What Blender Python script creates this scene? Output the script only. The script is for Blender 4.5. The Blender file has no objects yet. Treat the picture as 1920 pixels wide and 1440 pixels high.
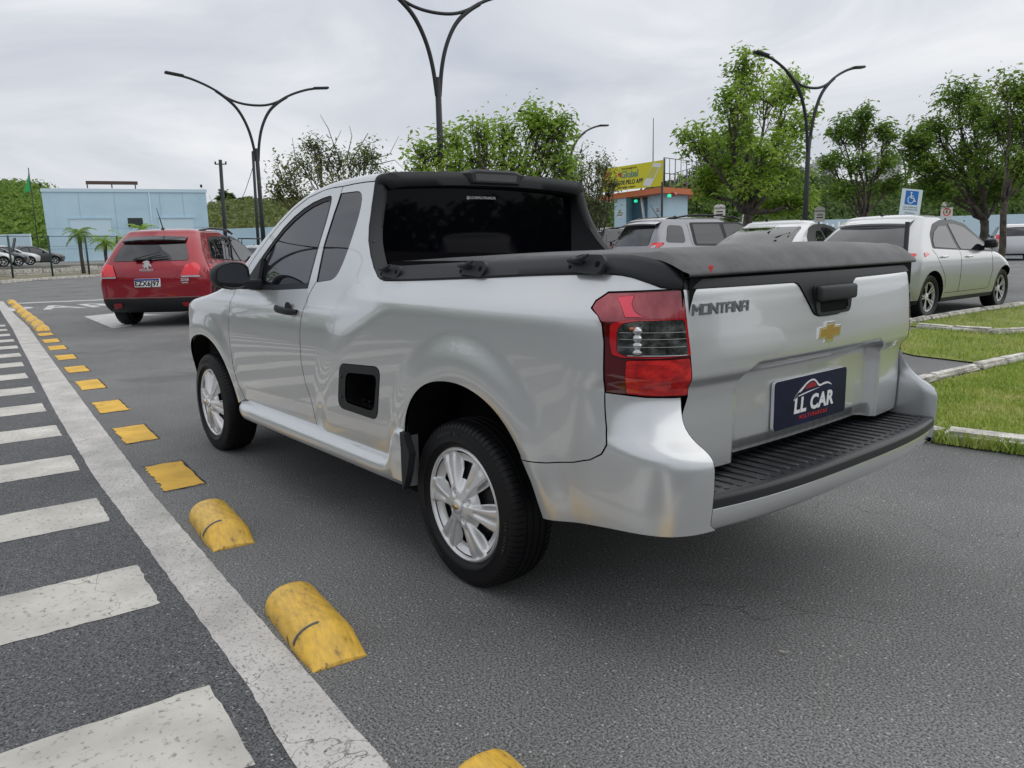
import bpy, bmesh, math, random
import numpy as np
from mathutils import Vector, Matrix
from mathutils.geometry import delaunay_2d_cdt
PI = math.pi
scene = bpy.context.scene
C = scene.collection
# ---------------------------------------------------------------- camera
CAM = [-2.182914820128586, 2.3436001989023234, 1.2191853254318799, -0.6856878362325625, -0.1759875498688857, -0.022980826092271173, 1441.1533428019898]
def cam_axes():
    yaw, pitch, roll = CAM[3:6]
    f = np.array([math.cos(pitch)*math.cos(yaw), math.cos(pitch)*math.sin(yaw), math.sin(pitch)])
    r = np.cross(f, [0, 0, 1]); r /= np.linalg.norm(r); u = np.cross(r, f)
    r2 = math.cos(roll)*r + math.sin(roll)*u
    u2 = -math.sin(roll)*r + math.cos(roll)*u
    return f, r2, u2
F_, R_, U_ = cam_axes()
cd = bpy.data.cameras.new('camera'); cam = bpy.data.objects.new('camera', cd); C.objects.link(cam)
M_ = Matrix(((R_[0], U_[0], -F_[0], CAM[0]), (R_[1], U_[1], -F_[1], CAM[1]), (R_[2], U_[2], -F_[2], CAM[2]), (0, 0, 0, 1)))
cam.matrix_world = M_
cd.sensor_width = 36; cd.lens = 36*CAM[6]/1920; cd.clip_start = .05; cd.clip_end = 3000
scene.camera = cam
# ---------------------------------------------------------------- view, world, sun
scene.view_settings.view_transform = 'Standard'; scene.view_settings.look = 'None'
scene.view_settings.gamma = 1; scene.view_settings.use_curve_mapping = False
scene.view_settings.exposure = 0.0
SUN_EL, SUN_ROT = math.radians(58), math.radians(200)
w = bpy.data.worlds.new('World'); scene.world = w; w.use_nodes = True
nt = w.node_tree; nt.nodes.clear()
wo = nt.nodes.new('ShaderNodeOutputWorld'); bg = nt.nodes.new('ShaderNodeBackground')
sky = nt.nodes.new('ShaderNodeTexSky'); sky.sky_type = 'NISHITA'; sky.sun_disc = False
sky.sun_elevation = SUN_EL; sky.sun_rotation = SUN_ROT; sky.dust_density = 3
tc = nt.nodes.new('ShaderNodeTexCoord')
mp = nt.nodes.new('ShaderNodeMapping'); mp.inputs['Scale'].default_value = (1, 1, 3.2)
mp.inputs['Rotation'].default_value = (0, 0, .6)
nz = nt.nodes.new('ShaderNodeTexNoise'); nz.inputs['Scale'].default_value = 2.2; nz.inputs['Detail'].default_value = 7; nz.inputs['Roughness'].default_value = .55; nz.inputs['Distortion'].default_value = .8
cr = nt.nodes.new('ShaderNodeValToRGB')
cr.color_ramp.elements[0].position = .30; cr.color_ramp.elements[0].color = (5.0, 5.35, 6.0, 1)
cr.color_ramp.elements[1].position = .68; cr.color_ramp.elements[1].color = (7.9, 8.0, 8.2, 1)
e = cr.color_ramp.elements.new(.5); e.color = (6.3, 6.55, 7.05, 1)
mx = nt.nodes.new('ShaderNodeMix'); mx.data_type = 'RGBA'; mx.inputs[0].default_value = .94
L = nt.links.new
L(tc.outputs['Generated'], mp.inputs[0]); L(mp.outputs[0], nz.inputs['Vector']); L(nz.outputs[0], cr.inputs[0])
L(sky.outputs[0], mx.inputs[6]); L(cr.outputs[0], mx.inputs[7]); L(mx.outputs[2], bg.inputs[0])
bg.inputs[1].default_value = .112
L(bg.outputs[0], wo.inputs[0])
sd = bpy.data.lights.new('sun', 'SUN'); so = bpy.data.objects.new('sun', sd); C.objects.link(so)
sd.energy = 1.35; sd.angle = math.radians(110); sd.color = (1, .97, .92)
# sun direction: sky rotation 0 = +Y, clockwise seen from above
sdir = Vector((math.sin(SUN_ROT)*math.cos(SUN_EL), math.cos(SUN_ROT)*math.cos(SUN_EL), math.sin(SUN_EL)))
so.rotation_euler = sdir.to_track_quat('Z', 'Y').to_euler()

# ---------------------------------------------------------------- materials
MATS = {}
def mat(name, base=(.5, .5, .5), rough=.5, metal=0, coat=0, coat_rough=.03, spec=.5, emit=None, estr=0, trans=0, alpha=1, ior=1.45, sheen=0):
    if name in MATS: return MATS[name]
    m = bpy.data.materials.new(name); m.use_nodes = True
    b = m.node_tree.nodes['Principled BSDF']
    b.inputs['Base Color'].default_value = (*base, 1); b.inputs['Roughness'].default_value = rough
    b.inputs['Metallic'].default_value = metal; b.inputs['Coat Weight'].default_value = coat
    b.inputs['Coat Roughness'].default_value = coat_rough; b.inputs['Specular IOR Level'].default_value = spec
    b.inputs['IOR'].default_value = ior; b.inputs['Transmission Weight'].default_value = trans
    b.inputs['Alpha'].default_value = alpha
    if emit: b.inputs['Emission Color'].default_value = (*emit, 1); b.inputs['Emission Strength'].default_value = estr
    MATS[name] = m
    return m
def nodes(m): return m.node_tree, m.node_tree.nodes['Principled BSDF']
def noise_color(m, stops, scale=5, detail=6, rough=.6, coord='Object', mapping=None, factor_from=None):
    t, b = nodes(m); N = t.nodes
    tc = N.new('ShaderNodeTexCoord'); nz = N.new('ShaderNodeTexNoise'); r = N.new('ShaderNodeValToRGB')
    nz.inputs['Scale'].default_value = scale; nz.inputs['Detail'].default_value = detail; nz.inputs['Roughness'].default_value = rough
    if mapping:
        mpn = N.new('ShaderNodeMapping'); mpn.inputs['Scale'].default_value = mapping
        t.links.new(tc.outputs[coord], mpn.inputs[0]); t.links.new(mpn.outputs[0], nz.inputs['Vector'])
    else: t.links.new(tc.outputs[coord], nz.inputs['Vector'])
    els = r.color_ramp.elements
    els[0].position, els[0].color = stops[0][0], (*stops[0][1], 1)
    els[1].position, els[1].color = stops[-1][0], (*stops[-1][1], 1)
    for p, c in stops[1:-1]:
        q = els.new(p); q.color = (*c, 1)
    t.links.new(nz.outputs[0], r.inputs[0]); t.links.new(r.outputs[0], b.inputs['Base Color'])
    return r
def add_bump(m, scale=50, strength=.2, dist=.01, detail=4, coord='Object', kind='noise'):
    t, b = nodes(m); N = t.nodes
    tc = N.new('ShaderNodeTexCoord'); bp = N.new('ShaderNodeBump')
    nz = N.new('ShaderNodeTexNoise' if kind == 'noise' else 'ShaderNodeTexVoronoi')
    nz.inputs['Scale'].default_value = scale
    if kind == 'noise': nz.inputs['Detail'].default_value = detail
    bp.inputs['Strength'].default_value = strength; bp.inputs['Distance'].default_value = dist
    t.links.new(tc.outputs[coord], nz.inputs['Vector']); t.links.new(nz.outputs[0], bp.inputs['Height'])
    t.links.new(bp.outputs[0], b.inputs['Normal'])

def paint(name, col, metal=.0, rough=.3, flake=True):
    m = mat(name, col, rough, metal, coat=1, coat_rough=.015)
    if flake:
        t, b = nodes(m); N = t.nodes
        tc = N.new('ShaderNodeTexCoord'); nz = N.new('ShaderNodeTexNoise'); nz.inputs['Scale'].default_value = 900; nz.inputs['Detail'].default_value = 2
        mr = N.new('ShaderNodeMapRange'); mr.inputs[3].default_value = rough-.02; mr.inputs[4].default_value = rough+.02
        t.links.new(tc.outputs['Object'], nz.inputs['Vector']); t.links.new(nz.outputs[0], mr.inputs[0]); t.links.new(mr.outputs[0], b.inputs['Roughness'])
        # slight waviness of pressed sheet metal
        n2 = N.new('ShaderNodeTexNoise'); n2.inputs['Scale'].default_value = 3.5; n2.inputs['Detail'].default_value = 1
        bp = N.new('ShaderNodeBump'); bp.inputs['Strength'].default_value = .03; bp.inputs['Distance'].default_value = .010
        t.links.new(tc.outputs['Object'], n2.inputs['Vector']); t.links.new(n2.outputs[0], bp.inputs['Height'])
        t.links.new(bp.outputs[0], b.inputs['Normal']); t.links.new(bp.outputs[0], b.inputs['Coat Normal'])
    return m
SILVER = paint('silver_paint', (.665, .678, .68), metal=.68, rough=.29)
GLASS = mat('tinted_glass', (.008, .009, .012), .02, 0, coat=0, spec=.5, ior=1.85)
BLACKP = mat('black_plastic', (.020, .022, .025), .55, 0, spec=.4); add_bump(BLACKP, 900, .08, .001)
BLACKG = mat('black_gloss', (.010, .010, .011), .12)
DARK = mat('dark_cavity', (.006, .006, .006), .8, spec=.15)
RUBBER = mat('tyre_rubber', (.008, .008, .009), .48, spec=.32); add_bump(RUBBER, 120, .05, .002)
CHROME = mat('chrome', (.85, .85, .86), .12, 1)
HUBM = paint('hubcap_paint', (.74, .74, .74), metal=.5, rough=.30, flake=False)
STEEL = mat('dark_steel', (.03, .03, .032), .4, .3)
GOLD = mat('gold_emblem', (.75, .48, .16), .28, .9)
WHITEP = mat('white_print', (.8, .8, .8), .5)
REDP = mat('red_print', (.65, .02, .02), .5)

# ---------------------------------------------------------------- mesh helpers
def link(name, me, parent=None, m=None):
    o = bpy.data.objects.new(name, me); C.objects.link(o)
    if m is not None:
        for k in (m if isinstance(m, (list, tuple)) else [m]): me.materials.append(k)
    if parent is not None: o.parent = parent
    return o
def tag(o, label=None, cat=None, group=None, kind=None):
    if label: o['label'] = label
    if cat: o['category'] = cat
    if group: o['group'] = group
    if kind: o['kind'] = kind
    return o
def thing(name, label, cat, loc=(0, 0, 0), rz=0, group=None):
    o = bpy.data.objects.new(name, None); C.objects.link(o)
    o.location = loc; o.rotation_euler = (0, 0, rz); o.empty_display_size = .1
    return tag(o, label, cat, group)
def mesh(name, V, F, parent=None, m=None, smooth=True, normals=None, mi=None):
    me = bpy.data.meshes.new(name)
    me.from_pydata([tuple(map(float, v)) for v in V], [], [tuple(map(int, f)) for f in F])
    me.update()
    if smooth: me.polygons.foreach_set('use_smooth', [True]*len(me.polygons))
    if mi is not None: me.polygons.foreach_set('material_index', mi)
    if normals is not None: me.normals_split_custom_set_from_vertices([tuple(map(float, n)) for n in normals])
    return link(name, me, parent, m)
class MB:
    """collects geometry into one mesh"""
    def __init__(s): s.V = []; s.F = []; s.I = []
    def add(s, V, F, mi=0):
        o = len(s.V); s.V += [tuple(map(float, v)) for v in V]; s.F += [tuple(int(i)+o for i in f) for f in F]; s.I += [mi]*len(F)
        return s
    def box(s, x0, x1, y0, y1, z0, z1, mi=0, M=None):
        V = [(x, y, z) for x in (x0, x1) for y in (y0, y1) for z in (z0, z1)]
        if M is not None: V = [tuple(M @ Vector(v)) for v in V]
        return s.add(V, [(0, 1, 3, 2), (4, 6, 7, 5), (0, 4, 5, 1), (2, 3, 7, 6), (0, 2, 6, 4), (1, 5, 7, 3)], mi)
    def rbox(s, x0, x1, y0, y1, z0, z1, b=.01, seg=2, mi=0, M=None):
        bm = bmesh.new(); bmesh.ops.create_cube(bm, size=1)
        for v in bm.verts: v.co = Vector(((x0+x1)/2+v.co.x*(x1-x0), (y0+y1)/2+v.co.y*(y1-y0), (z0+z1)/2+v.co.z*(z1-z0)))
        bmesh.ops.bevel(bm, geom=bm.edges[:], offset=b, segments=seg, profile=.5, affect='EDGES')
        V = [v.co.copy() for v in bm.verts]; F = [[v.index for v in f.verts] for f in bm.faces]
        bm.free()
        if M is not None: V = [M @ v for v in V]
        return s.add(V, F, mi)
    def tube(s, pts, rad, n=8, mi=0, caps=True):
        pts = [Vector(p) for p in pts]; k = len(pts)
        if not hasattr(rad, '__len__'): rad = [rad]*k
        V = []; up = None
        for i, p in enumerate(pts):
            t = (pts[min(i+1, k-1)]-pts[max(i-1, 0)]).normalized()
            if up is None:
                a = Vector((0, 0, 1)) if abs(t.z) < .9 else Vector((1, 0, 0))
                up = (a-t*a.dot(t)).normalized()
            else:
                up = (up-t*up.dot(t)); up = up.normalized() if up.length > 1e-6 else Vector((1, 0, 0))
            b = t.cross(up)
            for j in range(n):
                a = 2*PI*j/n; V.append(p+(up*math.cos(a)+b*math.sin(a))*rad[i])
        F = [(i*n+j, i*n+(j+1) % n, (i+1)*n+(j+1) % n, (i+1)*n+j) for i in range(k-1) for j in range(n)]
        if caps: F += [tuple(range(n-1, -1, -1)), tuple((k-1)*n+j for j in range(n))]
        return s.add(V, F, mi)
    def lathe(s, prof, n=48, axis='y', c=(0, 0, 0), mi=0):
        """prof: list of (r, h); h runs along the axis"""
        V = []
        for r, h in prof:
            for j in range(n):
                a = 2*PI*j/n
                V.append((c[0]+r*math.cos(a), c[1]+h, c[2]+r*math.sin(a)) if axis == 'y' else (c[0]+r*math.cos(a), c[1]+r*math.sin(a), c[2]+h))
        k = len(prof)
        F = [(i*n+j, i*n+(j+1) % n, (i+1)*n+(j+1) % n, (i+1)*n+j) for i in range(k-1) for j in range(n)]
        return s.add(V, F, mi)
    def grid(s, G, mi=0, flip=False):
        """G: rows x cols x 3 array"""
        G = np.asarray(G); a, b = G.shape[:2]
        F = [(i*b+j, i*b+j+1, (i+1)*b+j+1, (i+1)*b+j) for i in range(a-1) for j in range(b-1)]
        if flip: F = [f[::-1] for f in F]
        return s.add(G.reshape(-1, 3), F, mi)
    def prism(s, poly, h0, h1, mi=0, M=None):
        """poly in xy, extruded along z"""
        n = len(poly)
        V = [(x, y, h0) for x, y in poly]+[(x, y, h1) for x, y in poly]
        if M is not None: V = [tuple(M @ Vector(v)) for v in V]
        F = [tuple(range(n-1, -1, -1)), tuple(range(n, 2*n))]+[(i, (i+1) % n, n+(i+1) % n, n+i) for i in range(n)]
        return s.add(V, F, mi)
    def obj(s, name, parent=None, m=None, smooth=True, fix=False, autos=None):
        me = bpy.data.meshes.new(name); me.from_pydata(s.V, [], s.F); me.update()
        me.polygons.foreach_set('material_index', s.I)
        if fix:
            bm = bmesh.new(); bm.from_mesh(me); bmesh.ops.remove_doubles(bm, verts=bm.verts, dist=1e-5); bmesh.ops.recalc_face_normals(bm, faces=bm.faces); bm.to_mesh(me); bm.free()
        if smooth:
            me.polygons.foreach_set('use_smooth', [True]*len(me.polygons))
            if autos: me.set_sharp_from_angle(angle=math.radians(autos))
        return link(name, me, parent, m)
def text_mesh(s, size, depth=.002, bevel=0, shear=0, space=1.0, align='CENTER', bold=0, word=1.0):
    cu = bpy.data.curves.new('t', 'FONT'); cu.body = s; cu.size = size; cu.extrude = depth/2; cu.bevel_depth = bevel
    cu.shear = shear; cu.space_character = space; cu.align_x = align; cu.align_y = 'CENTER'; cu.offset = bold; cu.resolution_u = 4
    o = bpy.data.objects.new('t', cu); C.objects.link(o)
    dg = bpy.context.evaluated_depsgraph_get()
    me = bpy.data.meshes.new_from_object(o.evaluated_get(dg))
    V = [tuple(v.co) for v in me.vertices]; F = [tuple(q.vertices) for q in me.polygons]
    bpy.data.objects.remove(o); bpy.data.curves.remove(cu); bpy.data.meshes.remove(me)
    return V, F
def frame_matrix(o, xdir, ydir):
    x = Vector(xdir).normalized(); z = x.cross(Vector(ydir)).normalized(); y = z.cross(x)
    return Matrix(((x.x, y.x, z.x, o[0]), (x.y, y.y, z.y, o[1]), (x.z, y.z, z.z, o[2]), (0, 0, 0, 1)))
def xf(V, M): return [tuple(M @ Vector(v)) for v in V]
def sph(n=10, m=6): pass

# ---- 2D outlines
def round_poly(P, r, seg=5):
    """fillet corners; r scalar or list"""
    n = len(P); out = []
    for i in range(n):
        p = np.array(P[i], float); a = np.array(P[i-1], float)-p; b = np.array(P[(i+1) % n], float)-p
        ri = r[i] if hasattr(r, '__len__') else r
        la, lb = np.linalg.norm(a), np.linalg.norm(b)
        if ri <= 0 or la < 1e-9 or lb < 1e-9: out.append(tuple(p)); continue
        d = min(ri, la*.49, lb*.49); A = p+a/la*d; B = p+b/lb*d
        for k in range(seg+1):
            t = k/seg; out.append(tuple((1-t)**2*A+2*t*(1-t)*p+t*t*B))
    return out
def smooth_open(P, n=2):
    return [tuple(v) for v in chaikin(P, n)]
def densify(P, step, closed=True):
    P = [np.array(p, float) for p in P]; out = []
    m = len(P) if closed else len(P)-1
    for i in range(m):
        a, b = P[i], P[(i+1) % len(P)]; k = max(1, int(math.ceil(np.linalg.norm(b-a)/step)))
        for j in range(k): out.append(a+(b-a)*j/k)
    if not closed: out.append(P[-1])
    return np.array(out)
def inside(pts, poly):
    x, y = pts[:, 0], pts[:, 1]; r = np.zeros(len(pts), bool); n = len(poly)
    for i in range(n):
        x0, y0 = poly[i]; x1, y1 = poly[i-1]
        if y0 == y1: continue
        c = ((y0 > y) != (y1 > y)) & (x < (x1-x0)*(y-y0)/(y1-y0)+x0); r ^= c
    return r
def poly_dist(pts, poly):
    d = np.full(len(pts), 1e9); n = len(poly)
    for i in range(n):
        a = poly[i-1]; b = poly[i]; ab = b-a; L2 = max((ab**2).sum(), 1e-12)
        t = np.clip(((pts-a)@ab)/L2, 0, 1); q = a+t[:, None]*ab
        d = np.minimum(d, np.hypot(*(pts-q).T))
    return d
def inset_poly(P, d):
    """shrink a ccw or cw dense polygon by d"""
    n = len(P); A = .5*sum(P[i-1][0]*P[i][1]-P[i][0]*P[i-1][1] for i in range(n)); sgn = 1 if A > 0 else -1
    out = []
    for i in range(n):
        a = P[i]-P[i-1]; b = P[(i+1) % n]-P[i]
        na = np.array([-a[1], a[0]])/(np.linalg.norm(a)+1e-12); nb = np.array([-b[1], b[0]])/(np.linalg.norm(b)+1e-12)
        m = na+nb; L = np.linalg.norm(m)
        m = m/L if L > 1e-6 else na
        k = 1/max(.5, float(m@na))
        out.append(P[i]+m*sgn*d*k)
    return np.array(out)
def cspline(xs,ys):
    xs=np.asarray(xs,float);ys=np.asarray(ys,float)
    d=np.diff(ys)/np.diff(xs);m=np.zeros(len(xs))
    m[1:-1]=(d[:-1]*np.diff(xs)[1:]+d[1:]*np.diff(xs)[:-1])/(xs[2:]-xs[:-2])
    m[0]=d[0];m[-1]=d[-1]
    def f(x):
        x=np.clip(np.asarray(x,float),xs[0],xs[-1])
        i=np.clip(np.searchsorted(xs,x,side='right')-1,0,len(xs)-2)
        h=xs[i+1]-xs[i];t=(x-xs[i])/h
        return (2*t**3-3*t**2+1)*ys[i]+(t**3-2*t**2+t)*h*m[i]+(-2*t**3+3*t**2)*ys[i+1]+(t**3-t**2)*h*m[i+1]
    return f
def sm(t):
    t=np.clip(t,0,1);return t*t*(3-2*t)
def lin(x,a,b):
    return np.interp(x,a,b)
TA=cspline([.2,.30,.40,.50,.65,.80,.90,.95,.99,1.03,1.10,1.25,1.40,1.55],[.75,.785,.803,.815,.825,.827,.820,.808,.790,.776,.755,.708,.655,.615])
TB=cspline([.2,.30,.40,.5,.65,.80,.93,1.0,1.025,1.04,1.055,1.10,1.14,1.25,1.4,1.55],[.765,.797,.819,.832,.842,.847,.848,.846,.843,.835,.823,.786,.760,.708,.655,.615])
XB=cspline([.2,.5,.65,.80,.90,.96,1.02,1.08,1.2,1.5],[1.12,1.08,1.02,.90,.79,.70,.64,.62,.6,.6])
XBW=cspline([.2,.60,.72,.82,.92,1.0,1.07,1.5],[.20,.20,.24,.32,.46,.58,.64,.64])
ZR=cspline([-1,.5,.8,1.1,1.3,1.5,1.7,1.9,2.1,2.3,2.45,2.6,2.9,3.2,3.45,3.6],[1.535,1.535,1.545,1.548,1.537,1.505,1.437,1.325,1.185,1.07,1.02,.985,.94,.87,.76,.7])
ZCR=cspline([.4,.8,1.1,1.3,1.5,1.7,2.1,2.4,2.7,3.5],[.022,.025,.028,.04,.06,.07,.08,.06,.04,.03])
RC=[(-.5,.80),(-.6,.799),(-.68,.792),(-.75,.775),(-.81,.75),(-.855,.715),(-.88,.675),(-.893,.62),(-.905,.5),(-.916,.3),(-.922,0),(-.916,-.3)]
def chaikin(P,n=3):
    P=[np.array(p,float) for p in P]
    for _ in range(n):
        Q=[P[0]]
        for a,b in zip(P[:-1],P[1:]): Q+=[a*.75+b*.25,a*.25+b*.75]
        Q.append(P[-1]);P=Q
    return np.array(P)
_c=chaikin(RC)
_l=np.concatenate([[0],np.cumsum(np.linalg.norm(np.diff(_c,axis=0),axis=1))])
_cut=np.interp(0,-_c[:,1],_l) # arclength at y=0
SC=-.5-_cut
def plan(s):
    L=-.5-np.minimum(s,-.5)
    x=np.where(s>-.5,s,np.interp(L,_l,_c[:,0]));y=np.where(s>-.5,.80,np.interp(L,_l,_c[:,1]))
    return x,y
def plann(s):
    h=.012
    x0,y0=plan(s-h);x1,y1=plan(s+h)
    tx,ty=x1-x0,y1-y0;n=np.hypot(tx,ty)+1e-9
    return -ty/n,tx/n
def s_at_y(y): # tail s for given y (left positive)
    return -.5-np.interp(-y,-_c[:,1],_l)
TT=cspline([.3,.5,.58,.70,.80,.822,.856,.875,.95,1.0,1.06,1.10,1.13],[-.04,-.03,-.022,-.018,-.016,-.012,.010,.011,.008,.004,-.001,-.006,-.016])
def nose(x):
    return np.sqrt(np.clip(1-(np.clip(x-2.75,0,.748)/.75)**2.4,0.0004,1))
def flare(x,z,cx,cz,a,b,amp,w):
    # distance in normalized radius from arch crease
    r=np.hypot((x-cx)/a,(z-cz)/b)
    d=(r-1)*(a+b)/2
    return amp*(1-sm(np.abs(np.where(d<0,d*1.0,d))/np.where(d<0,.10,w)))*np.clip((z-.25)/.1,0,1)
def Yside(x,z):
    k=sm((XB(z)-x)/XBW(z)+.5)
    y=TA(z)*(1-k)+TB(z)*k
    y=y+flare(x,z,-.07,.33,.43,.485,.017,.13)+flare(x,z,2.655,.345,.49,.43,.012,.12)
    # lower sill crease
    return y
def P(s,w):
    s=np.asarray(s,float);w=np.asarray(w,float)
    zr=ZR(s);w1=zr-.03
    z=np.minimum(w,w1)
    Y=Yside(s,z)*nose(s)
    cx,cy=plan(s);nx,ny=plann(s)
    kt=sm((-.58-s)/.33)
    Dd=(Yside(s,z)-.80)*(1-kt)+TT(z)*kt
    px=np.where(s>-.5,s,cx+nx*Dd);py=np.where(s>-.5,Y,cy+ny*Dd);pz=z
    # over the top
    over=(w>w1)
    e=.02
    sl=(Yside(s,w1)-Yside(s,w1-e))*nose(s)/e
    yB=Y+sl*.03;zB=zr
    yC=np.maximum(yB-.06*nose(s),0.001);zC=zr+.007
    t=np.clip((w-w1)/.12,0,1)
    by=(1-t)**2*Y+2*t*(1-t)*yB+t*t*yC; bz=(1-t)**2*w1+2*t*(1-t)*zB+t*t*zC
    u=np.clip((w-w1-.12)/np.maximum(yC,.01),0,1)
    cz2=zr+ZCR(s)
    by=np.where(w>w1+.12,yC*(1-u),by);bz=np.where(w>w1+.12,zC+(cz2-zC)*(1-(1-u)**2),bz)
    py=np.where(over,by,py);pz=np.where(over,bz,pz)
    return np.stack([px,py,pz],-1)
def fnormal(F, s, w, h=.003):
    a = F(s+h, w)-F(s-h, w); b = F(s, w+h)-F(s, w-h)
    n = -np.cross(a, b); return n/(np.linalg.norm(n, axis=-1, keepdims=True)+1e-12)
def panel(name, F, outer, holes=(), step=.02, m=None, parent=None, off=0.0, rim=.012, side=1, gap=.0024, both=False, edge=None, grid=None):
    """a sheet-metal panel: outline in surface coordinates, lifted on F, with a turned-in edge"""
    edge = edge or step*.6
    O = densify(outer, edge); O = inset_poly(O, gap) if gap else O
    H = [densify(h, edge) for h in holes]
    if gap: H = [inset_poly(h, -gap) for h in H]
    lo, hi = O.min(0), O.max(0)
    gs, gw = grid if grid else (step, step)
    X, Y = np.meshgrid(np.arange(lo[0]+gs*.5, hi[0], gs), np.arange(lo[1]+gw*.5, hi[1], gw))
    X = X.copy(); X[::2] += gs*.0
    G = np.stack([X.ravel(), Y.ravel()], -1)
    k = inside(G, O) & (poly_dist(G, O) > edge*.55)
    for h in H: k &= ~inside(G, h) & (poly_dist(G, h) > edge*.55)
    G = G[k]
    loops = [O]+H; pts = []; edges = []
    for l in loops:
        b = len(pts); n = len(l)
        pts += [Vector((float(p[0]), float(p[1]))) for p in l]
        edges += [(b+i, b+(i+1) % n) for i in range(n)]
    pts += [Vector((float(p[0]), float(p[1]))) for p in G]
    v2, e2, f2, *_ = delaunay_2d_cdt(pts, edges, [], 0, 1e-7)
    v2 = np.array([(v.x, v.y) for v in v2]); f2 = np.array([tuple(f) for f in f2])
    cen = v2[f2].mean(1); k = inside(cen, O)
    for h in H: k &= ~inside(cen, h)
    f2 = f2[k]
    Pn = F(v2[:, 0], v2[:, 1]); Nn = fnormal(F, v2[:, 0], v2[:, 1]); Pn = Pn+Nn*off
    # ensure orientation
    a = v2[f2[:, 1]]-v2[f2[:, 0]]; b = v2[f2[:, 2]]-v2[f2[:, 0]]
    ccw = (a[:, 0]*b[:, 1]-a[:, 1]*b[:, 0]) > 0
    f2[ccw] = f2[ccw][:, ::-1]
    V = [Pn]; Nrm = [Nn]; Fc = [tuple(f) for f in f2]; base = len(Pn)
    if rim:
        for li, l in enumerate(loops):
            n = len(l); s, w_ = l[:, 0], l[:, 1]
            p0 = F(s, w_); nn = fnormal(F, s, w_); p0 = p0+nn*off
            t = np.roll(p0, -1, 0)-np.roll(p0, 1, 0); t /= np.linalg.norm(t, axis=1, keepdims=True)+1e-12
            o = np.cross(t, nn)
            ar = .5*(l[:, 0]*np.roll(l[:, 1], -1)-np.roll(l[:, 0], -1)*l[:, 1]).sum()
            # outward in surface: test with 2d
            sg = -1 if ar > 0 else 1
            o = o*sg*(-1 if li else 1)
            e = .0012
            r1 = p0+o*e-nn*e; r2 = p0+o*e-nn*rim
            n1 = nn+o; n1 /= np.linalg.norm(n1, axis=1, keepdims=True)
            V += [p0, r1, r1, r2]; Nrm += [nn, n1, o, o]
            flip = (ar > 0) != bool(li)
            if li: flip = (ar > 0)
            for ra, rb in ((0, 1), (2, 3)):
                for i in range(n):
                    j = (i+1) % n
                    q = (base+ra*n+i, base+ra*n+j, base+rb*n+j, base+rb*n+i)
                    good = (ar > 0) if not li else (ar < 0)
                    Fc.append(q if not good else q[::-1])
            base += 4*n
    V = np.concatenate(V); Nrm = np.concatenate(Nrm)
    def flipy(V, N, Fc): return V*[1, -1, 1], N*[1, -1, 1], [f[::-1] for f in Fc]
    if both:
        V2, N2, F2 = flipy(V, Nrm, Fc); o = len(V)
        V = np.concatenate([V, V2]); Nrm = np.concatenate([Nrm, N2]); Fc = Fc+[tuple(i+o for i in f) for f in F2]
    elif side < 0: V, Nrm, Fc = flipy(V, Nrm, Fc)
    return mesh(name, V, Fc, parent, m, True, Nrm)
# ---------------------------------------------------------------- the silver pickup (built round the origin: rear axle at x 0, nose +x)
truck = thing('pickup_truck', 'large silver pickup with black tonneau cover, parked in the foreground', 'pickup truck')
ARCH_R = [(.31, .40), (.312, .46), (.299, .52), (.279, .595), (.234, .665), (.16, .725), (.08, .755), (-.01, .766), (-.10, .762), (-.195, .737), (-.277, .697), (-.345, .637), (-.392, .568), (-.43, .495), (-.458, .425), (-.476, .385)]
ARCH_R = [tuple(v) for v in chaikin(ARCH_R, 2)]
ARCH_F = [(2.655-.47*math.cos(a), .345+.39*math.sin(a)) for a in np.linspace(.06, PI-.06, 25)]
DOOR_REAR = [(1.17, .405), (1.185, .53), (1.225, .602), (1.247, .70), (1.244, .82), (1.232, .93), (1.222, 1.01), (1.19, 1.06), (1.165, 1.085), (1.172, 1.25), (1.153, 1.39), (1.121, 1.48), (1.108, 1.512)]
DOOR_TOP = [(1.22, 1.513), (1.303, 1.508), (1.463, 1.483), (1.619, 1.434), (1.762, 1.36), (1.881, 1.275), (1.99, 1.193), (2.09, 1.10), (2.165, 1.02)]
DOOR_FRONT = [(2.185, .95), (2.178, .88), (2.195, .78), (2.19, .70), (2.175, .60), (2.14, .50), (2.10, .44), (2.08, .405)]
SEAM = [(-.387, .56), (-.507, .575), (-.613, .597), (-.664, .616), (-.692, .639), (-.706, .669), (-.712, .716), (-.713, .815)]
LAMP = [(-.713, .815), (-.714, .956), (-.707, 1.007), (-.694, 1.03), (-.668, 1.049), (-.673, 1.068), (-.704, 1.091), (-.91, 1.099), (-.922, 1.095), (-.931, 1.0), (-.943, .87), (-.952, .801), (-.82, .804), (-.753, .811)]
RAIL_LOW = [(-.905, 1.100), (-.858, 1.104), (-.795, 1.128), (-.735, 1.137), (-.665, 1.141), (-.372, 1.133), (-.107, 1.121), (.293, 1.106), (.45, 1.101)]
CAB_REAR = [(.521, 1.10), (.591, 1.115), (.654, 1.151), (.708, 1.199), (.759, 1.262), (.788, 1.325), (.808, 1.41), (.816, 1.512)]
DWIN = round_poly([(1.245, 1.052), (1.217, 1.295), (1.202, 1.478), (1.30, 1.470), (1.40, 1.455), (1.495, 1.431), (1.597, 1.394), (1.689, 1.346), (1.78, 1.278), (1.88, 1.20), (1.99, 1.095), (2.03, 1.04), (1.95, 1.028), (1.6, 1.035)], [0, 0, .03, 0, 0, 0, 0, 0, 0, 0, .03, .03, 0, 0], 4)
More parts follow.
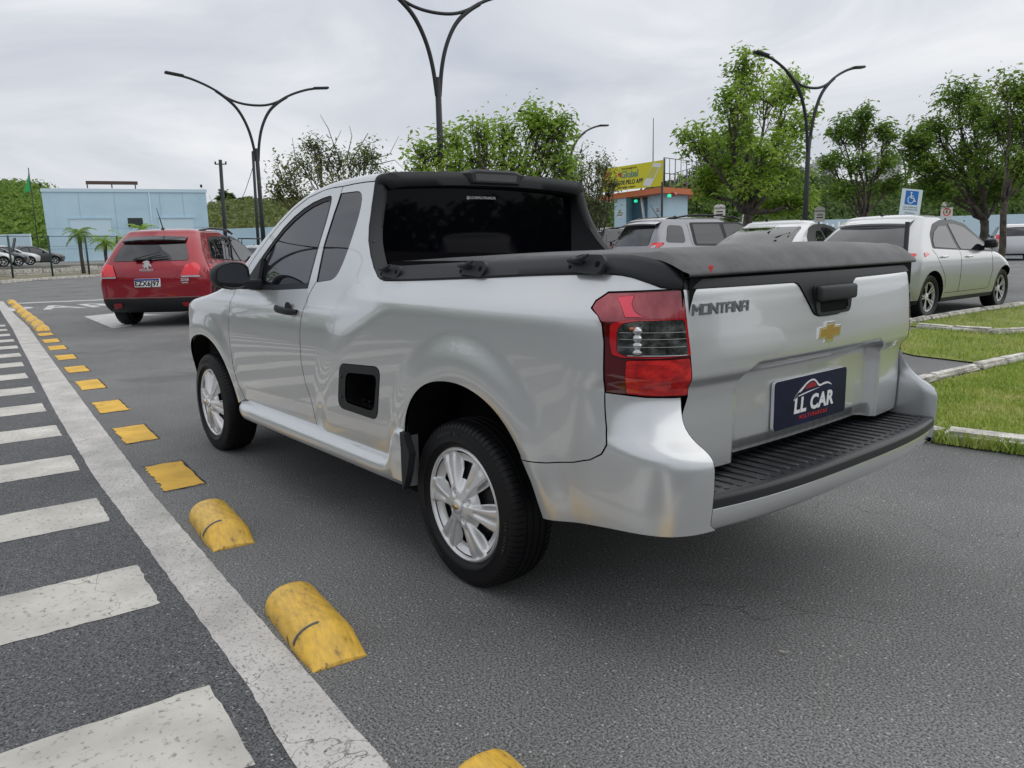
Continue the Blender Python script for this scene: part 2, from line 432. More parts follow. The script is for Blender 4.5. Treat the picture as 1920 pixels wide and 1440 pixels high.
DGLASS = round_poly([(1.262, 1.075), (1.233, 1.295), (1.221, 1.458), (1.30, 1.452), (1.40, 1.436), (1.487, 1.413), (1.585, 1.376), (1.68, 1.327), (1.764, 1.266), (1.845, 1.20), (1.868, 1.14), (1.865, 1.055), (1.6, 1.060)], [.01, 0, .02, 0, 0, 0, 0, 0, 0, .02, .01, .02, 0], 4)
QWIN = round_poly([(1.160, 1.082), (1.015, 1.095), (.975, 1.115), (.945, 1.165), (.918, 1.248), (.905, 1.347), (.905, 1.478), (1.118, 1.480), (1.150, 1.385), (1.166, 1.25)], [.005, .04, .03, .03, .03, .03, .06, .01, 0, 0], 4)
POCKET = round_poly([(.872, .545), (.812, .745), (.465, .765), (.53, .54)], [.05, .04, .05, .045], 5)
QUARTER = DOOR_REAR + [(1.00, 1.515), (.90, 1.515)] + CAB_REAR[::-1] + RAIL_LOW[::-1] + LAMP[7:3:-1] + LAMP[3::-1] + SEAM[::-1][1:] + [q_ for q_ in ARCH_R[::-1] if not (q_[0] < -.2 and q_[1] < .566)] + [(.31, .385), (.6, .39), (1.0, .40)]
def WC(x):  # surface coordinate of the roof centre line
    zr = ZR(x); e = .02; w1 = zr-.03
    y1 = Yside(x, w1)*nose(x); sl = (Yside(x, w1)-Yside(x, w1-e))*nose(x)/e
    return float(w1+.12+max(y1+sl*.03-.06*nose(x), .001))-.0005
def Prim(d):
    return lambda s, w: P(s, w)+fnormal(P, s, w)*d
def Wtop(x): return float(ZR(x)-.03)
MB_ = cspline([.38, .45, .52, .60, .635, .655, .668, .69, .72, .76, .79, .82], [.85, .915, .97, 1.0, .985, .93, .83, .56, .31, .10, .02, 0])
_lc = chaikin([(-.5, .838), (-.62, .840), (-.74, .838), (-.84, .824), (-.915, .795), (-.965, .758), (-.995, .715), (-1.012, .66), (-1.022, .60), (-1.03, .50)], 3)
_ll = np.concatenate([[0], np.cumsum(np.linalg.norm(np.diff(_lc, axis=0), axis=1))])
_lk = float(np.interp(.69, -_lc[::-1, 1]*-1, _ll[::-1]))    # arc length where the lower curve reaches the flank
def Pb(s, w):
    """bumper skin: the body corner above swells out to a fuller, squarer curve below the crest"""
    s = np.asarray(s, float); w = np.asarray(w, float)
    cx, cy = plan(s); nx, ny = plann(s)
    kt = sm((-.60-s)/.30)
    D = (Yside(s, w)-.80)*(1-kt)-.012*kt
    u = np.clip((-.5-s)/.415, 0, 1.4); L_ = u*_lk
    lx = np.interp(L_, _ll, _lc[:, 0]); ly = np.interp(L_, _ll, _lc[:, 1])+(Yside(-.5, w)-.838)*np.clip(1-u*1.1, 0, 1)
    tx, ty = cx+nx*D, cy+ny*D; m = MB_(w)*sm((-.60-s)/.24)
    px = np.where(s > -.5, s, tx+(lx-tx)*m); py = np.where(s > -.5, Yside(s, w), ty+(ly-ty)*m)
    return np.stack([px, py, w], -1)
def Pq(s, w):
    s = np.asarray(s, float); w = np.asarray(w, float)
    k = (sm((.86-w)/.08)*(s < -.5))[..., None]; a = P(s, w)
    return a+(Pb(s, w)-a)*k
for side in (1, -1):
    q = panel('bed_side_panel', Pq, QUARTER, [QWIN, POCKET], .02, SILVER, truck, side=side)
    g = panel('quarter_window', P, QWIN, [], .03, GLASS, truck, off=-.003, rim=0, side=side, gap=.001)
    d = panel('door', P, DOOR_REAR[::-1][::-1] + DOOR_TOP + DOOR_FRONT, [DWIN], .02, SILVER, truck, side=side)
    panel('window_frame', P, DWIN, [DGLASS], .02, BLACKP, d, off=-.003, rim=.006, side=side, gap=0)
    panel('door_glass', P, DGLASS, [], .03, GLASS, d, off=-.007, rim=0, side=side, gap=0)
    # handle: recess cup, bar and lock
    hp = P(np.array(1.40), np.array(.948)); hn = fnormal(P, np.array(1.40), np.array(.948))
    HM = frame_matrix((hp[0], hp[1]*side, hp[2]), (1, 0, .055), (0, 0, 1))
    mb = MB()
    bar = [(-.125+.25*t, .0, ) for t in np.linspace(0, 1, 13)]
    s_ = -side
    R_b = []
    for i, t in enumerate(np.linspace(-1, 1, 15)):
        x = t*.115; lift = .034*(1-abs(t)**4)+.006; hgt = .017*(1-.35*t**6)
        ring = [(x, hgt*math.cos(a)-.002, s_*(-1)*(-lift)*-1+.008*math.sin(a)) for a in np.linspace(0, 2*PI, 10, endpoint=False)]
        R_b.append(ring)
    R_b = np.array(R_b); R_b = np.concatenate([R_b, R_b[:, :1]], 1)
    z0 = R_b[:, :, 2]; R_b[:, :, 2] = (np.array([.034*(1-abs(t)**4)+.004 for t in np.linspace(-1, 1, 15)])[:, None]+.008*np.sin(np.linspace(0, 2*PI, 11))[None])*(-side)
    V = [tuple(HM @ Vector(v)) for v in R_b.reshape(-1, 3)]
    F = [(i*11+j, i*11+j+1, (i+1)*11+j+1, (i+1)*11+j) for i in range(14) for j in range(10)]
    mb.add(V, F)
    cap = [(.034*math.cos(a)-.01, .030*math.sin(a)+.006) for a in np.linspace(0, 2*PI, 20, endpoint=False)]
    mb.prism(cap, 0, -side*.006, M=HM)
    mb.obj('door_handle', d, BLACKP, fix=True, autos=50)
    fr = panel('front_fender', P, [(2.08, .405)] + DOOR_FRONT[::-1][1:] + [(2.165, 1.02)] + [(x, Wtop(x)+.06) for x in (2.25, 2.35, 2.5, 2.7, 2.9, 3.0)] + [(3.05, .80), (3.06, .70), (3.08, .62), (3.09, .5), (3.1, .36)] + ARCH_F[::-1], [], .02, SILVER, truck, side=side)
    # A pillar and roof edge
    panel('roof_side', P, [(.816, 1.512), (.90, 1.515), (1.0, 1.515), (1.108, 1.512)] + DOOR_TOP + [(x, Wtop(x)+.17) for x in (2.2, 2.1, 2.0, 1.9, 1.8, 1.7, 1.6, 1.5, 1.4, 1.3, 1.2, 1.1, 1.0, .9, .816)], [], .02, SILVER, truck, side=side)
panel('roof', P, [(x, Wtop(x)+.17) for x in np.linspace(.816, 1.42, 9)] + [(1.42, WC(1.42))] + [(x, WC(x)) for x in np.linspace(1.4, .83, 9)] + [(.816, WC(.816))], [], .03, SILVER, truck, both=True, gap=0, rim=.02)
ws = [(x, Wtop(x)+.172) for x in np.linspace(1.43, 2.52, 12)] + [(x, WC(x)) for x in np.linspace(2.52, 1.43, 12)]
panel('windshield', P, ws, [], .04, GLASS, truck, off=-.004, both=True, gap=0, rim=.01)
hd = [(2.53, Wtop(2.53)+.064)] + [(x, Wtop(x)+.064) for x in (2.7, 2.9, 3.0, 3.15, 3.3)] + [(x, WC(x)) for x in (3.3, 3.1, 2.9, 2.7, 2.53)]
panel('hood', P, hd, [], .03, SILVER, truck, both=True, gap=0)
fb = [(3.052, .80), (3.062, .70), (3.082, .62), (3.092, .5), (3.105, .22)] + [(x, .22) for x in (3.3, 3.4, 3.48)] + [(3.48, Wtop(3.48)+.3)] + [(x, Wtop(x)+.066) for x in (3.3, 3.2, 3.1, 3.003)]
panel('front_bumper', P, fb, [], .02, SILVER, truck, both=True)

# --- wheel-arch liners, floor with light-blocking boxes, dark interior body
mb = MB()
mb.box(-.42, 3.1, -.58, .58, .30, .46); mb.box(.42, 2.9, -.715, .715, .32, .90); mb.box(.46, 2.15, -.70, .70, .22, .33); mb.box(-.86, -.46, -.60, .60, .40, .47)  # low, wide boxes added beneath the floor to block light under the truck
mb.box(-.80, .42, -.60, .60, .46, 1.06); mb.box(-.79, -.42, -.69, .69, .66, 1.06); mb.box(-.95, -.6, -.60, .60, .47, .50); mb.box(.88, 1.70, -.52, .52, .9, 1.40)
mb.obj('floor_light_block', truck, DARK, smooth=False)
for cx, arch in ((0, ARCH_R), (2.669, ARCH_F)):
    for side in (1, -1):
        mb = MB(); n = len(arch); G = []
        for y in (.825, .80, .55):
            row = []
            for (x, z) in arch:
                yy = (float(Yside(x, z)) - .012 if y == .825 else y-.02)*float(nose(np.array(x)))
                k = 1.0 if y == .825 else 1.015
                row.append((x, side*yy, z))
            G.append(row)
        mb.grid(G)
        mb.add([(x, side*.54, z) for x, z in arch], [tuple(range(n))])
        mb.obj('wheel_arch_liner', truck, DARK, smooth=True)

# --- wheels
def tyre_prof(ro, w2, rr):
    # outer face towards +h
    return [(rr-.012, -w2*.82), (rr+.004, -w2*.86), (rr+.03, -w2*.98), (ro-.045, -w2), (ro-.018, -w2*.93), (ro-.006, -w2*.80), (ro, -w2*.55), (ro+.0015, -w2*.25), (ro+.002, 0), (ro+.0015, w2*.25), (ro, w2*.55), (ro-.006, w2*.80), (ro-.014, w2*.9), (ro-.020, w2*.94), (ro-.024, w2*.955), (ro-.045, w2), (ro-.066, w2*1.02), (ro-.070, w2*1.04), (ro-.076, w2*1.04), (rr+.022, w2*1.0), (rr+.014, w2*.97), (rr+.012, w2*.90), (rr+.002, w2*.86), (rr-.004, w2*.80), (rr-.02, w2*.78)]
def make_truck_wheel(parent, cx, cy, side):
    R0, W2, RR = .306, .094, .212
    rt = bpy.data.objects.new('wheel', None)
    # wheel as a part: the tyre mesh is the part, the rest are its sub-parts
    mb = MB(); mb.lathe(tyre_prof(R0, W2, RR), 96)
    # circumferential tread grooves cut as dark bands + sipes
    t = mb.obj('wheel', parent, RUBBER)
    t.location = (cx, cy, .304); t.rotation_euler = (0, 0 if side > 0 else 0, 0)
    if side < 0: t.rotation_euler = (0, 0, PI)
    # tread blocks: shoulder lugs
    mb = MB(); n = 84
    for k in range(n):
        a = 2*PI*k/n; da = 2*PI/n*.40
        for sgn in (1, -1):
            pr = [(W2*.50, R0+.0012), (W2*.80, R0-.0045), (W2*.93, R0-.0165), (W2*.965, R0-.028)]
            V = []; pr = [(h, r+.0028) for h, r in pr[:3]]+[(pr[3][0]+.001, pr[3][1]+.001)]
            for h, r in pr:
                for aa in (a-da, a+da): V.append((r*math.cos(aa), sgn*h, r*math.sin(aa)))
            b = len(V)
            for h, r in pr:
                for aa in (a-da, a+da): V.append(((r-.008)*math.cos(aa), sgn*(h-.001), (r-.008)*math.sin(aa)))
            F = []
            for i in range(3):
                F.append((2*i, 2*i+1, 2*i+3, 2*i+2)); F.append((b+2*i, 2*i, 2*i+2, b+2*i+2)); F.append((2*i+1, b+2*i+1, b+2*i+3, 2*i+3))
            F.append((b, b+1, 1, 0)); F.append((6, 7, b+7, b+6))
            mb.add(V, F)
    for h in (-W2*.30, 0, W2*.30):
        hw = W2*.10
        mb.lathe([(R0-.002, h-hw-.001), (R0+.0045, h-hw), (R0+.0048, h), (R0+.0045, h+hw), (R0-.002, h+hw+.001)], 96)
    mb.obj('tread', t, RUBBER, fix=False, autos=40)
    # embossed sidewall lettering
    mb = MB()
    for word, a0, rr, sz in (('GP TOURER', 75, .262, .017), ('PRIDENCIAL', -48, .262, .017), ('185/60 R15', 190, .262, .015)):
        tot = len(word); mb = MB()
        for i, ch in enumerate(word):
            if ch == ' ': continue
            ang = math.radians(a0)+(tot/2-i)*sz*.86/rr
            V, F = text_mesh(ch, sz*1.15, .0012)
            # outer face looks +y: local x to the viewer's right (viewer at +y looking -y sees +x on the left)
            c = Vector((rr*math.cos(ang), W2+.0035, rr*math.sin(ang)))
            up = Vector((math.cos(ang), 0, math.sin(ang))); rt_ = Vector((math.sin(ang), 0, -math.cos(ang)))
            M = Matrix(((rt_.x, up.x, 0, c.x), (0, 0, 1, c.y), (rt_.z, up.z, 0, c.z), (0, 0, 0, 1)))
            if M.to_3x3().determinant() < 0: rt_ = -rt_; M = Matrix(((rt_.x, up.x, 0, c.x), (0, 0, 1, c.y), (rt_.z, up.z, 0, c.z), (0, 0, 0, 1)))
            mb.add(xf(V, M), F)
        mb.obj('sidewall_word', t, mat('rubber_lettering', (.05, .05, .052), .6), smooth=False)
    # steel wheel behind the trim
    mb = MB(); mb.lathe([(.205, W2*.80), (.19, W2*.55), (.175, W2*.30), (.15, W2*.35), (.11, W2*.5), (.07, W2*.52), (.0, W2*.50)], 48)
    for k in range(12):
        a = 2*PI*(k+.5)/12
        c = [(.145+.013*math.cos(b), .013*math.sin(b)) for b in np.linspace(0, 2*PI, 12, endpoint=False)]
        M = Matrix.Rotation(-a, 4, 'Y') @ Matrix(((1, 0, 0, 0), (0, 0, 1, W2*.40), (0, -1, 0, 0), (0, 0, 0, 1)))
        mb.prism(c, 0, .004, 1, M)
    mb.obj('steel_disc', t, [STEEL, DARK])
    # hubcap: polar height field with six spokes and openings
    nr, na = 44, 360
    rs = np.linspace(.022, .2135, nr); an0 = 0; an = np.linspace(0, 2*PI, na, endpoint=False)
    Rg, Ag = np.meshgrid(rs, an, indexing='ij')
    ph = (Ag*6/(2*PI)+.42) % 1; u = np.abs(ph-.5)*2    # 0 spoke centre, 1 between spokes
    arc = (1-0)*Rg*(2*PI/6)/2   # half pitch length
    dspoke = (u)*arc             # distance from spoke centre line
    halfw = np.interp(Rg, [.02, .07, .11, .16, .205], [.05, .036, .031, .034, .050])
    bowl = np.interp(Rg, [0, .04, .06, .12, .17, .197, .204, .2135], [.030, .030, .026, .020, .014, .006, .013, .004])
    pocket = np.interp(Rg, [0, .062, .085, .13, .175, .196, .204, .2135], [.026, .020, .004, -.016, -.020, -.004, .013, .004])
    u0 = np.interp(Rg, [.02, .07, .12, .2], [.62, .50, .46, .44]); t_ = sm((u-u0)/np.interp(Rg, [.05, .2], [.30, .12])+.5)
    t_ = t_*sm((Rg-.052)/.02)
    rib = .0035*np.exp(-((dspoke-halfw*.1)/.006)**2)*0
    Hh = bowl*(1-t_)+pocket*t_
    # spokes have a slightly sunk right half
    lug = np.zeros_like(Hh)
    for k in range(4):
        a = PI/4+k*PI/2+.35; dx = Rg*np.cos(Ag)-.052*math.cos(a); dz = Rg*np.sin(Ag)-.052*math.sin(a)
        lug += .016*(1-sm((np.hypot(dx, dz)-.009)/.006))
    Hh = Hh-lug-.0055*np.exp(-(u/.13)**2)*sm((Rg-.075)/.02)*sm((.200-Rg)/.008)
    Y = W2*.80+Hh
    V = np.stack([Rg*np.cos(Ag), Y, Rg*np.sin(Ag)], -1).reshape(-1, 3)
    op = (u > .585) & (Rg > .094) & (Rg < .163)
    F = []
    for i in range(nr-1):
        for j in range(na):
            j2 = (j+1) % na
            if op[i, j] and op[i+1, j] and op[i, j2] and op[i+1, j2]: continue
            F.append((i*na+j, (i+1)*na+j, (i+1)*na+j2, i*na+j2))
    hc = mesh('hubcap', V, F, t, HUBM)
    # rim lip
    mb = MB(); mb.lathe([(.2135, W2*.80+.003), (.217, W2*.80+.006), (.2195, W2*.80+.002), (.2195, W2*.74)], 72); mb.obj('rim_lip', t, HUBM)
    mb = MB(); mb.lathe([(.0275, W2*.80+.022), (.0275, W2*.80+.034), (.025, W2*.80+.038), (.012, W2*.80+.040), (.0001, W2*.80+.0405)], 32)
    M = Matrix(((-1, 0, 0, 0), (0, 0, 1, W2*.80+.040), (0, 1, 0, 0), (0, 0, 0, 1)))
    bt = [(-.016, -.004), (-.005, -.004), (-.007, -.009), (.005, -.009), (.007, -.004), (.014, -.004), (.016, .004), (.006, .004), (.008, .009), (-.004, .009), (-.006, .004), (-.014, .004)]
    mb.prism(bt, 0, .002, 1, M)
    mb.obj('centre_cap', t, [HUBM, GOLD])
    return t
for cx in (0.0, 2.669):
    for side in (1, -1):
        make_truck_wheel(truck, cx, side*(.812-.094), side)

# --- side sill moulding with its kicked-up rear end
for side in (1, -1):
    xs = np.concatenate([np.linspace(2.12, .55, 14), np.linspace(.5, .30, 8)])
    G = []
    for i, x in enumerate(xs):
        e = min(1, (2.125-x)/.03+.35) if x > 2.05 else 1
        k = sm((.50-x)/.14)
        top = .392+.0*k; kick = .145*sm((.435-x)/.075) if x < .44 else 0
        sec = [(.790, top+.020+kick), (.811+.022*k, top+.016+kick), (.836+.024*k, top+.000+kick), (.850+.018*k, top-.012+kick*.97), (.859+.012*k, top-.024+kick*.6), (.862+.010*k, top-.034+kick*.25), (.8625+.009*k, top-.052), (.859, .326), (.850, .314), (.79, .310)]
        G.append([(x, side*(.80+(y-.80)*e), .345+(z-.345)*(.6+.4*e)) for y, z in sec])
    mb = MB(); G = np.array(G); mb.grid(G, flip=(side < 0))
    for r in (G[0], G[-1]): mb.add(r, [tuple(range(len(r)))])
    mb.obj('side_sill', truck, SILVER, autos=38)
    # black flap closing the kick-up, in front of the tyre
    mb = MB()
    mb.prism([(.302, .535), (.275, .53), (.240, .46), (.262, .38), (.298, .305), (.302, .305)], 0, .030, M=Matrix(((1, 0, 0, 0), (0, 0, -side, side*.870), (0, 1, 0, 0), (0, 0, 0, 1))))
    mb.obj('mud_flap', truck, BLACKP, smooth=False, fix=True)

# --- step pocket behind the door
for side in (1, -1):
    PI_ = round_poly([(.798, .578), (.762, .712), (.494, .730), (.548, .572)], [.04]*4, 4)
    fo = panel('step_pocket', P, POCKET, [PI_], .02, BLACKP, truck, off=.002, rim=.012, side=side, gap=0)
    pl = densify(PI_, .02); A = P(pl[:, 0], pl[:, 1]); n = len(A)
    rings = []
    for d, k in ((-.002, 1), (.02, .97), (.16, .93)):
        c = A.mean(0); r = c+(A-c)*[k, 1, k]; r[:, 1] -= d; rings.append(r)
    G = np.array([np.concatenate([r, r[:1]]) for r in rings])*[1, side, 1]
    mb = MB(); mb.grid(G, flip=(side > 0)); mb.add(rings[-1]*[1, side, 1], [tuple(range(n))])
    # floor tread with studs
    for i in range(4):
        x0 = .565+i*.052; mb.rbox(x0, x0+.02, side*.70 if side > 0 else -.79, side*.79 if side > 0 else -.70, .583+.0, .592, .003)
    mb.obj('pocket_well', fo, BLACKG, fix=False)
    for (x, z) in ((.806, .69), (.824, .60)):
        mb = MB()
        pp = P(np.array(x), np.array(z)); M = Matrix(((1, 0, 0, x), (0, 0, side, side*(pp[1]+.0025)), (0, 1, 0, z), (0, 0, 0, 1)))
        mb.prism([(.007*math.cos(a), .007*math.sin(a)) for a in np.linspace(0, 2*PI, 10, endpoint=False)], 0, .003, M=M)
        mb.obj('screw_cap', fo, BLACKG)

# --- tail lamps
def pmat(name, cols, scale, rough=.08, mapping=None):
    m = mat(name, cols[0], rough, 0, coat=1, coat_rough=.01)
    noise_color(m, [(.35, cols[0]), (.5, cols[1]), (.65, cols[2])], scale, 3, mapping=mapping)
    return m
L_UP = pmat('lens_upper', ((.22, .016, .028), (.34, .035, .05), (.46, .075, .09)), 14, mapping=(1, 1, .5))
L_LOW = pmat('lens_lower', ((.30, .002, .003), (.52, .006, .006), (.72, .022, .014)), 22, mapping=(1, 1, 2.2))
L_DARK = mat('lens_dark_red', (.09, .003, .006), .06, coat=1)
L_BRIGHT = mat('lens_bright_red', (.88, .05, .10), .1, coat=1)
L_RED = mat('lens_rim_red', (.50, .010, .018), .08, coat=1)
L_CLR = pmat('lens_clear', ((.012, .013, .013), (.045, .047, .047), (.12, .125, .125)), 26, mapping=(1, 1, 1.4))
for side in (1, -1):
    up = [(-.714, 1.00), (-.707, 1.007)] + LAMP[3:9] + [(-.930, 1.018), (-.864, 1.021), (-.80, 1.016), (-.76, 1.006), (-.745, .99)]
    tl = panel('tail_lamp', P, LAMP, [], .015, L_DARK, truck, off=-.003, rim=.01, side=side, gap=.001)
    panel('upper_lens', P, round_poly([(-.706, 1.012), (-.694, 1.03), (-.672, 1.049), (-.677, 1.066), (-.706, 1.087), (-.91, 1.095), (-.918, 1.092), (-.928, 1.020), (-.80, 1.022), (-.74, 1.012)], .004), [], .012, L_UP, tl, off=.001, rim=.004, side=side, gap=0)
    panel('bright_lens', P, round_poly([(-.737, 1.078), (-.785, 1.083), (-.780, 1.061), (-.788, 1.043), (-.80, 1.032), (-.82, 1.027), (-.767, 1.025), (-.757, 1.049)], .004), [], .01, L_BRIGHT, tl, off=.002, rim=.002, side=side, gap=0)
    panel('lens_rim', P, round_poly([(-.728, 1.006), (-.754, 1.017), (-.80, 1.0205), (-.927, 1.0195), (-.938, .92), (-.85, .914), (-.762, .916), (-.735, .922), (-.728, .96)], .006), [], .012, L_RED, tl, off=.0012, rim=.003, side=side, gap=0)
    cl = panel('clear_lens', P, round_poly([(-.748, .99), (-.760, 1.008), (-.80, 1.0145), (-.920, 1.0165), (-.930, .924), (-.85, .9195), (-.77, .921), (-.748, .932)], .010), [], .012, L_CLR, tl, off=.0025, rim=.002, side=side, gap=0)
    panel('lower_lens', P, round_poly([(-.772, .908), (-.935, .912), (-.939, .87), (-.947, .806), (-.82, .8085), (-.768, .8145)], .006), [], .012, L_LOW, tl, off=.001, rim=.003, side=side, gap=0)
    # reflector ribs and bulb seen through the clear lens
    mb = MB()
    for z in (.945, .966, .984):
        ss = np.linspace(-.752, -.925, 24); A = P(ss, np.full(24, z)); N = fnormal(P, ss, np.full(24, z))
        mb.tube([tuple(a) for a in (A+N*.0028)*[1, side, 1]], .0006, 5)
    ss = np.full(12, -.800); zz = np.linspace(.925, 1.0, 12); A = P(ss, zz); N = fnormal(P, ss, zz)
    mb.tube([tuple(a) for a in (A+N*.001)*[1, side, 1]], [.012+.004*math.sin(i*2.2) for i in range(12)], 10)
    ss = np.linspace(-.775, -.928, 20); A = P(ss, np.full(20, .9215)); N = fnormal(P, ss, np.full(20, .9215)); mb.tube([tuple(a) for a in (A+N*.003)*[1, side, 1]], .0014, 5)
    mb.obj('reflector', tl, mat('reflector_silver', (.55, .56, .56), .15, .9))
    A = P(np.array(-.786), np.array(.993)); N = fnormal(P, np.array(-.786), np.array(.993))
    mb = MB(); mb.tube([tuple((A+N*.001)*[1, side, 1]), tuple((A+N*.003)*[1, side, 1]+np.array([0, 0, .006]))], .008, 10)
    mb.obj('bulb', tl, mat('amber_bulb', (.5, .12, .02), .2, coat=1))

# --- rear bumper
def flank_s(z, yt=None):
    yt = .69-.022*sm((z-.70)/.10) if yt is None else yt
    a, b = -1.02, -.80
    for _ in range(40):
        m = (a+b)/2
        if Pb(np.array(m), np.array(z))[1] < yt: a = m
        else: b = m
    return (a+b)/2
zs_f = list(np.linspace(.801, .47, 22))
for side in (1, -1):
    bp = [(-.471, .385), (-.456, .425), (-.43, .495), (-.392, .556)] + SEAM + LAMP[:10:-1][:0] + [(-.753, .811), (-.82, .804)] + [(flank_s(z), z) for z in zs_f] + [(-.93, .452), (-.80, .434), (-.64, .41), (-.53, .393)]
    rb = panel('rear_bumper', Pb, bp, [], .014, SILVER, truck, side=side, rim=.010, gap=.0014, edge=.010)
    G = []
    for z in zs_f:
        a = Pb(np.array(flank_s(z)), np.array(z)); G.append([(a[0], side*(a[1]), z), (a[0]+.004, side*(a[1]-.004), z), (a[0]+.05, side*(a[1]-.010), z), (-.80, side*(.668), z)])
    mb = MB(); mb.grid(G, flip=(side < 0)); mb.obj('bumper_flank', truck, SILVER, fix=False)
def step_x(y): return -1.054+.056*(abs(y)/.69)**3
ys = np.linspace(-.688, .688, 61)
G = []
for y in ys:
    x = step_x(y)
    G.append([(x+.10, y, .505), (x+.014, y, .515), (x+.010, y, .508), (x+.012, y, .485), (x+.024, y, .455), (x+.040, y, .440), (x+.065, y, .431), (x+.20, y, .428)])
mb = MB(); mb.grid(np.array(G)); mb.obj('bumper_beam', truck, SILVER, autos=50)
G = []
for y in ys:
    x = step_x(y)
    G.append([(-.70, y, .548), (x+.028, y, .5515), (x+.010, y, .5515), (x+.002, y, .546), (x, y, .538), (x+.002, y, .516), (x+.010, y, .512), (x+.08, y, .507)])
mb = MB(); mb.grid(np.array(G), flip=False)
for y in np.linspace(-.65, .65, 28):
    x = step_x(y)
    mb.rbox(x+.055, -.80, y-.0075, y+.0075, .549, .5555, .003, 1)
    if int(round((y+.655)/.0409)) % 1 == 0: mb.lathe([(.0085, .5505), (.008, .5535), (.0001, .554)], 10, 'z', (x+.038, y, 0))
STEPM = mat('step_plastic', (.020, .022, .025), .42); mb.obj('bumper_step', truck, STEPM, autos=50)
mb = MB(); y = -.50; x = step_x(y)
mb.tube([(x+.030, y, .482), (x+.018, y, .486)], .013, 14); mb.obj('towing_eye_cap', truck, CHROME)

# --- tailgate
def Pg(s, w):
    s = np.asarray(s, float); w = np.asarray(w, float)
    Q = P(s, w); N = fnormal(P, s, np.minimum(w, 1.1))
    y = np.abs(Q[..., 1]); R = .10
    dx = .452-y; dz = .878-w
    u = np.maximum(0, R-dx); v = np.maximum(0, R-dz)
    d = R-np.hypot(u, v); d = np.where((dx < 0) | (dz < 0), -1, d)
    t = np.clip(d/.058, 0, 1); t = t+.0
    t = np.where(t < .12, t*t/.24, np.where(t > .88, 1-(1-t)**2/.24*1, t)); 
    t = np.clip(t, 0, 1)
    low = sm((.632-w)/.012)*.5*(t > .9)
    lip = np.clip((.625-w)/.04, 0, 1)*.022*(t > .5)
    return Q-N*((.036*t+lip)[..., None])
gl = [(-.919, 1.115), (-.9225, 1.09), (-.9305, 1.0), (-.9425, .87), (-.951, .80)] + [(-.947, .785), (-.93, .74), (-.925, .70), (-.925, .575)]
Gp = gl + [(SC+.0003, .575), (SC+.0003, 1.115)]
tg = panel('tailgate', Pg, Gp, [], .010, SILVER, truck, both=True, gap=0, rim=.02, grid=(.010, .0065), edge=.0075)
GB = round_poly([(-.922, 1.121), (-.922, 1.098), (s_at_y(.185), 1.095), (s_at_y(.165), 1.084), (s_at_y(.088), .992), (s_at_y(.060), .983), (SC+.0003, .982), (SC+.0003, 1.121)], [0, 0, .02, .01, .012, .02, 0, 0], 4)
hb = panel('handle_panel', P, GB, [], .015, BLACKP, tg, both=True, off=.004, rim=.006, gap=0)
xg = float(P(np.array(SC+.001), np.array(1.03))[0])
mb = MB()
M = Matrix(((0, 0, -1, xg-.004), (-1, 0, 0, -.02), (0, 1, 0, 1.035), (0, 0, 0, 1)))   # local x = screen right, y = up, z = out of the gate
cup = round_poly([(-.100, -.048), (.108, -.048), (.122, .046), (-.122, .046)], .02, 4)
mb.prism(cup, -.001, .006, 0, M)
inn = round_poly([(-.080, -.040), (.082, -.040), (.09, .01), (-.088, .01)], .012, 4)
mb.prism(inn, .006, .0066, 1, M)
mb.rbox(-.116, .116, -.004, .044, .002, .026, .010, 3, 0, M)
mb.prism([(.088+.007*math.cos(a), -.022+.007*math.sin(a)) for a in np.linspace(0, 2*PI, 14, endpoint=False)], .006, .010, 2, M)
mb.obj('gate_handle', tg, [BLACKP, DARK, BLACKG], fix=True, autos=40)
# maker's cross emblem
M = Matrix(((0, 0, -1, float(P(np.array(SC+.001), np.array(.93))[0])-.001), (-1, 0, 0, 0), (0, 1, 0, .930), (0, 0, 0, 1)))
def bowtie(k): return [(x*k+.0, y*k) for x, y in [(-.082, -.020), (-.030, -.020), (-.036, -.037), (.024, -.037), (.030, -.020), (.072, -.020), (.082, .020), (.030, .020), (.036, .037), (-.024, .037), (-.030, .020), (-.072, .020)]]
mb = MB(); mb.prism(bowtie(.88), -.004, .003, 0, M); mb.prism([(x*.88*.88, y*.88*.72) for x, y in bowtie(1)], .003, .0042, 1, M)
mb.obj('cross_emblem', tg, [CHROME, GOLD], smooth=False)
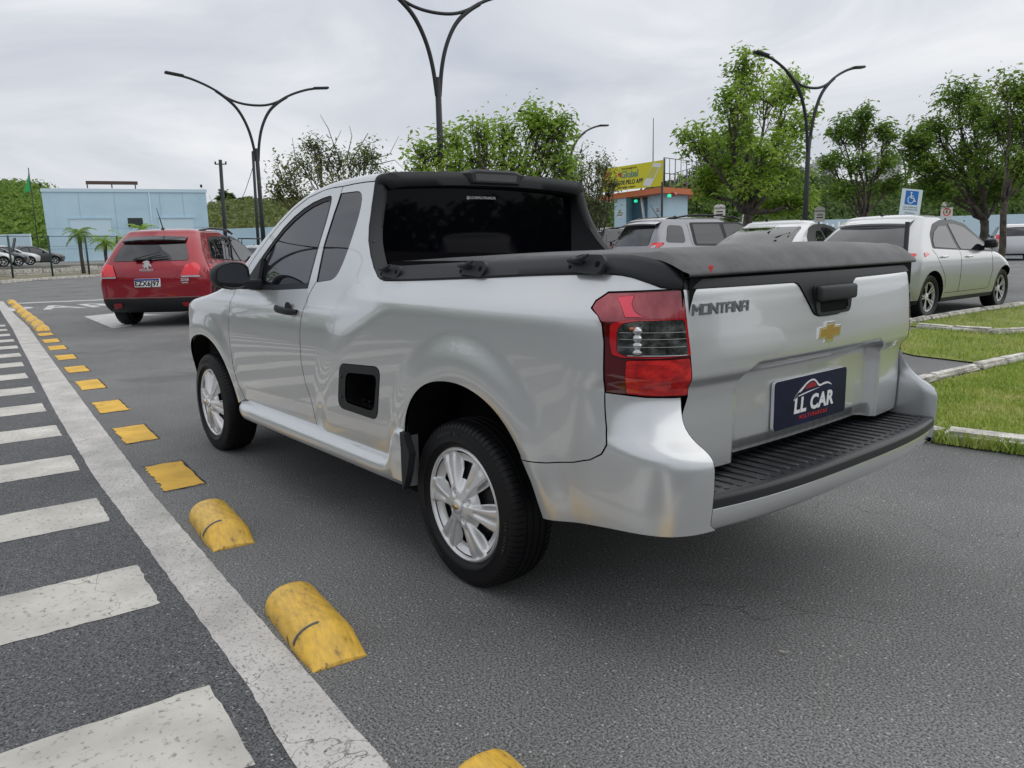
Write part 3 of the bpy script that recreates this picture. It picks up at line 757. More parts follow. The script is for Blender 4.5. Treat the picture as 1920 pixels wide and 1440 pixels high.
# model lettering, built from strokes in the badge's squared style
def stroke_text(word, W, H, tw, mb, M, dz, mi=0, shear=.12, depth=.004):
    G = {'M': [[(0, 0), (0, 1), (.5, .45), (1, 1), (1, 0)]], 'O': [[(0, 0), (0, 1), (1, 1), (1, 0), (0, 0)]], 'N': [[(0, 0), (0, 1), (1, 0), (1, 1)]], 'T': [[(0, 1), (1, 1)], [(.5, 1), (.5, 0)]],
         'A': [[(0, 0), (0, .7), (.3, 1), (1, 1), (1, 0)], [(0, .42), (1, .42)]], 'L': [[(0, 1), (0, 0), (1, 0)]], 'C': [[(1, 1), (0, 1), (0, 0), (1, 0)]], 'R': [[(0, 0), (0, 1), (1, 1), (1, .45), (0, .45)], [(.45, .45), (1, 0)]],
         'U': [[(0, 1), (0, 0), (1, 0), (1, 1)]], 'I': [[(.5, 0), (.5, 1)]], 'S': [[(1, 1), (0, 1), (0, .5), (1, .5), (1, 0), (0, 0)]], 'P': [[(0, 0), (0, 1), (1, 1), (1, .45), (0, .45)]], 'E': [[(1, 1), (0, 1), (0, 0), (1, 0)], [(0, .5), (.8, .5)]]}
    n = len(word); cw = W/n*.80; x0 = -W/2
    for i, ch in enumerate(word):
        if ch == ' ': continue
        ox = x0+i*W/n
        for st in G[ch]:
            for a, b in zip(st[:-1], st[1:]):
                ax, ay, bx, by = ox+a[0]*cw, a[1]*H-H/2, ox+b[0]*cw, b[1]*H-H/2
                ax += ay*shear; bx += by*shear
                dx, dy = bx-ax, by-ay; L_ = math.hypot(dx, dy) or 1; ex, ey = dx/L_*tw/2, dy/L_*tw/2; px, py = -dy/L_*tw/2, dx/L_*tw/2
                mb.prism([(ax-ex-px, ay-ey-py), (bx+ex-px, by+ey-py), (bx+ex+px, by+ey+py), (ax-ex+px, ay-ey+py)], dz+random.random()*.0003, dz+depth, mi, M)
yl = .530; sA = s_at_y(yl); pa = P(np.array(sA), np.array(1.042)); na = fnormal(P, np.array(sA), np.array(1.042))
xd = np.cross(-na, [0, 0, 1]); xd = -np.array([na[1]*-1, na[0], 0]); xd = xd/np.linalg.norm(xd)
if xd[1] > 0: xd = -xd
M = frame_matrix(tuple(pa), tuple(xd), (0, 0, 1))
mb = MB(); random.seed(3); stroke_text('MONTANA', .226, .0235, .0060, mb, Matrix.Identity(4), -.002, 0, .16, .0055)
bv = np.array(mb.V); yy = .533-bv[:, 0]; ss = s_at_y(yy); zz_ = 1.041+bv[:, 1]+.010*0
bp_ = P(ss, zz_)+fnormal(P, ss, zz_)*bv[:, 2:3]; mb.V = [tuple(v) for v in bp_]
mb.obj('model_badge', tg, mat('badge_dark_chrome', (.16, .165, .17), .32, .8), smooth=False)
# licence plate with the dealer's plate on it
xr_ = float(Pg(np.array(SC+.001), np.array(.72))[0])
PM = Matrix(((0, 0, -1, xr_-.010), (-1, 0, 0, -.008), (0, 1, 0, .703), (0, 0, 0, 1)))
NAVY = mat('plate_navy', (.010, .013, .045), .35, spec=.25); noise_color(NAVY, [(.3, (.006, .008, .02)), (.7, (.012, .016, .065))], 7, 2)
mb = MB(); mb.prism(round_poly([(-.225, -.077), (.225, -.077), (.225, .082), (-.225, .082)], .016, 4), -.010, 0, 0, PM)
mb.prism(round_poly([(-.2235, -.0765), (.2245, -.0765), (.2245, .0815), (-.2235, .0815)], .0155, 4), 0, .0015, 1, PM)
pl = mb.obj('licence_plate', tg, [WHITEP, NAVY], smooth=False)
mb = MB(); PR = PM.copy()
V, F = text_mesh('LL CAR', .066, .0006, bold=.0026, shear=.10, space=1.06); mb.add(xf([(x*1.10, y*1.02, z) for x, y, z in V], PR @ Matrix.Translation((.012, -.014, .0021))), F)
mb.obj('plate_wordmark', pl, WHITEP, smooth=False)
mb = MB(); V, F = text_mesh('MULTIMARCAS', .0175, .0005, bold=.0004, shear=.08, space=1.65); mb.add(xf(V, PR @ Matrix.Translation((.012, -.0535, .0021))), F)
mb.obj('plate_strapline', pl, REDP, smooth=False)
def ribbon(mb, top, bot, z0, z1, mi, M):
    mb.prism(list(top)+list(bot)[::-1], z0, z1, mi, M)
mb = MB()
up = smooth_open([(-.112, .012), (-.09, .032), (-.06, .048), (-.03, .063), (.0, .068), (.02, .062), (.045, .040), (.07, .046), (.10, .046), (.122, .034)], 2)
lo = smooth_open([(-.112, .006), (-.085, .024), (-.055, .041), (-.03, .057), (.0, .0625), (.018, .056), (.040, .034), (.07, .039), (.10, .040), (.122, .031)], 2)
for i in range(len(up)-1): mb.prism([lo[i], lo[i+1], up[i+1], up[i]], .0016, .0024, 0, PR)
mb.prism([(-.085, .018), (-.03, .024), (.05, .033), (-.03, .028), (-.08, .022)], .0016, .0024, 0, PR)
mb.prism([(-.112, .012), (-.098, .013), (-.07, .034), (-.09, .030)], .0017, .0024, 0, PR)
mb.obj('plate_car_outline', pl, WHITEP, smooth=False)
mb = MB(); rd = smooth_open([(-.045, .040), (-.025, .053), (.0, .058), (.015, .052), (.025, .042)], 2)
mb.prism([(.025, .040), (-.045, .037)]+rd, .0014, .0022, 0, PR); mb.obj('plate_car_window', pl, mat('dark_red_print', (.35, .01, .02), .5), smooth=False)

# --- black bed rails
for side in (1, -1):
    lowp = chaikin([(.60, 1.108)] + RAIL_LOW[::-1][0:], 2) if False else densify(smooth_open([(.56, 1.104), (.45, 1.101), (.293, 1.104), (-.107, 1.119), (-.372, 1.131), (-.62, 1.139), (-.70, 1.139), (-.755, 1.134), (-.82, 1.116), (-.865, 1.101), (-.915, 1.097)], 2), .03, False)
    A = P(lowp[:, 0], lowp[:, 1]); N = fnormal(P, lowp[:, 0], lowp[:, 1])
    G = []
    for a, nn, (s, w_) in zip(A, N, lowp):
        zu = float(np.interp(s, [-.93, -.915, -.90, -.88, -.86, -.83, -.79, -.74, -.66, -.05, .60], [1.118, 1.130, 1.144, 1.158, 1.167, 1.176, 1.184, 1.190, 1.193, 1.174, 1.152]))
        inx = float(np.interp(s, [-.92, -.88, -.80, -.70, .6], [.002, .004, .004, .0, 0]))
        yi = float(np.interp(s, [-.93, -.91, -.89, -.85, -.74, -.6], [.664, .676, .690, .702, .712, .716]))
        o = a+nn*.006
        h = zu-o[2]
        pts = [a-nn*.004, a+nn*.004, a+nn*.007+np.array([0, 0, .003]), None, None, None, None]
        top = np.array([a[0]+inx, yi, zu]); mid = (o*.45+top*.55)+np.array([0, .006, .004])
        q = [a-nn*.004, a+nn*.004, o+np.array([0, 0, .004]), o*.62+top*.38+nn*.006, o*.25+top*.75+nn*.006, top+np.array([0, .004, .0005]), top+np.array([0, -.008, .001]), top+np.array([.0, -.03, -.006]), top+np.array([.0, -.035, -.04])]
        G.append(q)
    G = np.array(G)*[1, side, 1]
    mb = MB(); mb.grid(G, flip=(side > 0)); mb.add(G[-1], [tuple(range(9))]); mb.add(G[0], [tuple(range(9))])
    rl = mb.obj('bed_rail', truck, BLACKP, autos=60)
    for xh in (.475, -.067, -.610):
        zc = float(np.interp(xh, [-.66, -.05, .60], [1.168, 1.149, 1.131])); yc = .766
        M = Matrix(((-side*1.0, 0, 0, xh), (0, -.12, side*1, side*yc), (0, 1, .35, zc), (0, 0, 0, 1)))
        M = frame_matrix((xh, side*yc, zc), (-side, 0, -.03*side), (0, -.35*side, 1))
        mb = MB(); mb.prism(round_poly([(-.070, -.024), (.058, -.028), (.074, .0), (.060, .026), (-.030, .027), (-.072, .006)], .018, 4), -.004, .010, 0, M)
        mb.rbox(-.058, -.004, -.004, .012, .008, .030, .006, 2, 0, M)
        mb.tube([tuple(M @ Vector(v)) for v in ((-.058, .002, .024), (-.02, .002, .030), (.004, .010, .030), (.018, .022, .024))], [.007, .007, .006, .004], 8)
        for cx_, cy_, r_ in ((.046, -.001, .0095), (-.060, -.013, .006)):
            mb.prism([(cx_+r_*math.cos(a), cy_+r_*math.sin(a)) for a in np.linspace(0, 2*PI, 14, endpoint=False)], .010, .0106, 1, M)
        mb.obj('tie_down_cleat', truck, [BLACKP, DARK], fix=True, autos=40)

# --- frame round the rear window, glass, brake light
def outer_curve():
    pts = []
    for s, w_ in smooth_open([(.50, 1.098)] + CAB_REAR, 2): pts.append(P(np.array(s), np.array(w_)))
    for w_ in np.linspace(1.53, WC(.816), 16): pts.append(P(np.array(.816), np.array(w_)))
    return np.array(pts)
OC = outer_curve(); OC = np.concatenate([OC, (OC[::-1]*[1, -1, 1])[1:]])
n = len(OC); rings = []
for i, a in enumerate(OC):
    z = a[2]; y = a[1]; sgn = 1 if y > 0 else -1
    f = min(1, max(0, (z-1.50)/.05))
    yi = max(-.575, min(.575, y-sgn*.062 if abs(y) > .1 else y)); 
    zi = min(z, 1.508); zi = z-.062 if z > 1.535 else min(z, 1.508)
    zi = min(zi, 1.508-.012*(abs(y)/.55)**2) if z > 1.45 else z
    yin = (abs(y)-.060)*sgn if z < 1.50 else y*.93
    back = -.006-.028*sm((z-1.50)/.06)
    rings.append([a+np.array([.004, 0, -.002]), a+np.array([-.004, 0, .001]), np.array([a[0]+back-.004, y-sgn*.006*(1-f), z-.004*f]), np.array([a[0]+back-.010, (y+yin)/2, (z+zi)/2]), np.array([a[0]+back-.006, yin, zi]), np.array([a[0]+back+.008, yin-sgn*.004, zi-.003]), np.array([.862, min(.580, abs(yin))*sgn, max(zi-.004, 1.08)])])
G = np.array(rings)
mb = MB(); mb.grid(G)
wf = mb.obj('rear_window_frame', truck, BLACKP, fix=False, autos=70)
bm_ = None
mb = MB(); mb.add([(.860, .60, 1.10), (.860, -.60, 1.10), (.860, -.57, 1.515), (.860, .57, 1.515)], [(0, 1, 2, 3)])
rg = mb.obj('rear_glass', truck, mat('rear_glass_dark', (.002, .002, .004), .03, spec=.14), smooth=False)
mb = MB(); GM = Matrix(((0, 0, -1, .859), (-1, 0, 0, .021), (0, 1, 0, 1.458), (0, 0, 0, 1)))
V, F = text_mesh('@LLCARMULTIMARCAS', .0165, .0005, bold=.0004); mb.add(xf(V, GM), F)
mb.obj('window_sticker', rg, WHITEP, smooth=False)
# brake light housing
mb = MB()
zt = 1.578
M = Matrix(((0, 0, -1, .86), (-1, 0, 0, 0), (0, 1, 0, 0), (0, 0, 0, 1)))
sec0 = [(-.185, 1.560), (-.150, 1.512), (.150, 1.512), (.185, 1.560), (.120, 1.582), (-.120, 1.582)]
sec1 = [(-.150, 1.562), (-.135, 1.522), (.135, 1.522), (.150, 1.562), (.110, 1.572), (-.110, 1.572)]
V = [(.86, -y, z) for y, z in sec0]+[(.775, -y*1.0, z) for y, z in sec0]+[(.762, -y, z) for y, z in sec1]
F = [(i, (i+1) % 6, 6+(i+1) % 6, 6+i) for i in range(6)]+[(6+i, 6+(i+1) % 6, 12+(i+1) % 6, 12+i) for i in range(6)]+[tuple(range(12, 18))]
mb.add(V, F); bl = mb.obj('brake_light', truck, BLACKP, smooth=False, fix=True)
mb = MB(); mb.add([(.761, .120, 1.529), (.761, -.120, 1.529), (.761, -.125, 1.560), (.761, .125, 1.560)], [(0, 1, 2, 3)])
mb.obj('brake_lens', bl, mat('smoked_lens', (.018, .016, .016), .1, coat=1), smooth=False)
for z, y_ in ((1.505, None), (1.26, None)):
    i = int(np.argmin(np.abs(OC[:n//2, 2]-z))); a = OC[i]
    for sg in (1, -1):
        mb = MB(); mb.tube([(a[0]-.004, sg*(a[1]-.018), a[2]), (a[0]-.014, sg*(a[1]-.018), a[2])], .008, 12); mb.obj('frame_screw', wf, BLACKG)

# --- tonneau cover
xs = np.concatenate([np.linspace(.858, -.70, 50), -.72-.176*np.linspace(0, 1, 26)**.7]); ysl = np.linspace(-1, 1, 61)
G = []
for x in xs:
    row = []
    for v in ysl:
        hw = float(np.interp(x, [-.896, -.886, -.87, -.845, -.80, -.74, -.6, .2, .5, .72, .86], [.676, .690, .698, .703, .706, .707, .702, .694, .69, .66, .56]))
        y = v*hw
        zc = float(np.interp(x, [-.8, -.5, .2, .9], [1.197, 1.192, 1.182, 1.160]))
        crown = .016*(1-v*v)
        # rolled hem and soft ridges
        ed = max(0, (abs(v)-.955)/.045); z = zc+crown-.018*ed**2.2
        xb = x
        if x < -.78: k = min(1, (-.78-x)/.116); z -= (z-1.139)*k**2.3
        z += .003*math.exp(-((abs(y)-.63)/.012)**2)*(1 if x > -.84 else .0)
        z += .0035*math.exp(-((x+.785)/.016)**2)*(1-.6*abs(v)**4)
        bow = .009*(1-v*v)
        row.append((xb-(bow if x < -.6 else bow*max(0, (.2-x)/.8)), y, z))
    G.append(row)
last = G[-1]; G.append([(x-.0015, y, z-.007) for x, y, z in last]); G.append([(x+.02, y, z-.011) for x, y, z in last])
VINYL = mat('cover_vinyl', (.040, .043, .044), .50); noise_color(VINYL, [(.35, (.035, .037, .038)), (.52, (.060, .063, .064)), (.70, (.10, .104, .104))], 7, 9, .72); add_bump(VINYL, 700, .12, .001)
mb = MB(); mb.grid(np.array(G), flip=True)
tc_ = mb.obj('tonneau_cover', truck, VINYL)
G2 = [[(x, y*sg_, z) for sg_ in (1,) for (y, z) in ()] for x in ()]
mb = MB()
for sg in (1, -1):   # skirts down to the bed
    G = [[(x, sg*float(np.interp(x, [-.9, -.86, -.78, .5, .72, .86], [.672, .684, .694, .69, .66, .56])), z) for z in (1.175 if x > -.8 else 1.15, 1.05)] for x in np.linspace(.85, -.88, 20)]
    mb.grid(G, flip=(sg < 0))
mb.add([(-.885, -.66, 1.13), (-.885, .66, 1.13), (-.885, .66, .95), (-.885, -.66, .95)], [(0, 1, 2, 3)])
mb.obj('cover_seal', truck, DARK)
M = Matrix(((0, 0, -1, -.909), (-1, 0, 0, .60), (0, 1, -.2, 1.150), (0, 0, 0, 1)))
mb = MB(); mb.prism([(-.012, .008), (.010, .010), (.0, -.012)], .0, .0012, 0, M); mb.obj('cover_tag', truck, REDP, smooth=False)

# --- door mirrors
for side in (1, -1):
    mb = MB()
    c = Vector((1.845, side*.922, 1.108))
    G = []
    ringn = 24
    for k, (dx, sc) in enumerate([(-.055, .90), (-.050, .97), (-.02, 1.0), (.02, .98), (.05, .88), (.075, .66), (.088, .30), (.091, .02)]):
        row = []
        for j in range(ringn+1):
            a = 2*PI*j/ringn; ca, sa = math.cos(a), math.sin(a)
            ex = 2/2.9
            yy = math.copysign(abs(ca)**ex, ca)*.100*sc; zz = math.copysign(abs(sa)**ex, sa)*.073*sc
            if yy*1 > 0: zz *= 1-.22*(yy/.1)
            row.append((c.x+dx-yy*.18, c.y+side*yy, c.z+zz))
        G.append(row)
    mb.grid(G, flip=(side > 0))
    mm = mb.obj('mirror', truck, BLACKP, fix=True)
    inner = G[0]; cc = np.array(inner[:-1]).mean(0)
    V = [tuple(cc+(np.array(v)-cc)*.93+np.array([.004, 0, 0])) for v in inner[:-1]]
    mb = MB(); mb.add(V, [tuple(range(len(V)))]); mb.obj('mirror_glass', mm, mat('mirror_glass', (.30, .32, .34), .04, 1.0), smooth=False)
    mb = MB(); mb.grid([[tuple(G[0][j]) for j in range(ringn+1)], [V[j % ringn] for j in range(ringn+1)]]); mb.obj('mirror_bezel', mm, BLACKG)
    mb = MB(); mb.rbox(1.80, 1.90, min(side*.76, side*.87), max(side*.76, side*.87), 1.035, 1.085, .012)
    mb.prism([(1.82, 1.03), (2.03, 1.035), (1.87, 1.19), (1.855, 1.19)], 0, .02, 0, Matrix(((1, 0, 0, 0), (0, -.36*side, side, side*(.775+.36*1.035)), (0, 1, 0, 0), (0, 0, 0, 1))))
    mb.obj('mirror_arm', mm, BLACKP, smooth=False, fix=True)
# ---------------------------------------------------------------- ground
def tri_sheet(name, poly, z, m, step=None, **kw):
    V = [(x, y, z) for x, y in poly]
    return mesh(name, V, [tuple(range(len(V)))], None, m, False)
ASPH = mat('asphalt', (.09, .09, .092), .82)
def asphalt_nodes(m, base=(.166, .167, .165)):
    t, b = nodes(m); N = t.nodes; lk = t.links.new
    tc = N.new('ShaderNodeTexCoord')
    big = N.new('ShaderNodeTexNoise'); big.inputs['Scale'].default_value = .55; big.inputs['Detail'].default_value = 8; big.inputs['Roughness'].default_value = .62
    fine = N.new('ShaderNodeTexNoise'); fine.inputs['Scale'].default_value = 140; fine.inputs['Detail'].default_value = 3; fine.inputs['Roughness'].default_value = .75
    vor = N.new('ShaderNodeTexVoronoi'); vor.inputs['Scale'].default_value = 95
    r1 = N.new('ShaderNodeMapRange'); r1.inputs[1].default_value = .3; r1.inputs[2].default_value = .72; r1.inputs[3].default_value = .70; r1.inputs[4].default_value = 1.28
    r2 = N.new('ShaderNodeMapRange'); r2.inputs[1].default_value = .34; r2.inputs[2].default_value = .68; r2.inputs[3].default_value = .02; r2.inputs[4].default_value = 2.1
    # pale chippings: one cell in a few
    hue = N.new('ShaderNodeSeparateColor'); gt = N.new('ShaderNodeMapRange'); gt.inputs[1].default_value = .90; gt.inputs[2].default_value = .97; gt.inputs[3].default_value = 0; gt.inputs[4].default_value = .34
    ds = N.new('ShaderNodeMapRange'); ds.inputs[1].default_value = .15; ds.inputs[2].default_value = .4; ds.inputs[3].default_value = 1; ds.inputs[4].default_value = 0
    for n_ in (big, fine, vor): lk(tc.outputs['Object'], n_.inputs['Vector'])
    lk(big.outputs[0], r1.inputs[0]); lk(fine.outputs[0], r2.inputs[0]); lk(vor.outputs['Color'], hue.inputs[0]); lk(hue.outputs[0], gt.inputs[0]); lk(vor.outputs['Distance'], ds.inputs[0])
    m1 = N.new('ShaderNodeMath'); m1.operation = 'MULTIPLY'; lk(r1.outputs[0], m1.inputs[0]); lk(r2.outputs[0], m1.inputs[1])
    m2 = N.new('ShaderNodeMath'); m2.operation = 'MULTIPLY'; lk(gt.outputs[0], m2.inputs[0]); lk(ds.outputs[0], m2.inputs[1])
    vm = N.new('ShaderNodeVectorMath'); vm.operation = 'SCALE'; vm.inputs[0].default_value = base; lk(m1.outputs[0], vm.inputs['Scale'])
    va = N.new('ShaderNodeVectorMath'); va.operation = 'ADD'; lk(vm.outputs[0], va.inputs[0]); lk(m2.outputs[0], va.inputs[1])
    # worn, stained zones and a few hairline cracks
    st = N.new('ShaderNodeTexNoise'); st.inputs['Scale'].default_value = .9; st.inputs['Detail'].default_value = 3; st.inputs['Distortion'].default_value = 1.2; lk(tc.outputs['Object'], st.inputs['Vector'])
    s3 = N.new('ShaderNodeMapRange'); s3.inputs[1].default_value = .60; s3.inputs[2].default_value = .74; s3.inputs[3].default_value = 1; s3.inputs[4].default_value = .74; lk(st.outputs[0], s3.inputs[0])
    nd = N.new('ShaderNodeTexNoise'); nd.inputs['Scale'].default_value = 5; nd.inputs['Detail'].default_value = 5; lk(tc.outputs['Object'], nd.inputs['Vector'])
    ad = N.new('ShaderNodeVectorMath'); ad.operation = 'MULTIPLY_ADD'; ad.inputs[1].default_value = (.5, .5, .5); lk(nd.outputs['Color'], ad.inputs[0]); lk(tc.outputs['Object'], ad.inputs[2])
    cv = N.new('ShaderNodeTexVoronoi'); cv.feature = 'DISTANCE_TO_EDGE'; cv.inputs['Scale'].default_value = .55; lk(ad.outputs[0], cv.inputs['Vector'])
    cm = N.new('ShaderNodeMapRange'); cm.inputs[1].default_value = .0008; cm.inputs[2].default_value = .0035; cm.inputs[3].default_value = .5; cm.inputs[4].default_value = 1; lk(cv.outputs['Distance'], cm.inputs[0])
    gc = N.new('ShaderNodeMapRange'); gc.inputs[1].default_value = .46; gc.inputs[2].default_value = .56; lk(big.outputs[0], gc.inputs[0])
    gm = N.new('ShaderNodeMix'); gm.inputs[2].default_value = 1; lk(gc.outputs[0], gm.inputs[0]); lk(cm.outputs[0], gm.inputs[3])
    mm = N.new('ShaderNodeMath'); mm.operation = 'MULTIPLY'; lk(s3.outputs[0], mm.inputs[0]); lk(gm.outputs[0], mm.inputs[1])
    vf = N.new('ShaderNodeVectorMath'); vf.operation = 'SCALE'; lk(va.outputs[0], vf.inputs[0]); lk(mm.outputs[0], vf.inputs['Scale'])
    lk(vf.outputs[0], b.inputs['Base Color'])
    bp = N.new('ShaderNodeBump'); bp.inputs['Strength'].default_value = .55; bp.inputs['Distance'].default_value = .004
    lk(fine.outputs[0], bp.inputs['Height']); lk(bp.outputs[0], b.inputs['Normal'])
    return va, bp
asphalt_nodes(ASPH)
ASPH2 = mat('asphalt_dark', (.09, .09, .092), .8); asphalt_nodes(ASPH2, (.098, .100, .104))
g = tri_sheet('ground', [(-150, -400), (700, -400), (700, 400), (-150, 400)], 0, ASPH); tag(g, kind='structure')
def paint_mat(name, col, wear_col=(.10, .10, .10), wear=.52, scale=60, crack=True):
    """weathered road paint: noise wear shows the asphalt, hairline cracks"""
    m = mat(name, col, .75); t, b = nodes(m); N = t.nodes; lk = t.links.new
    tc = N.new('ShaderNodeTexCoord')
    n1 = N.new('ShaderNodeTexNoise'); n1.inputs['Scale'].default_value = scale; n1.inputs['Detail'].default_value = 6; n1.inputs['Roughness'].default_value = .72
    n2 = N.new('ShaderNodeTexNoise'); n2.inputs['Scale'].default_value = 4; n2.inputs['Detail'].default_value = 6
    lk(tc.outputs['Object'], n1.inputs['Vector']); lk(tc.outputs['Object'], n2.inputs['Vector'])
    s1 = N.new('ShaderNodeMapRange'); s1.inputs[1].default_value = wear+.06; s1.inputs[2].default_value = wear+.20; lk(n1.outputs[0], s1.inputs[0])
    s2 = N.new('ShaderNodeMapRange'); s2.inputs[1].default_value = .30; s2.inputs[2].default_value = .75; s2.inputs[3].default_value = .72; s2.inputs[4].default_value = 1.12; lk(n2.outputs[0], s2.inputs[0])
    sc = N.new('ShaderNodeVectorMath'); sc.operation = 'SCALE'; sc.inputs[0].default_value = col; lk(s2.outputs[0], sc.inputs['Scale'])
    mx = N.new('ShaderNodeMix'); mx.data_type = 'RGBA'; mx.inputs[7].default_value = (*wear_col, 1)
    lk(s1.outputs[0], mx.inputs[0]); lk(sc.outputs[0], mx.inputs[6])
    out = mx.outputs[2]
    if crack:
        nd = N.new('ShaderNodeTexNoise'); nd.inputs['Scale'].default_value = 6; lk(tc.outputs['Object'], nd.inputs['Vector'])
        ad = N.new('ShaderNodeVectorMath'); ad.operation = 'MULTIPLY_ADD'; ad.inputs[1].default_value = (.35, .35, .35); lk(nd.outputs['Color'], ad.inputs[0]); lk(tc.outputs['Object'], ad.inputs[2])
        v = N.new('ShaderNodeTexVoronoi'); v.feature = 'DISTANCE_TO_EDGE'; v.inputs['Scale'].default_value = 2.6; lk(ad.outputs[0], v.inputs['Vector'])
        cm = N.new('ShaderNodeMapRange'); cm.inputs[1].default_value = .001; cm.inputs[2].default_value = .006; cm.inputs[3].default_value = .75; cm.inputs[4].default_value = 0; lk(v.outputs['Distance'], cm.inputs[0])
        gate = N.new('ShaderNodeMapRange'); gate.inputs[1].default_value = .48; gate.inputs[2].default_value = .56; lk(n2.outputs[0], gate.inputs[0])
        mm = N.new('ShaderNodeMath'); mm.operation = 'MULTIPLY'; lk(cm.outputs[0], mm.inputs[0]); lk(gate.outputs[0], mm.inputs[1])
        m2 = N.new('ShaderNodeMix'); m2.data_type = 'RGBA'; m2.inputs[7].default_value = (.05, .05, .05, 1); lk(mm.outputs[0], m2.inputs[0]); lk(out, m2.inputs[6]); out = m2.outputs[2]
    lk(out, b.inputs['Base Color'])
    bp = N.new('ShaderNodeBump'); bp.inputs['Strength'].default_value = .5; bp.inputs['Distance'].default_value = .004; bp.invert = True
    lk(n1.outputs[0], bp.inputs['Height']); lk(bp.outputs[0], b.inputs['Normal'])
    return m
WHITE_LINE = paint_mat('road_line_paint', (.60, .58, .55), wear=.47, scale=95)
ZEBRA = paint_mat('zebra_paint', (.62, .60, .545), wear=.50, scale=45)
YELLOW = paint_mat('yellow_base_paint', (.78, .47, .07), wear=.54, scale=30)
rnd = random.Random(4)
def ragged(poly, step, amp, seed=1):
    P_ = densify(poly, step); r = random.Random(seed)
    return [(x+r.uniform(-amp, amp), y+r.uniform(-amp, amp)) for x, y in P_]
def poly_sheet(name, polys, z, m, kind='structure'):
    bm = bmesh.new()
    for P_ in polys:
        vs = [bm.verts.new((x, y, z)) for x, y in P_]; f = bm.faces.new(vs)
    bmesh.ops.triangulate(bm, faces=bm.faces[:]); bmesh.ops.recalc_face_normals(bm, faces=bm.faces[:])
    me = bpy.data.meshes.new(name); bm.to_mesh(me); bm.free()
    if me.polygons[0].normal.z < 0: me.flip_normals()
    o = link(name, me, None, m); tag(o, kind=kind); return o
# long edge line of the crossing, with a bend to the left far away
R_edge = [(-1.9, 1.60), (-.71, 1.542), (-.28, 1.515), (.515, 1.465), (1.935, 1.372), (4.5, 1.15), (7.65, .872), (10.5, .62), (14, .30), (18, .02), (24.7, -.50)]
L_edge = [(-1.9, 1.76), (-.56, 1.712), (-.128, 1.668), (1.098, 1.600), (2.537, 1.530), (5, 1.34), (7.9, 1.085), (10.5, .86), (14, .55), (17, .32), (21.8, -.07), (24.7, -.28)]
poly_sheet('edge_line', [ragged(R_edge, .06, .006, 3)[:-1] + [(24.7, -.4)] if False else [tuple(v) for v in densify(R_edge, .05, False)+np.random.RandomState(3).uniform(-.0025, .0025, (len(densify(R_edge, .05, False)), 2))] + [tuple(v) for v in (densify(L_edge, .05, False)+np.random.RandomState(5).uniform(-.0025, .0025, (len(densify(L_edge, .05, False)), 2)))[::-1]]], .004, WHITE_LINE)
poly_sheet('crossing_road', [[(x, y-.05) for x, y in L_edge]+[(24.7, 3.0), (30, 30), (-40, 30), (-40, 2.6), (-6, 1.85)]], .002, ASPH2)
zeb = []
x0 = -1.56
for k in range(20):
    a = x0+k*1.077; 
    if a > 15: break
    yl = float(np.interp(a, [p[0] for p in L_edge], [p[1] for p in L_edge]))+.06+.02*math.sin(k)
    wd = .43
    sk = .045
    far_y = yl+3.4
    sl = .028*1
    zeb.append(ragged([(a, yl), (a+wd, yl-.03), (a+wd+.07*3.4, far_y), (a+.07*3.4, far_y)], .04, .004, 20+k))
poly_sheet('zebra_crossing', zeb, .004, ZEBRA)
flat = [(1.97, 2.55), (3.24, 3.80), (4.46, 5.02), (5.78, 6.42), (7.10, 7.64), (8.38, 8.92), (9.62, 10.2), (10.70, 11.3), (11.95, 12.5)]
def redge(x): return float(np.interp(x, [p[0] for p in R_edge], [p[1] for p in R_edge]))
yl_p = []
for k, (a, b) in enumerate(flat):
    ya, yb = redge(a)-.06, redge(b)-.055
    yl_p.append(ragged([(a, ya), (a-.0, ya-.21), (b-.01, yb-.205), (b, yb)], .03, .010, 50+k))
poly_sheet('yellow_marker_base', yl_p, .004, YELLOW)
GLUE = mat('black_mastic', (.018, .017, .016), .7)
gl_p = []
for k, (a, b) in enumerate(flat):
    ya, yb = redge(a)-.045, redge(b)-.04
    for (p, q, wd) in (((a-.012, ya-.22), (b+.005, yb-.225), .014), ((b+.004, yb-.215), (b+.012, yb+.004), .012), ((a-.010, ya+.0), (a-.016, ya-.22), .010)):
        n_ = 9; v = np.array(q)-np.array(p); L_ = np.linalg.norm(v); nn = np.array([-v[1], v[0]])/L_; r = random.Random(k*7+int(wd*1000))
        up_ = [tuple(np.array(p)+v*i/n_+nn*(r.uniform(.1, 1)*wd*.6)) for i in range(n_+1)]; dn = [tuple(np.array(p)+v*i/n_-nn*(r.uniform(.1, 1)*wd*.6)) for i in range(n_+1)]
        gl_p.append(up_+dn[::-1])
poly_sheet('mastic_trace', gl_p, .0062, GLUE)
# raised yellow lane studs
YB = mat('stud_yellow', (.66, .38, .05), .42, coat=.15)
t, b = nodes(YB); N = t.nodes; lk = t.links.new
tc = N.new('ShaderNodeTexCoord'); n1 = N.new('ShaderNodeTexNoise'); n1.inputs['Scale'].default_value = 14; n1.inputs['Detail'].default_value = 9; n1.inputs['Roughness'].default_value = .7
mpn = N.new('ShaderNodeMapping'); mpn.inputs['Scale'].default_value = (1.0, 3.5, 1.2); mpn.inputs['Rotation'].default_value = (0, 0, .5)
lk(tc.outputs['Object'], mpn.inputs[0]); lk(mpn.outputs[0], n1.inputs['Vector'])
rr = N.new('ShaderNodeValToRGB'); rr.color_ramp.elements[0].position = .30; rr.color_ramp.elements[0].color = (.20, .125, .035, 1); rr.color_ramp.elements[1].position = .60; rr.color_ramp.elements[1].color = (.82, .50, .06, 1)
e = rr.color_ramp.elements.new(.42); e.color = (.62, .38, .06, 1); lk(n1.outputs[0], rr.inputs[0])
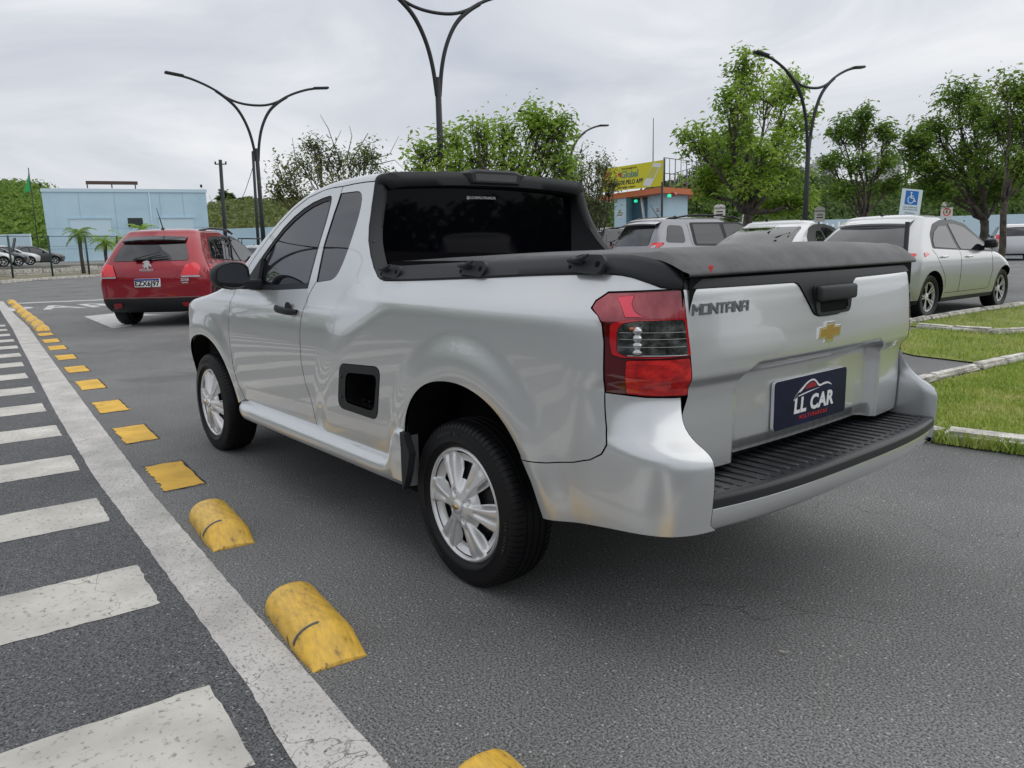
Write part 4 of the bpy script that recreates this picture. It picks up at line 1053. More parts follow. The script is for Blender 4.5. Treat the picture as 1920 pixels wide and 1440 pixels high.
# dark chips near the foot of the stud
n3 = N.new('ShaderNodeTexNoise'); n3.inputs['Scale'].default_value = 28; n3.inputs['Detail'].default_value = 5; lk(tc.outputs['Object'], n3.inputs['Vector'])
sx = N.new('ShaderNodeSeparateXYZ'); lk(tc.outputs['Object'], sx.inputs[0])
hz = N.new('ShaderNodeMapRange'); hz.inputs[1].default_value = 0; hz.inputs[2].default_value = .045; hz.inputs[3].default_value = .07; hz.inputs[4].default_value = -.12; lk(sx.outputs[2], hz.inputs[0])
ad = N.new('ShaderNodeMath'); ad.operation = 'ADD'; lk(n3.outputs[0], ad.inputs[0]); lk(hz.outputs[0], ad.inputs[1])
ch = N.new('ShaderNodeMapRange'); ch.inputs[1].default_value = .64; ch.inputs[2].default_value = .68; lk(ad.outputs[0], ch.inputs[0])
mxx = N.new('ShaderNodeMix'); mxx.data_type = 'RGBA'; mxx.inputs[7].default_value = (.16, .12, .04, 1); lk(ch.outputs[0], mxx.inputs[0]); lk(rr.outputs[0], mxx.inputs[6]); lk(mxx.outputs[2], b.inputs['Base Color'])
bpn = N.new('ShaderNodeBump'); bpn.inputs['Strength'].default_value = .4; bpn.inputs['Distance'].default_value = .004; lk(n1.outputs[0], bpn.inputs['Height']); lk(bpn.outputs[0], b.inputs['Normal'])
def make_stud(seed=0):
    """half-barrel stud, bevelled ends, 0.42 x 0.20 x 0.085 m, origin at its base centre"""
    r = random.Random(seed); G = []
    Lx, Wy, H = .51, .188, .086
    prof = []
    xs = np.array([-.5, -.495, -.48, -.44, -.40, -.34, -.30, -.27, -.24, 0, .25, .40, .43, .455, .475, .49, .5])*Lx
    for x in xs:
        e = max(0, (-x/Lx-.27)/.23) if x < 0 else max(0, (x/Lx-.42)/.08)
        k = 1-.88*(e*.92+.08*e*e) if x < 0 else 1-.80*e**2.2
        row = []
        for a in np.linspace(0, PI, 17):
            cy, cz = math.cos(a), math.sin(a)
            row.append((x+r.uniform(-.001, .001), -cy*Wy/2*(1-.10*e), (cz**.80)*H*k+r.uniform(-.001, .001)*(cz > .05)))
        G.append(row)
    G = np.array(G); mb = MB(); mb.grid(G, flip=True); mb.add(G[0], [tuple(range(17))]); mb.add(G[-1], [tuple(range(17))[::-1]])
    o = mb.obj('lane_stud', None, YB, fix=True, autos=60)
    # scuffed reflector strip across one end
    mb = MB()
    pts = []
    for a in np.linspace(.12, 1.45, 14): pts.append((-.262*Lx-.030*(a-.35)/1.75+.03, math.cos(a)*Wy/2*.985, math.sin(a)**.8*H*.97+.0005))
    mb.tube(pts, [.001]+[.0065]*12+[.001], 6); mb.obj('reflector_strip', o, mat('strip_grey', (.10, .10, .10), .4))
    return o
studs = [(-1.12, 0), (.052, 0), (1.20, 0), (13.2, 1), (14.5, 1), (15.8, 1), (17.2, 1), (18.8, 1), (20.8, 1), (23.2, 1)]
names = ['yellow lane stud cut off by the bottom edge of the photo', 'largest yellow lane stud, beside the white edge line nearest the camera', 'worn yellow lane stud just ahead of the pickup rear wheel, second nearest',
         'first far yellow lane stud beyond the flat yellow patches', 'second far yellow lane stud beyond the flat patches', 'third far yellow lane stud in the distant row', 'fourth far yellow lane stud in the distant row', 'fifth far yellow lane stud in the distant row', 'sixth far yellow lane stud, last but one in the row', 'farthest yellow lane stud at the end of the white line']
proto = make_stud(1)
for i, (x, k) in enumerate(studs):
    if i == 0: o = proto
    else:
        o = proto.copy(); C.objects.link(o)
        for ch_ in proto.children:
            c = ch_.copy(); C.objects.link(c); c.parent = o
    o.location = (x, (1.435, 1.382, 1.285)[i] if k == 0 else redge(x)-.16, .0)
    o.rotation_euler = (0, 0, math.radians((-5, -6.5, -6.5)[i] if i < 3 else -3)); o.scale = (1, 1, 1) if i < 3 else (1.25, 1.15, 1.15)
    tag(o, names[i], 'road stud', 'yellow lane studs along the white edge line')
# ---------------------------------------------------------------- other cars
def wheel_mesh(R=.31, W=.20, spokes=5, rim_m=None):
    """returns (tyre mesh, rim mesh); outer face +y, origin at the hub"""
    mb = MB(); mb.lathe(tyre_prof(R, W/2, R*.66), 40); o = mb.obj('tyre', None, RUBBER); t = o.data; bpy.data.objects.remove(o)
    mb = MB(); rr = R*.67; h = W/2*.86
    mb.lathe([(rr, h*.9), (rr*1.0, h), (rr*.94, h*.98), (rr*.91, h*.35), (rr*.5, h*.1), (.001, h*.1)], 40, mi=1)
    mb.lathe([(rr*1.0, h*.95), (rr*1.0, h*1.02), (rr*.93, h*1.0), (rr*.91, h*.6)], 40)
    for k in range(spokes):
        a = 2*PI*k/spokes
        M = Matrix.Rotation(a, 4, 'Y')
        for s_ in (-1, 1):
            Q = [(rr*.10, h*.72, s_*.012+.0), (rr*.95, h*.93, s_*rr*.20), (rr*.95, h*.93, s_*rr*.09), (rr*.12, h*.72, -s_*.004)]
            Q2 = [(x, y-.02, z) for x, y, z in Q]
            mb.add(xf(Q+Q2, M), [(0, 1, 2, 3), (7, 6, 5, 4), (0, 4, 5, 1), (1, 5, 6, 2), (2, 6, 7, 3), (3, 7, 4, 0)])
    mb.lathe([(rr*.26, h*.5), (rr*.24, h*.8), (.001, h*.85)], 20)
    o = mb.obj('rim', None, [rim_m or HUBM, DARK], autos=40); r = o.data; bpy.data.objects.remove(o)
    return t, r
ALLOY = mat('alloy', (.75, .75, .76), .30, .6)
BADGE = mat('badge_silver', (.70, .70, .71), .35, .35)
TYRE_ME, RIM_ME = wheel_mesh(1.0, .66, 5, ALLOY)
SEALM = mat('window_trim', (.012, .012, .013), .35)
def make_car(name, label, cat, loc, rz, paint_m, sp, group=None, plate=None, detail=1, scale=1):
    """sp: L (rear,front x from the rear axle), W, H, wb, R, belt, tail(z)->x, nose(z)->x, side windows, tail window ..."""
    t = thing(name, label, cat, loc, rz, group); t.scale = (scale,)*3
    XR, XF, W = sp['xr'], sp['xf'], sp['W']/2
    fr = cspline([z for z, x in XR], [x for z, x in XR]); ff = cspline([z for z, x in XF], [x for z, x in XF])
    fw = cspline([z for z, y in sp['hw']], [y for z, y in sp['hw']])
    zt, zb = sp['ztop'], sp['zbot']; bow = sp.get('bow', .10); fbow = sp.get('fbow', .30)
    rcf = cspline([zb, .6, .9, 1.0, 1.2, zt, 2.5], [.16, .20, .22, .20, .17, .15, .15])
    def tailx(y, z): return fr(z)+bow*np.clip(np.abs(y)/fw(z), 0, 1)**2.2
    def ring(z):
        hw, a, b = float(fw(z)), float(fr(z)), float(ff(z)); rc = float(rcf(z)); pts = []
        N1 = 9
        # rear, from right (-y) to left, then left side to the front, front, right side
        ys = np.linspace(-(hw-rc), hw-rc, N1)
        for y in ys: pts.append((a+bow*(abs(y)/hw)**2.2, y))
        xe = a+bow*((hw-rc)/hw)**2.2
        for k in range(1, 5):
            q = PI/2*k/5; pts.append((xe+rc*(1-math.cos(q)), hw-rc+rc*math.sin(q)))
        for x in np.linspace(xe+rc, b-fbow-rc, 34): pts.append((x, hw))
        for k in range(1, 5):
            q = PI/2*k/5; pts.append((b-fbow-rc+rc*1.2*math.sin(q), hw-rc*(1-math.cos(q))))
        for y in np.linspace(hw-rc, -(hw-rc), N1): pts.append((b-fbow*(abs(y)/hw)**2.2+(.2*rc if abs(y) > hw-rc-.01 else 0), y))
        for k in range(4, 0, -1):
            q = PI/2*k/5; pts.append((b-fbow-rc+rc*1.2*math.sin(q), -(hw-rc*(1-math.cos(q)))))
        for x in np.linspace(b-fbow-rc, xe+rc, 34): pts.append((x, -hw))
        for k in range(4, 0, -1):
            q = PI/2*k/5; pts.append((xe+rc*(1-math.cos(q)), -(hw-rc+rc*math.sin(q))))
        return pts
    zs = sorted(set([round(v, 4) for v in list(np.linspace(zb, zt, 30))+[v+d for v in sp.get('creases', []) for d in (-.008, .008)]]))
    V = []; n = None
    rg = ring(zb); c0 = ((fr(zb)+ff(zb))/2, 0)
    rows = [[(c0[0]+(x-c0[0])*.94, y*.88, zb-.02) for x, y in rg]]
    for z in zs: rows.append([(x, y, z) for x, y in ring(z)])
    top = ring(zt); a, b = float(fr(zt)), float(ff(zt)); cx = (a+b)/2
    for k, dz in ((.985, .012), (.94, .030), (.86, .045), (.70, .060), (.45, .072), (.2, .078), (.02, .079)):
        rows.append([(cx+(x-cx)*(k+.25*(1-k)*k), y*k, zt+dz) for x, y in top])
    mb = MB(); n = len(rg)
    G = np.array([r+[r[0]] for r in rows]); mb.grid(G, flip=True)
    mb.add(rows[0], [tuple(range(n))[::-1]]); mb.add(rows[-1], [tuple(range(n))])
    body = mb.obj('body', t, [paint_m, DARK], fix=True, autos=50)
    wb, R = sp['wb'], sp['R']; Ra = R*sp.get('arch', 1.16)
    # wheel arches are cut out of the shell
    cb = MB()
    for x in (0, wb):
        for s in (1, -1): cb.prism([(x+Ra*math.cos(q), R+.01+Ra*math.sin(q)) for q in np.linspace(0, 2*PI, 32, endpoint=False)], 0, .34, 1, Matrix(((1, 0, 0, 0), (0, 0, s, s*(W-.26)), (0, 1, 0, 0), (0, 0, 0, 1))))
    co = cb.obj('cut', None, [paint_m, DARK], smooth=False, fix=True)
    md = body.modifiers.new('b', 'BOOLEAN'); md.object = co; md.operation = 'DIFFERENCE'; md.solver = 'EXACT'
    body_t = body.parent; body.parent = None
    dg = bpy.context.evaluated_depsgraph_get(); me = bpy.data.meshes.new_from_object(body.evaluated_get(dg)); body.modifiers.clear(); body.data = me
    me.set_sharp_from_angle(angle=math.radians(42))
    if sp.get('dark_below'):
        me.materials.append(BLACKP)
        for pf_ in me.polygons:
            if pf_.material_index == 0 and pf_.center.z < sp['dark_below']: pf_.material_index = 2
    body.parent = body_t
    bpy.data.objects.remove(co)
    # wheels
    ang = 0
    for x in (0, wb):
        for s in (1, -1):
            w_ = bpy.data.objects.new('wheel', TYRE_ME); C.objects.link(w_); w_.parent = t
            w_.location = (x, s*(W-.045-.33*R), R); w_.scale = (R, R*1.0, R)
            if s < 0: w_.rotation_euler = (0, 0, PI)
            r_ = bpy.data.objects.new('rim', RIM_ME); C.objects.link(r_); r_.parent = w_
    def Fs(side):
        def F(x, z):
            x = np.asarray(x, float); z = np.asarray(z, float)
            return np.stack([x, side*fw(z)+0*x, z], -1)
        return F
    def side_panel(nm, poly, m, off, par, side, holes=(), rim=.004):
        P_ = densify(poly, .05); 
        def F(x, z): x = np.asarray(x, float); z = np.asarray(z, float); return np.stack([x, fw(z)+0*x, z], -1)
        return panel(nm, F, poly, holes, .06, m, par, off=off, rim=rim, side=side, gap=0)
    def tail_panel(nm, poly, m, off, par, holes=(), rim=.004):
        def F(y, z):
            y = np.asarray(y, float); z = np.asarray(z, float)
            hw = fw(z); rc = rcf(z); ay = np.abs(y); k = np.clip((ay-(hw-rc))/rc, 0, 1)
            x = fr(z)+bow*(np.minimum(ay, hw-rc)/hw)**2.2+rc*(1-np.sqrt(np.clip(1-k*k, 0, 1)))
            return np.stack([x, y, z], -1)
        # s increases to +y : same orientation as the truck tail
        return panel(nm, F, poly, holes, .05, m, par, off=off, rim=rim, side=1, gap=0)
    for side in (1, -1):
        if sp.get('side_dark'): side_panel('window_frame', sp['side_dark'], SEALM, .003, t, side)
        for k, w_ in enumerate(sp['windows']): side_panel('window', w_, GLASS, .008, t, side)
        for w_ in sp.get('cladding', []): side_panel('side_cladding', w_, BLACKP, .006, t, side)
        for ln in sp.get('seams', []):
            mb = MB(); mb.tube([(x, side*(float(fw(z))+.0), z) for x, z in densify(ln, .08, False)], .0032, 5); mb.obj('door_seam', t, DARK)
        for (x, z) in sp.get('handles', []):
            mb = MB(); y = float(fw(z)); mb.rbox(x-.09, x+.09, side*(y+.018)-.01, side*(y+.018)+.01, z-.013, z+.013, .006)
            mb.obj('door_handle', t, paint_m if sp.get('chrome_handle') is None else CHROME, autos=40)
        if sp.get('mirror'):
            x, z = sp['mirror']; y = float(fw(z)); mb = MB()
            mb.rbox(x-.07, x+.07, min(side*(y+.04), side*(y+.21)), max(side*(y+.04), side*(y+.21)), z-.06, z+.075, .035, 3)
            mb.rbox(x-.03, x+.04, min(side*(y-.06), side*(y+.08)), max(side*(y-.06), side*(y+.08)), z-.05, z-.02, .01)
            mb.obj('mirror', t, sp.get('mirror_m', BLACKG), autos=40)
        if sp.get('rails'):
            x0, x1, hh = sp['rails']; y = float(fw(zt))-.05; mb = MB()
            pts = [(x0, side*y, zt+.0)]+[(x, side*y, zt+hh*min(1, 3.2*(x-x0)/(x1-x0), 3.2*(x1-x)/(x1-x0))+.02) for x in np.linspace(x0+.08, x1-.08, 9)]+[(x1, side*y, zt+.0)]
            mb.tube(pts, .018, 8); mb.tube([(x0, side*y, zt+.01), (x0+.22, side*y, zt+hh*.8+.01)], .024, 8); mb.tube([(x1, side*y, zt+.01), (x1-.22, side*y, zt+hh*.8+.01)], .024, 8)
            mb.obj('roof_rail', t, sp.get('rail_m', BLACKG))
    for w_ in sp.get('tail_glass', []): tail_panel('rear_window', w_, GLASS, .006, t)
    for w_ in sp.get('tail_black', []): tail_panel('bumper_guard', w_, BLACKP, .008, t)
    for nm, w_, m, off in sp.get('tail_bits', []): tail_panel(nm, w_, m, off, t)
    for nm, w_, m, off in sp.get('side_bits', []):
        for side in (1, -1): side_panel(nm, w_, m, off, t, side)
    if sp.get('spoiler'):
        z, dx, hw_, m = sp['spoiler']; mb = MB(); G = []
        for y in np.linspace(-hw_, hw_, 17):
            xt = float(fr(z))+bow*(abs(y)/W)**2.2
            q_ = (y/hw_)**2; G.append([(xt+.16, y, z+.105-.03*q_), (xt+.05, y, z+.075-.03*q_), (xt-dx+.05*q_, y, z+.032-.02*q_), (xt-dx+.008+.05*q_, y, z+.006-.02*q_), (xt+.06, y, z-.012)])
        mb.grid(np.array(G)); mb.obj('spoiler', t, m, fix=False, autos=40)
    if plate:
        z, txt = plate; x = float(fr(z)); mb = MB(); mb.rbox(x-.030, x+.01, -.20, .20, z-.065, z+.065, .008)
        PMt = Matrix(((0, 0, -1, x-.031), (-1, 0, 0, 0), (0, 1, 0, z), (0, 0, 0, 1)))
        pl = mb.obj('licence_plate', t, WHITEP, autos=30)
        mb = MB(); mb.prism([(-.195, .036), (.195, .036), (.195, .062), (-.195, .062)], 0, .002, 0, PMt); mb.obj('plate_band', pl, mat('plate_blue', (.01, .03, .25), .4), smooth=False)
        mb = MB(); V_, F_2 = text_mesh(txt, .105, .001, bold=.003, space=1.02); mb.add(xf(V_, PMt @ Matrix.Translation((0, -.013, .001))), F_2); mb.obj('plate_number', pl, BLACKG, smooth=False)
    if sp.get('antenna'):
        x, dx, h = sp['antenna']; mb = MB(); mb.tube([(x, 0, zt+.07), (x+dx, 0, zt+.07+h)], [.010, .004], 6); mb.tube([(x-.03, 0, zt+.062), (x+.05, 0, zt+.075)], [.022, .012], 8); mb.obj('antenna', t, BLACKG)
    return t
RED = paint('red_paint', (.31, .004, .016), metal=.35, rough=.28)
WHITE = paint('white_paint', (.66, .67, .68), metal=0, rough=.35, flake=False)
GREYP = paint('grey_paint', (.26, .265, .285), metal=.75, rough=.3)
SILV2 = paint('silver_paint_hatch', (.44, .45, .46), metal=.50, rough=.30)
DKGREY = paint('dark_grey_paint', (.06, .065, .07), metal=.5, rough=.3)
REDLAMP = mat('tail_lamp_red', (.80, .012, .025), .12, coat=1)
CLRLAMP = mat('lamp_clear', (.45, .46, .48), .12, coat=1)
REFL = mat('reflector_red', (.30, .004, .006), .2, coat=1)
# red crossover
rc_sp = dict(W=1.74, ztop=1.475, zbot=.24, wb=2.54, R=.325, bow=.16, fbow=.35,
    xr=[(.20, -.56), (.34, -.70), (.55, -.745), (.75, -.76), (.92, -.735), (1.03, -.67), (1.20, -.56), (1.36, -.42), (1.475, -.27)],
    xf=[(.20, 3.30), (.5, 3.42), (.75, 3.40), (.88, 3.22), (.97, 2.75), (1.02, 2.30), (1.2, 1.98), (1.36, 1.65), (1.475, 1.30)],
    hw=[(.18, .79), (.35, .85), (.55, .868), (.78, .870), (.92, .850), (1.0, .815), (1.1, .765), (1.25, .70), (1.40, .635), (1.475, .595), (1.6, .55)],
    windows=[round_poly([(-.08, 1.06), (.30, 1.035), (.22, 1.33), (.14, 1.345)], .02), round_poly([(.34, 1.03), (1.02, 1.0), (.96, 1.395), (.30, 1.36)], .03), round_poly([(1.10, .99), (2.05, .97), (1.80, 1.15), (1.50, 1.32), (1.20, 1.40), (1.03, 1.40)], .04)],
    side_dark=round_poly([(-.15, 1.055), (.40, 1.01), (2.14, .95), (1.86, 1.16), (1.53, 1.35), (1.22, 1.43), (.30, 1.41), (.10, 1.37)], .03),
    seams=[[(1.06, .98), (1.06, .55), (1.02, .40)], [(.36, 1.0), (.42, .75), (.42, .66)], [(2.05, .96), (2.1, .7), (2.05, .4)], [(.42, .38), (2.05, .38)]],
    cladding=[[(-.44, .30), (-.40, .30), (-.40, .40), (-.36, .55), (-.26, .66), (-.10, .735), (.10, .735), (.27, .66), (.37, .55), (.43, .40), (.44, .26), (2.1, .26), (2.12, .36), (.50, .37), (.46, .52), (.34, .70), (.16, .80), (-.14, .80), (-.34, .71), (-.43, .60)]],
    handles=[(.55, .86), (1.35, .855)], mirror=(1.88, 1.06), rails=(.0, 1.50, .055), antenna=(-.05, -.16, .32),
    tail_glass=[round_poly([(-.60, 1.035), (.60, 1.035), (.56, 1.15), (.50, 1.31), (-.50, 1.31), (-.56, 1.15)], .05)],
    dark_below=.462, creases=[.462],
    tail_bits=[('number_recess', round_poly([(-.40, .745), (.40, .745), (.50, .89), (-.50, .89)], .03), RED, .004), ('trim_strip', [(-.74, .466), (.74, .466), (.74, .476), (-.74, .476)], mat('strip_silver', (.25, .25, .26), .35, .5), .010)]+
              [('tail_lamp', round_poly([(s*.50, .80), (s*.76, .80), (s*.78, .93), (s*.70, 1.0), (s*.57, .965)], .03)[::s], REDLAMP, .012) for s in (1, -1)]+
              [('lamp_base', round_poly([(s*.52, .775), (s*.77, .775), (s*.77, .80), (s*.50, .80)], .008)[::s], CLRLAMP, .011) for s in (1, -1)]+
              [('reflector', round_poly([(s*.48, .33), (s*.66, .29), (s*.62, .385), (s*.47, .395)], .015)[::s], REFL, .014) for s in (1, -1)],
    side_bits=[('lamp_wrap', round_poly([(-.42, .83), (-.24, .87), (-.28, .93), (-.42, .965)], .02), REDLAMP, .006)],
    spoiler=(1.335, .07, .50, BLACKG))
car_h = math.radians(-40)
red = make_car('crossover_car', 'glossy red crossover with roof rails, seen from behind left of the pickup mirror', 'car', (12.55, -1.78, 0), car_h, RED, rc_sp, plate=(.70, 'EZX6J97'), scale=1.09)
# emblem, name and wiper on the red car
def on_tail(z, dy=0, out=.02, tilt=0):
    fr = cspline([a for a, b in rc_sp['xr']], [b for a, b in rc_sp['xr']]); x = float(fr(z))+.16*(abs(dy)/.86)**2.2-out
    return Matrix(((0, 0, -1, x), (-1, 0, 0, dy), (0, 1, 0, z), (0, 0, 0, 1)))
mb = MB(); M = on_tail(.975, 0, .0)
lion = [(-.045, -.05), (-.025, -.045), (-.01, -.02), (.005, -.05), (.035, -.05), (.02, -.035), (.03, -.005), (.055, -.03), (.05, .0), (.03, .02), (.035, .045), (.01, .06), (-.03, .05), (-.055, .03), (-.03, .03), (-.02, .01), (-.05, .0), (-.055, -.02), (-.03, -.01)]
mb.prism([(x*1.15, y*1.15) for x, y in lion], .0, .045, 0, M); mb.obj('lion_emblem', red, BADGE, smooth=False, fix=True)
mb = MB(); V, F = text_mesh('PEUGEOT', .045, .004, bold=.001, space=1.15); mb.add(xf(V, on_tail(.895, 0, .016)), F); mb.obj('maker_name', red, BADGE, smooth=False)
mb = MB(); V, F = text_mesh('2008', .06, .004, bold=.001, space=1.1); mb.add(xf(V, on_tail(.735, -.56, .018)), F); V, F = text_mesh('GRIFFE', .028, .004, bold=.001, space=1.2); mb.add(xf(V, on_tail(.69, -.56, .018)), F); mb.obj('trim_badge', red, BADGE, smooth=False)
mb = MB(); x = -.70; mb.rbox(-.72, -.66, -.05, .22, 1.045, 1.075, .012); mb.tube([(-.70, .02, 1.07), (-.66, -.30, 1.10)], .010, 6); mb.tube([(-.69, .22, 1.07), (-.63, -.18, 1.17)], .006, 6); mb.obj('rear_wiper', red, BLACKG)
# grey SUV
du = dict(W=1.82, ztop=1.58, zbot=.26, wb=2.67, R=.345, bow=.10, fbow=.30,
    xr=[(.20, -.70), (.38, -.80), (.60, -.83), (.85, -.82), (1.0, -.78), (1.10, -.72), (1.3, -.62), (1.45, -.52), (1.58, -.42)],
    xf=[(.20, 3.35), (.5, 3.46), (.85, 3.44), (.98, 3.22), (1.06, 2.75), (1.10, 2.35), (1.3, 2.05), (1.45, 1.75), (1.58, 1.40)],
    hw=[(.18, .84), (.4, .90), (.7, .91), (.95, .90), (1.05, .865), (1.12, .82), (1.3, .745), (1.5, .66), (1.6, .62)],
    windows=[round_poly([(-.40, 1.17), (.05, 1.15), (.05, 1.47), (-.28, 1.49)], .07), round_poly([(.30, 1.12), (1.00, 1.11), (.96, 1.50), (.30, 1.50)], .04), round_poly([(1.08, 1.10), (2.10, 1.09), (1.72, 1.38), (1.42, 1.50), (1.05, 1.50)], .05)],
    side_dark=round_poly([(.24, 1.09), (2.22, 1.05), (1.80, 1.40), (1.46, 1.535), (.24, 1.535)], .04),
    seams=[[(.18, 1.52), (.20, .95), (.42, .70)], [(1.04, 1.1), (1.04, .4)], [(2.12, 1.0), (2.1, .45)]],
    handles=[(.40, .98), (1.22, .97)], mirror=(1.92, 1.15), rails=(-.25, 1.55, .075), antenna=(.0, -.22, .26),
    tail_glass=[round_poly([(-.60, 1.11), (.60, 1.11), (.50, 1.50), (-.50, 1.50)], .08)],
    dark_below=.55, creases=[.55],
    tail_bits=[('tail_lamp', round_poly([(s*.66, .96), (s*.82, .96), (s*.82, 1.16), (s*.66, 1.16)], .04)[::s], REDLAMP, .012) for s in (1, -1)]+[('lamp_core', round_poly([(s*.69, 1.0), (s*.78, 1.0), (s*.78, 1.11), (s*.70, 1.11)], .03)[::s], CLRLAMP, .018) for s in (1, -1)]+[('emblem', [(-.04, .96), (.04, .96), (0, 1.05)], CHROME, .012)],
    spoiler=(1.50, .10, .58, GREYP))
dh = math.radians(-104)
make_car('grey_suv', 'grey SUV with black roof rails, just right of the pickup cab', 'car', (8.75, -10.75, 0), dh, GREYP, du, scale=1.07)
make_car('dark_suv', 'dark grey SUV half hidden behind the pickup cab, left of the grey SUV', 'car', (11.6, -11.9, 0), math.radians(-100), DKGREY, dict(du, rails=(-.25, 1.55, .05)))
# silver hatchback
hb = dict(W=1.68, ztop=1.405, zbot=.22, wb=2.50, R=.31, bow=.14, fbow=.38,
    xr=[(.18, -.50), (.34, -.62), (.55, -.66), (.78, -.65), (.90, -.62), (1.0, -.55), (1.10, -.46), (1.25, -.28), (1.405, -.06)],
    xf=[(.18, 3.08), (.45, 3.20), (.66, 3.18), (.80, 2.95), (.90, 2.62), (.97, 2.22), (1.12, 1.92), (1.28, 1.55), (1.405, 1.15)],
    hw=[(.16, .77), (.35, .82), (.55, .838), (.74, .84), (.88, .825), (.96, .79), (1.05, .745), (1.2, .68), (1.33, .62), (1.405, .58), (1.5, .55)],
    windows=[round_poly([(.10, 1.00), (.80, .965), (.72, 1.30), (.46, 1.29), (.26, 1.21), (.14, 1.10)], .03), round_poly([(.90, .96), (1.92, .925), (1.62, 1.12), (1.28, 1.28), (1.0, 1.325), (.80, 1.33)], .04)],
    side_dark=round_poly([(.04, .985), (1.10, .94), (2.06, .90), (1.70, 1.13), (1.36, 1.335), (1.02, 1.392), (.60, 1.385), (.32, 1.325), (.13, 1.19)], .04),
    seams=[[(.86, .95), (.86, .35)], [(.02, .97), (.15, .80), (.36, .58), (.40, .42)], [(1.95, .90), (2.0, .62), (1.92, .36)], [(.40, .345), (1.92, .345)]],
    handles=[(.30, .865), (1.12, .85)], chrome_handle=1, mirror=(1.75, 1.02), antenna=(.12, -.05, .05),
    tail_glass=[round_poly([(-.62, .985), (.62, .985), (.60, 1.12), (.50, 1.285), (-.50, 1.285), (-.60, 1.12)], .06)],
    dark_below=.27, creases=[.27],
    tail_bits=[('tail_lamp', round_poly([(s*.40, .83), (s*.74, .80), (s*.79, .92), (s*.62, .93)], .03)[::s], REDLAMP, .010) for s in (1, -1)]+[('brake_lens', [(-.09, 1.335), (.09, 1.335), (.09, 1.352), (-.09, 1.352)], REFL, .012)],
    side_bits=[('lamp_wrap', round_poly([(-.28, .87), (-.12, .905), (-.16, .93), (-.28, .93)], .015), REDLAMP, .006)],
    spoiler=(1.32, .06, .52, SILV2))
make_car('hatchback', 'silver hatchback with rain guards, parked right of the pickup tailgate', 'car', (3.70, -10.02, 0), math.radians(-91.5), SILV2, hb, plate=(.55, 'FQR3I82'), scale=1.075)
make_car('white_sedan', 'white car with a sloping rear window, between the grey SUV and the silver hatchback', 'car', (5.95, -10.35, 0), math.radians(-84), WHITE, dict(hb, ztop=1.40, spoiler=None,
    xr=[(.18, -.70), (.34, -.90), (.60, -.95), (.90, -.93), (.98, -.80), (1.02, -.58), (1.10, -.42), (1.25, -.12), (1.40, .30)],
    windows=[round_poly([(.30, 1.02), (.80, .98), (.74, 1.28), (.56, 1.27)], .03), hb['windows'][1]],
    tail_glass=[round_poly([(-.66, 1.035), (.66, 1.035), (.56, 1.345), (-.56, 1.345)], .05)], tail_bits=hb['tail_bits'][:2]), scale=1.09)
hbw = dict(hb, R=.33, mirror_m=WHITE)
make_car('white_hatchback', 'white hatchback seen from behind at the right edge, beyond the trees', 'car', (12.0, -42.2, 0), math.radians(-66), WHITE, dict(hb, xr=[(.18, -.55), (.34, -.66), (.8, -.68), (1.0, -.62), (1.25, -.50), (1.405, -.40)], tail_bits=[('tail_lamp', round_poly([(s*.62, .72), (s*.78, .72), (s*.76, 1.05), (s*.62, 1.05)], .02)[::s], REDLAMP, .012) for s in (1, -1)]), scale=1.22)
make_car('dark_hatchback', 'dark car partly hidden by tree trunks, left of the white hatchback at the right edge', 'car', (14.2, -39.5, 0), math.radians(-66), DKGREY, hb, scale=1.15)
# parked cars on the raised lot at the left
LZ = .72
make_car('white_parked_hatch', 'white hatchback behind the fence at the left edge, front to the right', 'car', (57.2, -1.6, LZ), math.radians(-86), WHITE, dict(hb), scale=1.02)
make_car('white_parked_car', 'white car half hidden behind the open black bonnet', 'car', (66.0, -4.4, LZ), math.radians(-95), WHITE, hb)
make_car('black_parked_car', 'black car by the wall in the left car park', 'car', (70.5, -6.8, LZ), math.radians(-100), DKGREY, hb)
ob = make_car('open_bonnet_car', 'dark car with its bonnet open, behind the white hatchback at the left', 'car', (61.2, -3.0, LZ), math.radians(-90), DKGREY, hb)
mb = MB(); G = []
for u in np.linspace(0, 1, 7): G.append([(2.30+.35*u-.1*u*u, y*(1-.15*u), .98+.92*u) for y in np.linspace(-.66, .66, 9)])
mb.grid(np.array(G)); bo = mb.obj('bonnet', ob, mat('bonnet_black', (.012, .014, .014), .5)); sol = bo.modifiers.new('s', 'SOLIDIFY'); sol.thickness = .04
make_car('white_van_car', 'white car beyond the red crossover, just left of the pickup pillar', 'car', (36.5, -12.6, 0), math.radians(-70), WHITE, hb, scale=1.1)
mb = MB()
for k in range(2): mb.tube([(35.9+k*.9, -11.7-k*.5, 1.5), (35.9+k*.9, -11.7-k*.5, 1.95), (36.9+k*.9, -13.3-k*.5, 1.95), (36.9+k*.9, -13.3-k*.5, 1.5)], .03, 6)
tag(mb.obj('ladder_rack', None, BLACKG), 'thin dark roof rack on the white car beyond the red crossover', 'rack')
